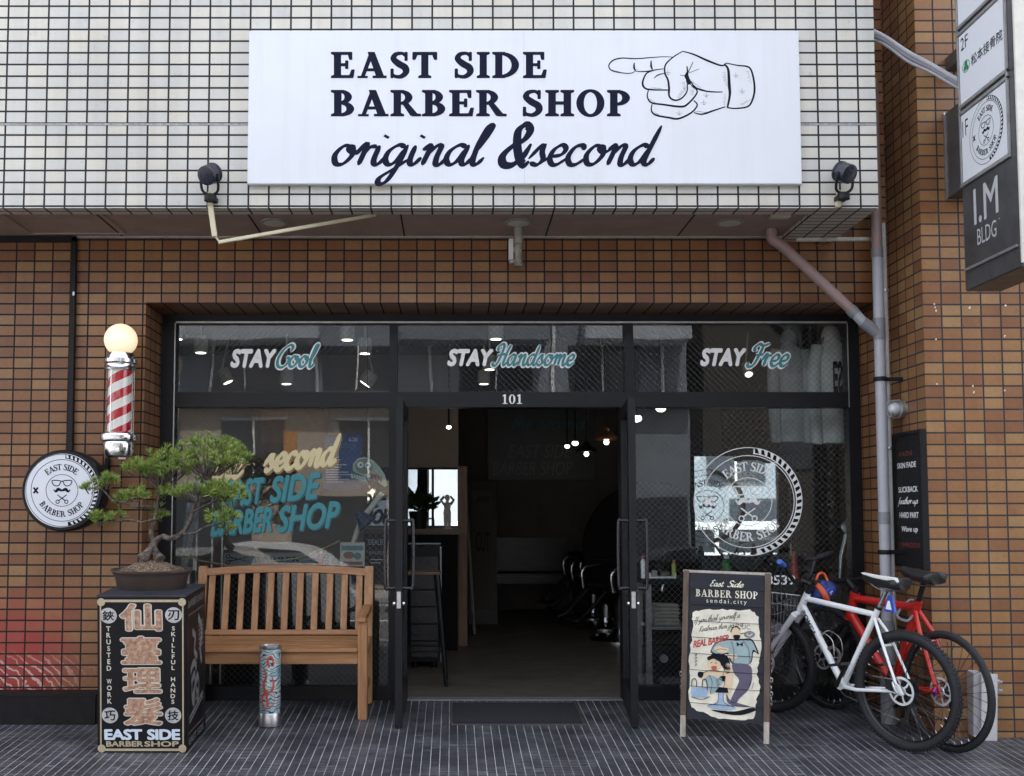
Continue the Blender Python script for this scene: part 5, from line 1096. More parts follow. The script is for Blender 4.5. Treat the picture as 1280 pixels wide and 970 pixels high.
    for s_ in (-1, 1): b.tube([ST @ (crown + V((0, s_ * .052, 0))), ST @ (crown.lerp(fh, .55) + V((.004, s_ * .055, 0))), ST @ (fh + V((-.004, s_ * .055, 0)))], [.02, .018, .013], 12, smooth=4)
    b.build('fork', fork_m, t)
    # seat post, clamp, saddle
    sdir = (seatc - bb).normalized()
    return t, ST, sdir, fo
def saddle(t, C, pitch, nose, m_top=None, sc=1):
    n = 14; vs = []; fs = []; k = 10
    for i in range(n + 1):
        f = i / n; x = -.13 + .27 * f; w = (.07 * (1 - f) ** .9 * (1 if f > .0 else .8) + .02) * (1.0 if f > .12 else .75 + 2 * f) * sc; h = .028 * (1 - .45 * f); zc = .012 * (2 * f - 1) ** 2
        for j in range(k):
            a = 2 * math.pi * j / k; vs.append(Vector((x, w * math.cos(a), zc + h * math.sin(a) * (1 if math.sin(a) > 0 else .9) - (.022 if math.sin(a) < -.3 else 0))))
    for i in range(n):
        for j in range(k): fs.append((i * k + j, i * k + (j + 1) % k, (i + 1) * k + (j + 1) % k, (i + 1) * k + j))
    fs += [tuple(range(k))[::-1], tuple(range(n * k, n * k + k))]
    Mx = Matrix.Translation(C) @ Matrix.Rotation(pitch, 4, 'Y'); b = MB(); b.add([Mx @ p_ for p_ in vs], fs); o = b.build('saddle', M_SAD, t, sharp=70)
    b = MB()
    for s_ in (-1, 1): b.tube([Mx @ Vector(p_) for p_ in ((-.11, s_ * .03, -.025), (-.06, s_ * .024, -.052), (.03, s_ * .022, -.052), (.11, s_ * .01, -.02))], .0035, 8, smooth=4)
    b.build('saddle_rails', M_STEEL, o)
    if m_top:
        b = MB(); b.prism([(-.128, .008), (.04, .012), (.1, .018), (.12, .026), (.02, .028), (-.1, .034), (-.13, .024)], Mx @ T(0, .03, 0) @ Matrix(((1, 0, 0, 0), (0, 0, 1, 0), (0, 1, 0, 0), (0, 0, 0, 1))), .037); b.build('pale_side_panel', m_top, o, bevel=.004)
V = Vector
M_WFR = plain('white_frame_enamel', (.82, .84, .86), .22, 0, .04, 6); M_RED = plain('red_frame_enamel', (.5, .018, .012), .3, 0, .1, 6)
Pw = gnd(1131, 937.5); WB = .99
# front wheel: swing the bicycle about the rear contact until its front hub sits where the photograph has it
def aim(P0, u, base):
    best = None
    for k in range(500):
        a = R(5 + k * .17); x = P0.x - base * math.cos(a); y = P0.y + base * math.sin(a); z_ = gz(y) + .33
        d = math.cos(TILT) * y + math.sin(TILT) * (z_ - CAM_H); e = abs(CX + FPX * x / d - u)
        if best is None or e < best[0]: best = (e, V((x, y, gz(y))))
    return best[1]
a_w = R(58); Fw = Pw + WB * V((-math.cos(a_w), math.sin(a_w), SLOPE * math.sin(a_w)))
t, ST, sdir, fo = bike('white hardtail bicycle with a wire front basket beside the A-frame board', Pw, Fw, .333, WB, V((.206, 0, .737)), V((.70, 0, .785)), V((.748, 0, .685)), V((.417, 0, .28)), M_WFR, M_WFR, .0175, R(12), .026, True, V((.02, .03, 0)), M_DARKSP)
MB().tube([V((.206, 0, .737)) + sdir * .02, V((.206, 0, .737)) + sdir * .15], .0135, 14).build('seat_post', plain('silver_post', (.6, .6, .62), .25, 1), t)
b = MB(); b.tube([V((.206, 0, .737)) + sdir * .03, V((.206, 0, .737)) + sdir * .045], .021, 14); b.build('seat_clamp', M_BLKP, t)
saddle(t, V((.206, 0, .737)) + sdir * .15 + V((.01, 0, .06)), R(-4), 0, plain('white_vinyl_panel', (.72, .72, .7), .4), 1.05)
# stem, bar, grips, levers
hd = (V((.70, 0, .785)) - V((.748, 0, .685))).normalized(); sb = V((.70, 0, .785)); stp = sb + hd * .07; cl = stp + V((.06, 0, .02))
b = MB(); b.tube([ST @ sb, ST @ stp], .019, 14); b.tube([ST @ stp, ST @ cl], .017, 14); b.build('stem', M_BLKP, t)
bar = [(.0, -.31, .13), (.01, -.2, .11), (.0, -.08, .0), (.0, .08, .0), (.01, .18, .11), (.0, .31, .16)]
BP = [ST @ (cl + V((-.03 if abs(y) > .2 else x, y, z_))) for x, y, z_ in bar]; hb = MB(); hb.tube(BP, .0125, 12, smooth=6); hbo = hb.build('handlebar', M_BLKP, t)
for s_, mt in ((0, plain('blue_grip', (.03, .12, .45), .6)), (1, M_TYRE)):
    e0, e1 = (BP[-1], BP[-2]) if s_ == 0 else (BP[0], BP[1]); dd = (e1 - e0).normalized(); MB().tube([e0 - dd * .006, e0, e0 + dd * .11, e0 + dd * .115], [.014, .0175, .0175, .015], 14).build('grip', mt, hbo)
    b = MB(); l0 = e0 + dd * .14; fw = (Matrix(((1, 0, 0), (0, 1, 0), (0, 0, 1))) @ (ST.to_3x3() @ V((1, 0, -.25)))); b.tube([l0, l0 + fw * .05, l0 + fw * .065 - dd * .04, l0 + fw * .06 - dd * .12], .0065, 8, smooth=4); b.ball(l0, (.02, .016, .016), 10); b.build('brake_lever', M_BLKP, hbo)
b = MB()
for k, e_ in enumerate((BP[1], BP[-2])): b.tube([e_, e_ + V((.14, 0, .03)), ST @ V((.87, .02 * (1 - 2 * k), .78)), ST @ V((.79, .03, .62))], .0025, 6, smooth=6)
b.tube([V((.7, -.02, .72)), V((.58, -.026, .52)), V((.44, -.03, .31)), V((.2, -.058, .3)), V((.03, -.075, .33))], .0025, 6, smooth=6); b.build('cables', M_BLKP, t)
# basket and rack
b = MB(); BMx = ST @ T(.83, 0, .515); x0, x1, y0, y1, z0, z1 = 0, .27, -.16, .16, .02, .22
for k in range(9): f = k / 8; [b.tube([BMx @ V(p_) for p_ in q_], .002, 6) for q_ in (((x0 + .02 + (x1 - x0 - .04) * f, y0 + .02, z0), (x0 + (x1 - x0) * f, y0, z1)), ((x0 + .02 + (x1 - x0 - .04) * f, y1 - .02, z0), (x0 + (x1 - x0) * f, y1, z1)), ((x0 + .02, y0 + .02 + (y1 - y0 - .04) * f, z0), (x0, y0 + (y1 - y0) * f, z1)), ((x1 - .02, y0 + .02 + (y1 - y0 - .04) * f, z0), (x1, y0 + (y1 - y0) * f, z1)), ((x0 + .02, y0 + .02 + (y1 - y0 - .04) * f, z0), (x1 - .02, y0 + .02 + (y1 - y0 - .04) * f, z0)))]
for f in (0, .33, .66, 1):
    i = .02 * (1 - f); z_ = z0 + (z1 - z0) * f; b.tube([BMx @ V(p_) for p_ in ((x0 + i, y0 + i, z_), (x1 - i, y0 + i, z_), (x1 - i, y1 - i, z_), (x0 + i, y1 - i, z_), (x0 + i, y0 + i, z_))], .0045 if f == 1 else .0024, 6)
b.build('basket', plain('galvanised_wire', (.42, .42, .44), .35, .9), t)
b = MB()
for s_ in (-1, 1): b.tube([ST @ V((WB, s_ * .075, .33)), ST @ V((.97, s_ * .08, .5)), ST @ V((.86, s_ * .08, .53)), ST @ V((1.1, s_ * .08, .53))], .006, 8, smooth=4); b.tube([ST @ V((WB, s_ * .075, .33)), ST @ V((1.08, s_ * .08, .53))], .005, 8)
b.build('front_rack', M_STEEL, t)
# cranks, chain, derailleur, callipers
def drive(t, bb, rh, ring_r, s_):
    b = MB(); MR = T(bb.x, s_ * .05, bb.z) @ YX; vs, fs = ring(0, 0, ring_r - .012, ring_r, n=40)
    for dz in (-.0015, .0015): b.add([MR @ V((p_[0], p_[1], dz)) for p_ in vs], fs)
    for k in range(5): a = k * 1.2566; b.tube([MR @ V((0, 0, 0)), MR @ V((math.cos(a) * (ring_r - .01), math.sin(a) * (ring_r - .01), 0))], .006, 6)
    b.build('chainring', M_DARKSP, t, smooth=False)
    for q_, a in ((s_, R(-62)), (-s_, R(118))):
        e_ = bb + V((.17 * math.cos(a), q_ * .085, .17 * math.sin(a))); b = MB(); b.tube([bb + V((0, q_ * .065, 0)), e_], [.013, .009], 10); cr_ = b.build('crank', M_BLKP, t)
        b = MB(); b.box((-.045, -.045, -.008), (.045, .045, .008), T(e_.x, e_.y + q_ * .06, e_.z) @ Matrix.Rotation(R(15), 4, 'Y')); b.tube([e_, e_ + V((0, q_ * .02, 0))], .007, 8); b.build('pedal', M_BLKP, cr_, bevel=.004)
    b = MB(); y = s_ * .05
    jk = rh + V((.015, 0, -.16)); pts = [bb + V((0, 0, ring_r)), rh + V((0, 0, .04))]; b.bar(pts[0] + V((0, y, 0)), pts[1] + V((0, y, 0)), .006, .008); b.bar(bb + V((0, y, -ring_r)), jk + V((.03, y, -.03)), .006, .008); b.bar(rh + V((.0, y, -.05)), jk + V((0, y, .09)), .006, .008)
    b.torus(T(bb.x, y, bb.z) @ YX, ring_r, .004, 32, 6, .8, -math.pi / 2, math.pi / 2); b.build('chain', plain('chain_steel', (.28, .27, .25), .45, .9, .3, 60), t)
    b = MB(); b.tube([rh + V((.0, y * 1.3, -.03)), rh + V((-.02, y * 1.35, -.06)), rh + V((.01, y * 1.2, -.085))], .011, 8, smooth=4); b.bar(rh + V((.01, y * 1.15, -.08)), jk + V((.03, y * 1.15, -.03)), .006, .02, (1, 0, 0))
    for p_ in (rh + V((.012, y, -.085)), jk + V((.03, y, -.03))): b.lathe([(.022, -.004), (.022, .004)], T(*p_) @ YX, 14)
    b.build('rear_derailleur', M_BLKP, t)
drive(t, V((.417, 0, .28)), V((0, 0, .333)), .075, -1)
b = MB(); b.box((.035, .05, .335), (.075, .085, .385)); b.tube([V((.02, .065, .33)), V((.07, .07, .34)), V((.1, .066, .37))], .008, 8, smooth=4); b.build('brake_calliper', M_BLKP, t, bevel=.005)
b = MB(); b.tube([V((0, .06, .325)), V((0, .085, .325)), V((.02, .09, .36)), V((.028, .09, .385))], .006, 8, smooth=4); b.build('quick_release', M_CHROME, t)
# bottle cage on the down tube, light under the saddle, lettering
d0, d1 = V((.417, 0, .28)), V((.733, 0, .717)); dn = (d1 - d0).normalized(); nrm_ = V((-dn.z, 0, dn.x)); o_ = d0.lerp(d1, .42) + nrm_ * .03
b = MB()
for s_ in (-1, 1): b.tube([o_ + dn * -.06, o_ + dn * -.07 + V((0, s_ * .035, 0)) + nrm_ * .03, o_ + dn * .02 + V((0, s_ * .038, 0)) + nrm_ * .075, o_ + dn * .1 + V((0, s_ * .036, 0)) + nrm_ * .03, o_ + dn * .09], .003, 8, smooth=5)
b.build('bottle_cage', M_STEEL, t)
b = MB(); q_ = d0.lerp(d1, .33) + nrm_ * .03
for k in range(5): b.torus(T(*q_) @ Matrix.Rotation(R(50 + k * 6), 4, 'Y') @ T(0, 0, 0) @ YX, .042 + k * .003, .004, 24, 6)
b.build('cable_lock', plain('smoky_cable', (.15, .12, .11), .4), t)
sp_ = V((.206, 0, .737)) + sdir * .1; b = MB(); b.prism([(-.035, -.045), (.035, -.045), (.012, .05), (-.012, .05)], T(sp_.x - .055, .022, sp_.z - .025) @ YX @ Matrix.Rotation(0, 4, 'Z'), .03); so_ = b.build('reflector_tag', plain('blue_tag', (.02, .07, .42), .4), t, bevel=.004)
WMt = WM[t.name]; R3 = WMt.to_3x3()
yo = .0175 * 1.15
m = Mark(lambda x, y: WMt @ (d0 + dn * x + nrm_ * y * .9 + V((0, math.sqrt(max(1e-6, yo ** 2 - (y * .9) ** 2)), 0))), R3 @ V((0, 1, 0)), .0012); m.fit([([(-a, -b_, c_) for a, b_, c_ in vs], fs) for vs, fs in sans('SURLY', .04)], .33, -.011, .5, .011); m.build('lettering', M_INK, t)
m = Mark(lambda x, y: WMt @ V((x, .0235, y)), R3 @ V((0, 1, 0)), .001); m.fr = lambda x, y: WMt @ V((sp_.x - .055 + x, .0225, sp_.z - .025 + y)); m.c = 0; m.put([pol([(-.02, -.03), (.02, -.03), (.006, .02), (-.006, .02)])]); m.b.m = [0] * len(m.b.f); m.build('tag_print', M_VWHITE, t)

Pr = gnd(1183, 938.5); WB2 = 1.0; a_r = R(71); Fr = Pr + WB2 * V((-math.cos(a_r), math.sin(a_r), SLOPE * math.sin(a_r)))
M_CARB = plain('black_carbon_fork', (.012, .012, .014), .3, 0, .2)
t2, ST2, sdir2, fo2 = bike('red single-speed bicycle with a black saddle, behind the white bicycle', Pr, Fr, .335, WB2, V((.23, 0, .775)), V((.755, 0, .773)), V((.803, 0, .61)), V((.41, 0, .275)), M_RED, M_CARB, .0245, R(4), .0185, False, V((-.01, .04, 0)), M_DARKSP)
sc2 = V((.23, 0, .775)); MB().tube([sc2 + sdir2 * .02, sc2 + sdir2 * .14], .0155, 14).build('seat_post', M_BLKP, t2)
saddle(t2, sc2 + sdir2 * .14 + V((.015, 0, .055)), R(-3), 0, None, 1.1)
hd2 = (V((.755, 0, .773)) - V((.803, 0, .61))).normalized(); sb2 = V((.755, 0, .773)); cl2 = sb2 + hd2 * .08 + V((.09, 0, .0))
b = MB(); b.tube([ST2 @ sb2, ST2 @ (sb2 + hd2 * .045)], .021, 14); b.tube([ST2 @ (sb2 + hd2 * .025), ST2 @ cl2], .018, 12); b.build('stem', M_BLKP, t2)
BP2 = [ST2 @ (cl2 + V(p_)) for p_ in ((-.04, -.3, .01), (-.01, -.15, .005), (0, 0, 0), (-.01, .15, .005), (-.04, .3, .01))]; b = MB(); b.tube(BP2, .0125, 12, smooth=6); hb2 = b.build('handlebar', M_BLKP, t2)
for e0, e1 in ((BP2[0], BP2[1]), (BP2[-1], BP2[-2])):
    dd = (e1 - e0).normalized(); MB().tube([e0, e0 + dd * .12], .0165, 12).build('grip', M_TYRE, hb2); fw = ST2.to_3x3() @ V((1, 0, -.2)); l0 = e0 + dd * .14; MB().tube([l0, l0 + fw * .045, l0 + fw * .06 - dd * .1], .0065, 8, smooth=4).build('brake_lever', M_BLKP, hb2)
drive(t2, V((.41, 0, .275)), V((0, 0, .335)), .08, -1)
b = MB(); b.tube([V((.23, -.0, .775)) + sdir2 * -.04, V((.25, .05, .69)), V((.34, .045, .71)), V((.34, -.045, .79)), V((.25, -.03, .79))], .008, 8, smooth=6); b.build('wound_cable', plain('clear_cable', (.3, .3, .32), .3), t2)
b = MB(); qs = V((.12, 0, .4)); b.tube([V((-.0, .058, .33)), V((.0, .09, .335))], .011, 10); b.tube([V((0, .075, .36)), V((0, .09, .335))], .008, 8); b.build('purple_skewer', plain('purple_anodised', (.3, .04, .28), .3, .6), t2)
# frame bag hanging at the red bicycle's bars
p = at(1026, 742, (WM[t2.name] @ BP2[2]).y - .12); NYL = N('printed_blue_nylon'); NYL.set(Base_Color=NYL.ramp(NYL.noise(24, NYL.obj(), 3), [(.42, (.012, .025, .13)), (.55, (.02, .06, .34)), (.64, (.02, .06, .34)), (.66, (.65, .66, .7))], 'LINEAR'), Roughness=.6); NYL = NYL.m
t3 = thing('handlebar_pouch', 'blue and orange printed pouch hanging between the two handlebars', 'pouch', p)
b = MB(); b.ball((0, 0, 0), (.06, .04, .085), 18); b.ball((.05, .01, .03), (.05, .035, .05), 16)
b.build('pouch_body', NYL, t3)
b = MB(); b.torus(T(0, 0, .0) @ Matrix.Rotation(R(60), 4, 'Y'), .066, .018, 28, 8); b.tube([(-.03, 0, .07), (-.01, 0, .12), (.03, .02, .12), (.05, .01, .07)], .008, 8, smooth=5); b.build('orange_strap', plain('orange_webbing', (.6, .1, .03), .6), t3)

# ================================================================ pale metal post with bolts at the pier's foot
p = gnd(1240, 928); p.y += .03
t = thing('metal_post', 'short pale metal guard post with bolts at the foot of the pier', 'post', (p.x, p.y, gz(p.y)), TILTM)
k = p.y / FPX; hp = .385; Mg = plain('galvanised_plate', (.46, .46, .49), .45, .4, .12, 12)
MB().box((-10 * k, 0, 0), (10 * k, .014, hp)).build('face_plate', plain('white_plate', (.6, .6, .61), .45, .1, .1, 12), t, bevel=.002)
MB().box((-10 * k - .04, .015, .02), (-10 * k + .02, .1, hp + .004)).build('side_plate', Mg, t, bevel=.003)
b = MB()
for z_ in (hp - .05, hp - .1): b.lathe([(.016, 0), (.016, .018), (.009, .019), (.009, .035)], T(10 * k, .02, z_) @ XA, 6)
b.build('bolt', M_STEEL, t)
# ================================================================ things inside the shop
M_LAMPON = glow('lamp_on', (1, .9, .74), 1.7); M_LAMPW = glow('lamp_on_cool', (1, .93, .82), 1.0); M_CAN = plain('cream_lamp_can', (.8, .76, .66), .5)
def inlamp(u, v, Z, label, r=.055, h=.12, tilt=None):
    p = atz(u, v, Z); t = thing('ceiling_spotlight', label, 'ceiling lamp', (p.x, p.y, RH), group='lit ceiling lamps inside the shop')
    Mx = T(*p) @ (tilt or Matrix())
    MB().lathe([(r, 0), (r, h), (r * .6, h + .01)], Mx, 24).build('lamp_can', M_CAN, t, world=True)
    MB().lathe([(r * .68, -.003), (r * .68, .002)], Mx, 20).build('lamp_face', M_LAMPON, t, world=True)
    b = MB(); q_ = Mx @ Vector((0, 0, h + .01)); b.tube([q_, (p.x, p.y, RH - .001)], .008, 8); b.build('stem', M_CAN, t, world=True)
for u, v, Z, lb, kw in ((434, 425, 2.52, 'highest cream ceiling lamp in the transom over the bench', {}), (456, 442, 2.5, 'cream ceiling lamp under the first in the transom over the bench', {}), (251, 441, 2.48, 'cream ceiling lamp nearest the barber pole in the transom over the bench', {}), (221, 424, 2.53, 'ceiling lamp in the left corner of the transom over the bench', {}),
    (620, 424, 2.52, 'cream ceiling lamp at the top of the transom over the doorway', {}), (612, 462, 2.46, 'cream ceiling lamp behind the word in the transom over the doorway', {}), (605, 480, 2.42, 'lowest cream lamp in the transom over the doorway', {}), (285, 478, 2.4, 'tilted lamp low in the transom over the bench', dict(tilt=Matrix.Rotation(R(-25), 4, 'Y'))), (358, 480, 2.35, 'far ceiling lamp seen below the left script', {}),
    (456, 480, 2.4, 'bigger tilted lamp beside the doorway in the transom over the bench', dict(tilt=Matrix.Rotation(R(35), 4, 'Y'), r=.07)), (936, 468, 2.42, 'tilted lamp below the script in the transom over the emblem window', dict(tilt=Matrix.Rotation(R(-40), 4, 'X'), r=.04))): inlamp(u, v, Z, lb, **kw)
def bulb(u, v, Y, label, r=.018):
    p = at(u, v, Y); t = thing('spot_bulb', label, 'lamp', p, group='small bright spot bulbs in the dark shop')
    MB().ball((0, 0, 0), (r * 1.3, r, r), 14).build('bulb', M_LAMPW, t)
    b = MB(); b.tube([(0, 0, r * .7), (0, 0, r * 1.6), (.0, 0, RH - p.z)], [r * .8, .01, .008], 10); b.build('holder', M_BLACK, t)
for a in ((561, 534, 9.6, 'bright spot bulb above the mirror in the open doorway'), (719, 554, 12.5, 'spot bulb left of the dark pendant lamp', .03), (709, 558, 13, 'tiny spot bulb in the middle of the doorway', .025), (826, 510, 9, 'bright spot bulb at the top of the emblem window', .035), (796, 523, 9.5, 'spot bulb beside the right door leaf', .035)): bulb(*a)
def pendant(u, v, Y, rad, label, mt):
    p = at(u, v, Y); t = thing('pendant_lamp', label, 'pendant lamp', (p.x, p.y, RH)); Mx = T(*p)
    MB().lathe([(rad, 0), (rad * .95, rad * .22), (rad * .6, rad * .5), (rad * .28, rad * .72), (rad * .2, rad * 1.0), (.01, rad * 1.05)], Mx, 30).build('shade', mt, t, world=True)
    MB().ball(p + Vector((0, 0, -.02)), .024, 12).build('bulb', M_LAMPON, t, world=True)
    MB().tube([p + Vector((0, 0, rad)), (p.x, p.y, RH - .001)], .004, 6).build('cord', M_BLACK, t, world=True)
pendant(733, 565, 10.5, .105, 'dark dome pendant lamp hanging in the doorway', M_BLACK); pendant(758, 550, 9.6, .11, 'flat copper pendant lamp with a bare bulb near the right door', plain('copper_shade', (.3, .12, .06), .3, .7))
# mirror on the partition and the station under it
M_MIRROR = N('mirror_silver').set(Base_Color=(.9, .91, .91), Metallic=1, Roughness=.01).m
a, c = at(505, 657, PY - .03), at(572, 587, PY - .03)
t = thing('wall_mirror', 'bright two-panel mirror above the wooden station shelf', 'mirror', (c.x, PY - .03, a.z), yaw(R(0)))
a.x -= .35
xmid = at(541, 620, PY - .03).x
b = MB(); b.box((a.x, PY - .03, a.z), (xmid - .012, PY - .004, c.z)); b.box((xmid + .012, PY - .03, a.z), (c.x, PY - .004, c.z)); b.build('mirror_glass', M_MIRROR, t, world=True, smooth=False)
b = MB(); b.box((xmid - .0119, PY - .04, a.z), (xmid + .0119, PY - .002, c.z)); b.box((a.x, PY - .04, c.z + .0005), (c.x, PY - .002, c.z + .02)); b.build('frame', M_BLACK, t, world=True)
z_ = at(540, 661, PY - .2).z; t = thing('station_counter', 'wooden barber station shelf under the mirror', 'counter', (c.x, PY - .2, 0)); b = MB(); b.box((a.x, PY - .42, z_ - .05), (c.x + .04, PY - .045, z_)); b.build('top', wood('counter_wood', (.12, .07, .04), (.22, .14, .085), 0), t, world=True, bevel=.004)
b = MB(); b.box((a.x, PY - .38, 0), (c.x, PY - .07, z_ - .051)); b.build('cupboard', M_MATTE, t, world=True)
zc_ = z_
def silh(u0, v0, u1, v1, Y, shape, label, name, cat, m_):
    p0, p1 = at(u0, v1, Y), at(u1, v0, Y); t = thing(name, label, cat, ((p0.x + p1.x) / 2, Y, p0.z)); return t, p0, p1
p = at(523, 660, PY - .25); t = thing('plant_pot', 'dark potted plant on the station shelf before the mirror', 'plant', (p.x, PY - .25, zc_)); MB().lathe([(.07, 0), (.09, .16), (.08, .165)], Matrix(), 20).build('pot', M_BLACK, t)
random.seed(3); b = MB()
for k in range(90):
    d = Vector((random.gauss(0, .5), random.gauss(0, .5), random.uniform(.2, 1))).normalized(); c0_ = Vector((0, 0, .16)) + d * random.uniform(.05, .16); s_ = d.orthogonal().normalized() * .022; b.add([c0_, c0_ + d * .04 + s_, c0_ + d * .09, c0_ + d * .04 - s_], [(0, 1, 2, 3)])
b.build('leaves', plain('dark_leaf', (.025, .045, .02), .6), t, smooth=False)
p = at(559, 657, PY - .28); t = thing('figurine', 'small pale standing figurine with raised arms before the mirror', 'figurine', (p.x, PY - .28, zc_)); k = .31
b = MB(); b.lathe([(.05, 0), (.05, .012)], Matrix(), 16); b.tube([(-.014, 0, .012), (-.016, 0, .08), (-.012, 0, .15)], [.014, .017, .022], 10); b.tube([(.02, 0, .012), (.018, 0, .08), (.012, 0, .15)], [.014, .017, .022], 10); b.tube([(0, 0, .14), (0, 0, .19), (0, 0, .235), (0, 0, .25), (0, 0, .27)], [.038, .028, .036, .014, .012], 14)
for s_ in (-1, 1): b.tube([(s_ * .032, 0, .232), (s_ * .062, -.01, .27), (s_ * .03, 0, .305)], [.012, .01, .008], 8)
b.ball((0, 0, .288), (.02, .022, .026), 12); b.build('body', plain('pale_ceramic', (.6, .56, .5), .5), t); MB().ball((0, .006, .294), (.024, .024, .026), 12).build('hair', plain('blond_hair', (.5, .38, .2), .6), t)
# tool trolley, stool, leaning boards, wall picture
a, c = at(512, 793, 8.7), at(549, 683, 8.7); t = thing('tool_trolley', 'black drawer trolley with chrome edges behind the metal stool', 'trolley', ((a.x + c.x) / 2, 8.7, 0))
b = MB(); b.box((a.x, 8.7, .05), (c.x, 9.1, c.z)); b.build('cabinet', M_BLACK, t, world=True, bevel=.006)
for k in range(6): z0 = .09 + k * (c.z - .16) / 6; MB().box((a.x + .012, 8.688, z0), (c.x - .012, 8.699, z0 + (c.z - .16) / 6 - .015)).build('drawer', plain('drawer_front', (.03, .03, .032), .3, .4), t, world=True, bevel=.002)
b = MB(); b.tube([(c.x + .012, 8.69, .05), (c.x + .012, 8.69, c.z)], .009, 8); b.tube([(a.x - .01, 8.7, c.z + .02), (c.x + .012, 8.69, c.z + .02)], .01, 8); b.build('chrome_edge', M_STEEL, t, world=True)
for k, x in enumerate((a.x + .04, c.x - .04)): MB().lathe([(.02, 0), (.025, .02), (.02, .05)], T(x, 8.75, 0), 12).build('castor', M_BLACK, t, world=True)
p = at(526, 714, 7.95); t = thing('metal_stool', 'tall dark metal stool with a worn seat just inside the doorway', 'stool', (p.x, 7.95, 0)); hs = p.z
MB().box((-.15, -.15, hs - .02), (.15, .15, hs)).build('seat', plain('worn_wood_seat', (.16, .08, .05), .6), t, bevel=.008)
for sx in (-1, 1):
    for sy in (-1, 1): MB().tube([(sx * .12, sy * .12, hs - .021), (sx * .19, sy * .19, 0)], [.022, .014], 8).build('leg', M_FRAME, t)
b = MB(); b.tube([(-.165, -.165, .25), (.165, -.165, .25), (.165, .165, .25), (-.165, .165, .25), (-.165, -.165, .25)], .008, 6); b.build('foot_ring', M_FRAME, t)
a, c = at(586, 745, 12.2), at(622, 745, 12.2); h_ = at(600, 600, 12.6).z
t = thing('leaning_board', 'tall dark lettered board leaning against the back wall', 'board', ((a.x + c.x) / 2, 12.2, 0), Matrix.Rotation(R(-9), 4, 'X'))
bw_ = (c.x - a.x) / 2; MB().box((-bw_, 0, 0), (bw_, .04, h_)).build('board', plain('dark_brown_board', (.035, .026, .02), .5), t, bevel=.004); MB().box((-bw_ * .75, -.004, h_ * .1), (bw_ * .75, -.0005, h_ * .93)).build('inset', plain('brown_inset', (.075, .05, .036), .6), t)
m = Mark(lambda x, y: WM[t.name] @ Vector((x, -.004, y)), (0, -1, 0), .002); m.fit(cursive('Cuts', .25) if 0 else cursive('gents', .25), -bw_ * .5, h_ * .83, bw_ * .5, h_ * .9); m.fit(sans('CUT', .03), -bw_ * .5, h_ * .5, bw_ * .5, h_ * .64); m.build('lettering', M_BLACK, t)
a, c = at(593, 733, 11.2), at(583, 624, 11.4); solo(MB().tube([(a.x, 11.2, 0), (c.x, 11.5, c.z)], .017, 10), 'white_pole', plain('pale_timber', (.3, .27, .23), .6), 'thin pale pole leaning beside the dark board', 'pole')
a, c = at(612, 598, RY - .05), at(742, 514, RY - .05); t = thing('wall_picture', 'wide framed picture with teal script high on the back wall', 'picture', ((a.x + c.x) / 2, RY - .05, a.z))
MB().box((a.x, RY - .05, a.z), (c.x, RY - .002, c.z)).build('board', plain('charcoal_board', (.075, .07, .066), .4), t, world=True)
b = MB(); f_ = .025; b.box((a.x - f_, RY - .06, a.z - f_), (c.x + f_, RY - .002, a.z)); b.box((a.x - f_, RY - .06, c.z), (c.x + f_, RY - .002, c.z + f_)); b.box((a.x - f_, RY - .06, a.z), (a.x, RY - .002, c.z)); b.box((c.x, RY - .06, a.z), (c.x + f_, RY - .002, c.z)); b.build('frame', plain('grey_frame', (.1, .09, .08), .5), t, world=True)
m = Mark(face(RY - .05), (0, -1, 0), .004); run(m, 'the second', .16, 640, 0, 736, 536, 9); m.c = 1; m.fit(sans('EAST SIDE', -.01, .2), 636, -572, 715, -556); m.fit(sans('BARBER SHOP', -.01, .2), 616, -594, 715, -577); m.build('lettering', [plain('dim_teal_tube', (.05, .22, .3), .4), plain('grey_line_print', (.26, .25, .24), .5)], t)
# row of barber chairs on the right
M_LEA = plain('black_leather', (.012, .011, .011), .35, 0, .3)
def chair():
    t = thing('barber_chair', 'x', 'barber chair', (0, 0, 0))
    b = MB(); b.lathe([(.33, 0), (.33, .02), (.3, .05), (.1, .07), (.09, .12)], Matrix(), 32); b.build('base', M_CHROME, t)
    MB().lathe([(.075, .1), (.075, .45)], Matrix(), 20).build('column', M_STEEL, t)
    MB().box((-.28, -.28, .45), (.28, .26, .58)).build('seat', M_LEA, t, bevel=.04, segs=3)
    MB().box((-.26, -.06, 0), (.26, .06, .58), T(0, .3, .55) @ Matrix.Rotation(R(-14), 4, 'X')).build('backrest', M_LEA, t, bevel=.04, segs=3)
    MB().box((-.13, -.04, 0), (.13, .05, .17), T(0, .45, 1.16) @ Matrix.Rotation(R(-10), 4, 'X')).build('headrest', M_LEA, t, bevel=.03, segs=3)
    for s_ in (-1, 1):
        b = MB(); b.tube([(s_ * .33, -.26, .5), (s_ * .33, -.27, .68), (s_ * .33, -.1, .74), (s_ * .33, .2, .76), (s_ * .33, .28, .62), (s_ * .33, .26, .5)], .022, 10, smooth=5); b.build('arm_frame', M_CHROME, t); MB().box((s_ * .33 - .035, -.22, .745), (s_ * .33 + .035, .18, .79)).build('armrest', M_LEA, t, bevel=.012)
    b = MB(); b.tube([(-.2, -.27, .5), (-.2, -.5, .28), (-.2, -.62, .22), (.2, -.62, .22), (.2, -.5, .28), (.2, -.27, .5)], .02, 10, smooth=4); b.box((-.19, -.68, .19), (.19, -.5, .205)); b.build('footrest', M_FRAME, t); return t
ch0 = chair()
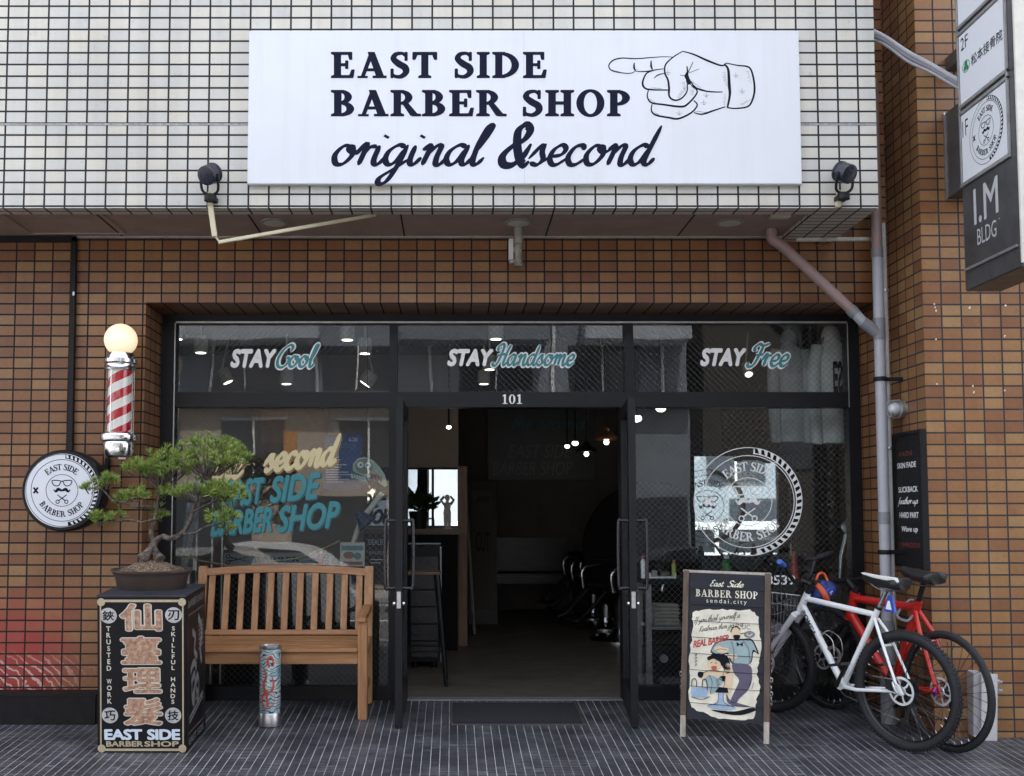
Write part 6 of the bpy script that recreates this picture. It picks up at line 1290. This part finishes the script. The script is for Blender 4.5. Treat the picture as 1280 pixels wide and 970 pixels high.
for k, (x, y, rz, lb) in enumerate(((1.68, 10.6, R(-72), 'foremost black barber chair in the row inside the doorway'), (1.7, 11.8, R(-75), 'middle black barber chair in the row inside the doorway'), (1.72, 13.0, R(-78), 'rearmost black barber chair in the row inside the doorway'))):
    o = ch0 if k == 0 else copy_tree(ch0); o.location = (x, y, 0); o.rotation_euler = (0, 0, rz); o['label'] = lb; o['group'] = 'row of barber chairs'; 
t = thing('waiting_bench', 'dark padded waiting bench in front of the back wall', 'bench', (1.0, 13.7, 0))
MB().box((-.5, -.25, .38), (.6, .25, .5)).build('seat', M_LEA, t, bevel=.03); MB().box((-.5, .2, .52), (.6, .3, .95)).build('backrest', M_LEA, t, bevel=.03)
for sx in (-.4, .5):
    for sy in (-.2, .2): MB().tube([(sx, sy, 0), (sx, sy, .379)], .018, 8).build('leg', M_STEEL, t)
# ---------------- left window display
p0, p1 = at(405, 612, 7.62), at(453, 543, 7.62); t = thing('blue_poster', 'blue event poster hung behind the bench window', 'poster', ((p0.x + p1.x) / 2, 7.62, p0.z))
MB().box((p0.x, 7.62, p0.z), (p1.x, 7.624, p1.z)).build('sheet', plain('blue_paper', (.035, .07, .22), .6, 0, .1), t, world=True, smooth=False)
m = Mark(face(7.62), (0, -1, 0), .001); m.fit(sans('6.20', .04), 436, -552, 447, -547); 
for k in range(14): m.put([pol(rect(407, -(563 + k * 3.1), 407 + random.uniform(12, 36), -(561.6 + k * 3.1)))]) if k > 2 else None
m.c = 1; m.fit(sans('SENDAI', .02), 407, -552, 429, -546); m.fit(sans('COLLECTION', .02), 407, -560, 445, -554); m.build('lettering', [plain('pale_grey_ink', (.5, .52, .55), .6), plain('mid_blue_ink', (.08, .2, .4), .6)], t)
t = thing('open_sign', 'hanging owl-shaped OPEN sign inside the bench window', 'sign', at(459, 592, 7.45)); OY = 7.45
def pxpoly(pts, Y): return [(at(u, v, Y).x, at(u, v, Y).z) for u, v in pts]
XZ = lambda Y: Matrix(((1, 0, 0, 0), (0, 0, 1, Y), (0, 1, 0, 0), (0, 0, 0, 1)))
MB().prism(pxpoly([(441, 580), (447, 573), (457, 571), (466, 575), (474, 583), (481, 593), (484, 606), (481, 609), (470, 601), (459, 597), (447, 593), (441, 588)], OY), XZ(OY), .008).build('body', plain('pale_green_enamel', (.42, .52, .42), .5), t, world=True, smooth=False)
m = Mark(face(OY), (0, -1, 0), .001); m.c = 0; m.put([pol(ell(455, -583, 11, 9.5))]); m.lay = 1; m.c = 1; m.put([pol(ell(450.5, -581, 3.8, 3.8)), pol(ell(460, -581.5, 3.8, 3.8))]); m.lay = 2; m.c = 2; m.put([pol(ell(451, -581, 1.6, 1.6)), pol(ell(459.5, -581.5, 1.6, 1.6)), pol([(454, -584), (457, -584), (455.5, -588)])]); m.c = 3; m.lay = 1; m.fr = lambda x, y: at(x, -y + (x - 460) * .28, OY); m.fit(sans('OPEN', .035), 459.5, -598, 477, -590.5); m.c = 2; m.lay = 0; m.put([pol([(437, -594), (459, -597), (460, -607), (440, -603)])]); m.c = 1; m.lay = 1; m.fit(sans('BARBER', .03), 439, -603, 458, -597.5)
m.build('painted_owl', [plain('olive_grey_paint', (.25, .27, .2), .6), M_VWHITE, plain('deep_teal_paint', (.03, .15, .16), .5), plain('maroon_paint', (.35, .03, .06), .5)], t)
MB().tube([at(458, 571, OY), at(459, 548, OY), (at(459, 548, OY).x, OY, RH)], .002, 5).build('string', M_BLACK, t, world=True)
p = at(247, 567, 7.62); t = thing('black_hat', 'big black rounded hat on a stand behind the bench window', 'hat', p); k = 7.62 / FPX
MB().ball((0, 0, 0), (30 * k, 24 * k, 27 * k), 28).build('crown', plain('black_felt', (.004, .004, .004), .9, 0, .3, spec=.1), t); MB().lathe([(36 * k, -24 * k), (37 * k, -26 * k), (20 * k, -27 * k)], Matrix(), 30).build('brim', plain('black_brim', (.01, .01, .011), .8), t); MB().tube([(0, 0, -26 * k), (0, 0, -p.z)], .015, 10).build('stand', M_STEEL, t)
p0, p1 = at(226, 712, 7.5), at(258, 600, 7.5); b = MB(); n = 24; vs = []
for i in range(n + 1):
    f = i / n
    for j in range(9): g = j / 8; w = (p1.x - p0.x); vs.append((p0.x + w * (.25 + .75 * f) * g * .9 + (1 - g) * .0 + w * .12 * f, 7.5 + .035 * math.sin(g * 16 + f), p0.z + (p1.z - p0.z) * f))
b.add(vs, [(i * 9 + j, i * 9 + j + 1, (i + 1) * 9 + j + 1, (i + 1) * 9 + j) for i in range(n) for j in range(8)]); o = solo(b, 'white_cloth', plain('white_linen', (.45, .45, .45), .9), 'pale cloth hanging behind the bonsai in the bench window', 'cloth', sharp=80); o.modifiers.new('solid', 'SOLIDIFY').thickness = .004
for u, lb in ((266, 'left of two thin steel poles behind the bench window'), (278.5, 'right of two thin steel poles behind the bench window')):
    p = at(u, 612, 7.42); t = thing('steel_pole', lb, 'pole', (p.x, p.y, 0), group='thin steel poles'); MB().tube([(0, 0, 0), (0, 0, p.z)], .008, 10).build('pole_shaft', M_STEEL, t); MB().lathe([(.06, 0), (.06, .012), (.02, .02)], Matrix(), 18).build('base', M_STEEL, t)
# low display shelf behind the bench window with a scissors panel, card, board
zs = at(350, 709, 7.6).z; t = thing('display_shelf', 'black display shelf along the inside of the bench window', 'shelf', (-1.2, 7.6, 0)); a, c = at(262, 709, 7.5), at(470, 709, 7.5)
b = MB(); b.box((a.x, 7.5, zs - .03), (c.x + .12, 7.85, zs)); b.build('top', M_BLACK, t, world=True, bevel=.003); b = MB(); b.box((a.x + .02, 7.55, .0), (c.x + .1, 7.82, zs - .031)); b.build('cabinet', M_MATTE, t, world=True)
p0, p1 = at(280, 707, 7.55), at(416, 691, 7.55); t = thing('scissors_panel', 'grey glass panel printed with scissors on the display shelf', 'panel', ((p0.x + p1.x) / 2, 7.55, zs)); MB().box((p0.x, 7.55, zs + .001), (p1.x, 7.565, p1.z)).build('board', plain('grey_glass_panel', (.2, .23, .25), .3), t, world=True, bevel=.002)
m = Mark(face(7.55), (0, -1, 0), .001)
for x, s_ in ((297, 1), (396, -1)):
    for q_ in (-1, 1): m.put([ribbon([(x - 10 * s_, -699 + q_ * 2.5), (x + 14 * s_, -699 - q_ * 3)], [1.6, 1.2, .5], 0), ring(x - 12 * s_, -699 + q_ * 3.6, 1.8, 3, n=12)])
m.fit(sans('BARBER', .03, 0, 1.1), 318, -702, 374, -696); m.build('print', M_INK, t)
p = at(400.5, 708, 7.53); t = thing('red_bottle', 'small red and white bottle on the display shelf', 'bottle', (p.x, 7.53, zs)); MB().lathe([(.022, 0), (.023, .005), (.023, .075), (.012, .09), (.012, .098)], Matrix(), 18).build('body', plain('red_label', (.4, .04, .04), .4), t); MB().lathe([(.014, .098), (.014, .12)], Matrix(), 14).build('cap', M_VWHITE, t)
p0, p1 = at(457, 710, 7.44), at(484, 667, 7.44); t = thing('chalk_board', 'small black lettered board in the corner of the bench window', 'board', ((p0.x + p1.x) / 2, 7.44, zs)); MB().box((p0.x, 7.44, p0.z), (p1.x, 7.455, p1.z)).build('board', M_MATTE, t, world=True); m = Mark(face(7.44), (0, -1, 0), .001); m.fit(sans('IDEALIST', -.01), 460, -681, 482, -674); m.fit(sans('BARBER', -.02), 462, -693, 480, -689); m.put([pol(rect(463, -700, 479, -699)), pol(rect(463, -704, 476, -703))]); m.build('lettering', plain('grey_chalk', (.35, .35, .34), .7), t)
p0, p1 = at(425, 708, 7.42), at(456, 678, 7.42); t = thing('printed_card', 'pale printed card leaning in the bench window', 'card', ((p0.x + p1.x) / 2, 7.42, p0.z)); MB().box((p0.x, 7.42, p0.z), (p1.x, 7.426, p1.z)).build('card', plain('pale_card', (.5, .47, .4), .6, 0, .1), t, world=True); m = Mark(face(7.42), (0, -1, 0), .001)
m.put([pol(rect(427, -688, 454, -682)), pol(ell(447, -695, 4.5, 4.5))]); m.c = 1; m.put([pol(rect(428, -706, 453, -702)), pol(ell(436, -694, 7, 4.5))]); m.build('print', [plain('teal_print', (.08, .2, .22), .6), plain('brown_print', (.2, .1, .07), .6)], t)
t = thing('desk_lamp', 'cream jointed lamp arm in the bench window', 'lamp', at(440, 709, 7.5)); pts = [at(432, 709, 7.5), at(436, 696, 7.5), at(452, 652, 7.5), at(478, 616, 7.5)]
MB().tube(pts, [.012, .016, .022, .02], 12, smooth=4).build('arm', plain('cream_enamel', (.55, .53, .45), .35), t, world=True); b = MB(); b.ball(at(452, 652, 7.5), .035, 14); b.ball(at(433, 700, 7.5), (.05, .05, .06), 14); b.build('joint', plain('cream_enamel_joint', (.5, .48, .42), .35), t, world=True)
b = MB(); hc = at(447, 640, 7.48); b.lathe([(.02, 0), (.075, .11), (.07, .115)], T(*hc) @ Matrix.Rotation(R(140), 4, 'Y'), 20); b.build('shade', plain('navy_shade', (.03, .04, .09), .5), t, world=True)
solo(MB().tube([at(214, 687, 7.4), at(240, 698, 7.4), at(262, 703, 7.4), at(300, 708, 7.4), at(336, 702, 7.4), at(370, 698, 7.4), at(404, 686, 7.4), at(424, 676, 7.4)], .006, 8, smooth=5), 'gold_cord', plain('gold_rope', (.4, .28, .12), .7, 0, .4, 60), 'twisted gold cord slung low across the bench window', 'cord')
t = thing('wall_cabinet', 'light wood cabinet on the partition behind the bench window', 'cabinet', at(370, 560, PY)); a, c = at(320, 580, PY), at(410, 505, PY)
b = MB(); b.box((a.x, PY - .3, a.z), (c.x, PY - .002, c.z)); b.build('cabinet', plain('dull_tan_wood', (.3, .17, .08), .6), t, world=True, bevel=.004); b = MB(); b.box((a.x + .1, PY - .31, a.z + .18), (a.x + .35, PY - .301, c.z - .1)); b.build('door', plain('orange_wood', (.42, .2, .07), .5), t, world=True)
# ---------------- right window: hoodies, mirror, bench with tools
def hoodie(u, v0, v1, w, Y, label, mt, printed):
    p = at(u, v0, Y); q_ = at(u, v1, Y); h = p.z - q_.z; t = thing('hanging_hoodie', label, 'hoodie', (p.x, Y, p.z), group='hoodies hanging in the emblem window'); k = w * Y / FPX
    rows = [(0, .22), (.04, .34), (.1, .8), (.2, .88), (.45, .82), (.75, .84), (.96, .86), (1, .8)]; n = 20; b = MB(); vs = []; fs = []
    for f, ww in rows:
        for j in range(n): a = 2 * math.pi * j / n; fold = 1 + .14 * math.sin(5 * a + f * 3) * min(1, f * 3); vs.append((k * ww / 2 * math.cos(a), .075 * (.4 + ww * .6) * math.sin(a) * fold, -f * h))
    for i in range(len(rows) - 1):
        for j in range(n): fs.append((i * n + j, i * n + (j + 1) % n, (i + 1) * n + (j + 1) % n, (i + 1) * n + j))
    b.add(vs, fs); b.build('body', mt, t, sharp=80)
    for s_ in (-1, 1): MB().tube([(s_ * k * .36, 0, -.1 * h), (s_ * k * .5, 0, -.3 * h), (s_ * k * .52, -.01, -.65 * h), (s_ * k * .5, -.02, -.97 * h), (s_ * k * .5, -.02, -1.0 * h)], [.055, .05, .045, .04, .034], 12, smooth=4).build('sleeve', mt, t, sharp=80)
    MB().ball((0, .03, -.01), (k * .26, .07, .1), 16).build('hood', mt, t)
    b = MB(); b.tube([(-k * .4, 0, -.06), (0, 0, .05), (k * .4, 0, -.06)], .006, 8); b.tube([(0, 0, .05), (0, 0, RH - p.z)], .003, 6); b.build('hanger', M_STEEL, t)
    if printed:
        m = Mark(lambda x, y: Vector((p.x + x * k, Y - .085, p.z - y * h)), (0, -1, 0), .004); m.fit(sans(printed, .05), -.12, .25, .14, .55); m.build('print', M_INK if mt is not M_DH else M_VWHITE, t)
M_GH = plain('grey_marl', (.42, .42, .42), .95, 0, .12, 30); M_WH = plain('white_sweat', (.66, .66, .65), .95, 0, .1, 30); M_DH = plain('black_sweat', (.03, .03, .033), .95, 0, .2, 30)
hoodie(987, 426, 552, 40, 7.62, 'grey hoodie hanging left in the emblem window', M_GH, ''); hoodie(1013, 424, 548, 34, 7.8, 'black hoodie hanging between the two pale ones', M_DH, 'ESBS'); hoodie(1040, 420, 554, 46, 7.55, 'white hoodie hanging at the right end of the emblem window', M_WH, 'ES')
MR_ = at(928, 632, 8.9); t = thing('vanity_mirror', 'framed mirror catching the bright street behind the round window emblem', 'mirror', MR_, yaw(R(-9))); mw_ = 58 * 8.9 / FPX; mh_ = 62 * 8.9 / FPX
MB().box((-mw_, 0, -mh_), (mw_, .012, mh_)).build('mirror_glass', M_MIRROR, t, smooth=False); b = MB(); b.box((-mw_ - .03, -.01, -mh_ - .03), (-mw_ - .0005, .02, mh_ + .03)); b.box((mw_ + .0005, -.01, -mh_ - .03), (mw_ + .03, .02, mh_ + .03)); b.box((-mw_, -.01, mh_ + .0005), (mw_, .02, mh_ + .03)); b.box((-mw_, -.01, -mh_ - .03), (mw_, .02, -mh_ - .0005)); b.build('frame', M_BLACK, t)
b = MB()
for s_ in (-1, 1): b.box((s_ * mw_ * .8 - .02, .021, -MR_.z), (s_ * mw_ * .8 + .02, .06, mh_ * .5))
b.build('support', M_BLACK, t)
zb_ = at(930, 722, 7.75).z; a, c = at(797, 722, 7.55), at(1062, 722, 7.55); t = thing('work_counter', 'black counter inside the emblem window holding barber tools', 'counter', ((a.x + c.x) / 2, 7.55, 0)); b = MB(); b.box((a.x + .05, 7.6, zb_ - .04), (c.x, 8.05, zb_)); b.build('top', M_BLACK, t, world=True, bevel=.004); b = MB()
for x in (a.x + .09, c.x - .05):
    for y in (7.65, 8.0): b.box((x - .02, y - .02, 0), (x + .02, y + .02, zb_ - .041))
b.build('legs', M_STEEL, t, world=True); b = MB(); b.box((a.x + .1, 7.64, .42), (c.x - .04, 8.0, .44)); b.build('lower_shelf', M_STEEL, t, world=True)
def simple(name, label, cat, u, Y, prof, mt, z0, cap=None):
    p = at(u, 720, Y); t = thing(name, label, cat, (p.x, Y, z0)); MB().lathe(prof, Matrix(), 20).build('body', mt, t)
    if cap: MB().lathe(cap[0], Matrix(), 16).build('cap', cap[1], t)
    return t
simple('green_bottle', 'green bottle on the counter in the emblem window', 'bottle', 908.5, 7.68, [(.035, 0), (.036, .01), (.036, .11), (.018, .13), (.018, .14)], plain('green_tonic', (.03, .2, .06), .2), zb_, ([(.02, .14), (.02, .165)], M_VWHITE))
simple('spray_can', 'slim yellow and green can beside the white dish', 'can', 842.5, 7.68, [(.016, 0), (.016, .1), (.01, .11)], plain('lime_label', (.4, .45, .08), .4), zb_, ([(.01, .11), (.01, .13)], plain('orange_cap', (.5, .15, .04), .4)))
simple('pump_bottle', 'white bottle standing near the right door edge', 'bottle', 804, 7.68, [(.016, 0), (.017, .12), (.008, .135)], M_VWHITE, zb_, ([(.01, .135), (.01, .16)], plain('red_pump', (.45, .06, .04), .4)))
simple('red_cone_bottle', 'red cone-shaped bottle behind the bicycle handlebars', 'bottle', 993, 7.68, [(.045, 0), (.03, .04), (.018, .14), (.014, .19)], plain('bright_red_plastic', (.5, .05, .03), .35), zb_)
p = at(826, 722, 7.7); t = thing('tool_tray', 'white tray of clippers on the counter in the emblem window', 'tray', (p.x, 7.7, zb_)); b = MB(); b.box((-.09, -.06, 0), (.1, .06, .012)); b.box((-.09, -.06, .0125), (-.08, .06, .04)); b.box((.09, -.06, .0125), (.1, .06, .04)); b.build('tray_body', M_VWHITE, t, bevel=.003)
b = MB(); b.box((-.07, -.03, .013), (-.03, .03, .055)); b.tube([(.0, -.02, .03), (.06, .02, .035)], .016, 10); b.build('clippers', M_STEEL, t, bevel=.004)
zl = .44; p = at(832, 775, 7.75); t = thing('towel_stack', 'pile of folded grey towels on the lower shelf in the emblem window', 'towels', (p.x, 7.78, zl))
for k in range(6): MB().box((-.1 + .004 * (k % 2), -.08, k * .026), (.1 - .003 * (k % 3), .08, k * .026 + .0245)).build('towel', plain('grey_towel', (.33, .3, .27), .95, 0, .12, 40), t, bevel=.01)
t = thing('clamp_lamp', 'silver jointed lamp standing on the counter at the right end of the emblem window', 'lamp', (at(1050, 722, 7.7).x, 7.7, zb_)); MB().tube([(at(1050, 720, 7.7).x, 7.7, zb_), at(1052, 695, 7.7), at(1059, 668, 7.7)], [.012, .016, .02], 12).build('arm', M_STEEL, t, world=True); b = MB(); b.lathe([(.02, -.04), (.05, 0), (.052, .02), (.03, .03)], T(*at(1060, 660, 7.7)) @ Matrix.Rotation(R(70), 4, 'X'), 20); b.build('head', M_ALU, t, world=True)
t = thing('machine', 'dark machine with small lights under the counter in the emblem window', 'machine', (at(825, 820, 7.9).x, 7.9, 0)); b = MB(); b.box((-.12, -.1, 0), (.14, .1, .28)); b.build('cabinet', M_BLACK, t, bevel=.01); b = MB(); b.lathe([(.03, 0), (.03, .05)], T(0, -.1, .2) @ Matrix.Rotation(R(90), 4, 'X'), 16); b.build('dial', M_STEEL, t)
# dark round thing behind the right door
t = thing('round_mirror', 'big dark round mirror standing behind the barber chairs', 'mirror', (2.1, 11.2, 0)); MB().lathe([(.72, 0), (.74, .02), (.72, .05)], T(0, 0, 1.15) @ YX_ if 0 else T(0, .05, .86) @ Matrix.Rotation(R(90), 4, 'X'), 48).build('disc', M_MATTE, t); b = MB(); b.box((-.3, -.05, 0), (.3, .15, .25)); b.build('stand', M_MATTE, t)

# ================================================================ the street behind the camera, seen in the glass and mirrors
M_OPP = plain('pale_render', (.17, .19, .23), .85, 0, .08, 1.5); M_OPPD = plain('dark_window_glass', (.03, .035, .045), .1, 0, .2); M_OPPB = plain('grey_balcony', (.16, .17, .2), .8)
t = thing('opposite_building', 'pale balconied apartment block across the street, seen only in the glass', 'building', (0, -15, RZ))
GB = RZ + .13; M_BEIGE = plain('warm_beige_render', (.38, .32, .265), .85, 0, .1, 1.2); M_SLAB = plain('light_grey_slab', (.36, .38, .42), .8, 0, .1, 2)
MB().box((-17, -26, GB), (-1.6, -15, 4.5)).build('wall', M_BEIGE, t, world=True, smooth=False); MB().box((-1.599, -26, GB), (6.6, -15.05, 4.5)).build('wall', plain('blue_grey_render', (.16, .18, .21), .85, 0, .1, 1.5), t, world=True, smooth=False); MB().box((-17, -26, 4.501), (6.6, -15.2, GB + 10.5)).build('wall', M_OPP, t, world=True, smooth=False)
random.seed(31)
for x in (-15.2, -11.6, -8.3, -5.4, -2.2, 1.2, 4.3):
    f_ = MB().box((x - .95, -15.02, 2.3), (x + .75, -14.96, 3.9)).build('window', M_OPPD, t, world=True); MB().box((x - .13, -14.955, 2.3), (x - .07, -14.93, 3.9)).build('mullion', M_WHITE, f_, world=True); MB().box((x - 1.05, -14.99, 3.901), (x + .85, -14.9, 4.0)).build('lintel', M_SLAB, f_, world=True)
    for z0, z1 in ((4.75, 6.0), (7.4, 8.8)):
        xo = random.uniform(-.5, .5); f_ = MB().box((x - 1.1 + xo, -15.22, z0), (x + .9 + xo, -15.16, z1)).build('window', M_OPPD, t, world=True); MB().box((x + xo - .13, -15.155, z0), (x + xo - .08, -15.13, z1)).build('mullion', M_WHITE, f_, world=True)
    MB().tube([(x + 1.6, -15.12, 4.6), (x + 1.6, -15.12, GB + 10)], .05, 8).build('drainpipe', M_WHITE, t, world=True)
for x0, x1 in ((-16.5, -9.2), (-7.9, -3.6), (-1.4, 2.6), (3.6, 6.5)):
    for z0 in (6.15, 8.95): MB().box((x0, -15.199, z0 - .15), (x1, -14.1, z0 + .75)).build('balcony', M_SLAB if x0 not in (-1.4,) else M_OPPB, t, world=True, bevel=.02)
for x in (-13, -6.8, -3.1, 2.2, 5.2): MB().box((x - 1.3, -15.03, GB + .15), (x + 1.3, -14.97, GB + 2.5)).build('shop_window', M_OPPD, t, world=True)
MB().box((-6.2, -15.04, 2.45), (-4.3, -14.97, 3.6)).build('orange_panel', plain('orange_panel_paint', (.45, .2, .06), .6), t, world=True); MB().box((-17, -15.0, 4.3), (6.6, -14.6, 4.499)).build('ledge', M_SLAB, t, world=True)
t = thing('opposite_building', 'made-up dark house beside the apartment block, darkening the reflection in the emblem window', 'building', (13, -15, RZ)); MB().box((7.1, -24, GB), (24, -15.5, GB + 11)).build('wall', plain('darkened_house_wall', (.035, .028, .024), .9, 0, .2, 3), t, world=True, smooth=False)  # added house, kept dark and tall so the emblem window reflects little light
for x in (10, 13, 16): MB().box((x - .8, -15.52, GB + 3.3), (x + .8, -15.46, GB + 4.8)).build('window', M_OPPD, t, world=True)
MB().box((7.05, -24.3, GB + 11.001), (24.4, -15.1, GB + 11.2)).build('roof', M_OPPB, t, world=True)
def car(name, label, x, y, flip, body_m, van):
    t = thing(name, label, 'van' if van else 'car', (x, y, RZ + .005), yaw(R(180 if flip else 0))); L_ = 4.5; hgt = 1.95 if van else 1.48
    prof = [(-2.2, .3), (-2.25, .7), (-2.15, .98), (-1.2, 1.05), (-.5, hgt - .05), (.2, hgt), (1.4, hgt - .04), (2.0, 1.05), (2.2, .95), (2.25, .45), (2.15, .3)] if not van else [(-2.2, .3), (-2.25, .8), (-2.1, 1.08), (-1.7, 1.2), (-1.15, hgt - .08), (-.6, hgt), (2.1, hgt), (2.22, hgt - .2), (2.25, .5), (2.2, .3)]
    b = MB(); Mx = Matrix(((1, 0, 0, 0), (0, 0, 1, -.82), (0, 1, 0, 0), (0, 0, 0, 1))); b.prism([(q_.x, q_.y) for q_ in cr([(p_[0], p_[1], 0) for p_ in prof], 3, True)], Mx, 1.64); b.build('body', body_m, t, bevel=.06, segs=3)
    gl = plain('car_glass', (.02, .025, .03), .05)
    wins = [[(-.95, 1.08), (-.42, hgt - .14), (.28, hgt - .09), (.28, 1.08)], [(.36, 1.08), (.36, hgt - .09), (1.25, hgt - .13), (1.7, 1.08)]] if not van else [[(-1.45, 1.22), (-1.0, hgt - .2), (-.2, hgt - .18), (-.2, 1.22)], [(-.1, 1.22), (-.1, hgt - .18), (2.0, hgt - .18), (2.0, 1.22)]]
    for wv_ in wins:
        for s_ in (-.828, .82): MB().prism(wv_, Matrix(((1, 0, 0, 0), (0, 0, 1, s_), (0, 1, 0, 0), (0, 0, 0, 1))), .008).build('side_window', gl, t)
    for sx in (-1.4, 1.4):
        for s_ in (-.72, .72):
            w = MB(); w.torus(T(sx, s_, .32) @ YX, .24, .085, 32, 10); w = w.build('wheel', M_TYRE, t); MB().lathe([(.19, -.07), (.2, 0), (.19, .07)], T(sx, s_, .32) @ YX, 20).build('rim', M_ALU, w)
    for s_ in (-.6, .6): MB().ball((-2.2, s_, .8), (.06, .16, .08), 12).build('headlight', M_VWHITE, t); MB().ball((2.2, s_, .9), (.05, .12, .1), 12).build('tail_light', plain('tail_red', (.4, .02, .02), .3), t)
    return t
YX = Matrix.Rotation(R(90), 4, 'X')
car('parked_van', 'white van parked across the road, mirrored in the glass', 1.1, -9.6, False, plain('white_car_paint', (.48, .48, .48), .2, 0, .03), True)
car('parked_car', 'dark car parked across the road, mirrored in the emblem window', 5.4, -6.0, True, plain('dark_car_paint', (.03, .032, .036), .15, .3), False)
car('parked_car', 'silver car parked across the road, mirrored in the bench window', -4.4, -6.0, True, plain('silver_car_paint', (.42, .42, .44), .2, .4), False)
car('parked_car', 'white car parked across the road beside the van, mirrored in the bench window', -4.6, -9.7, False, plain('white_car_enamel', (.7, .7, .7), .2), False)
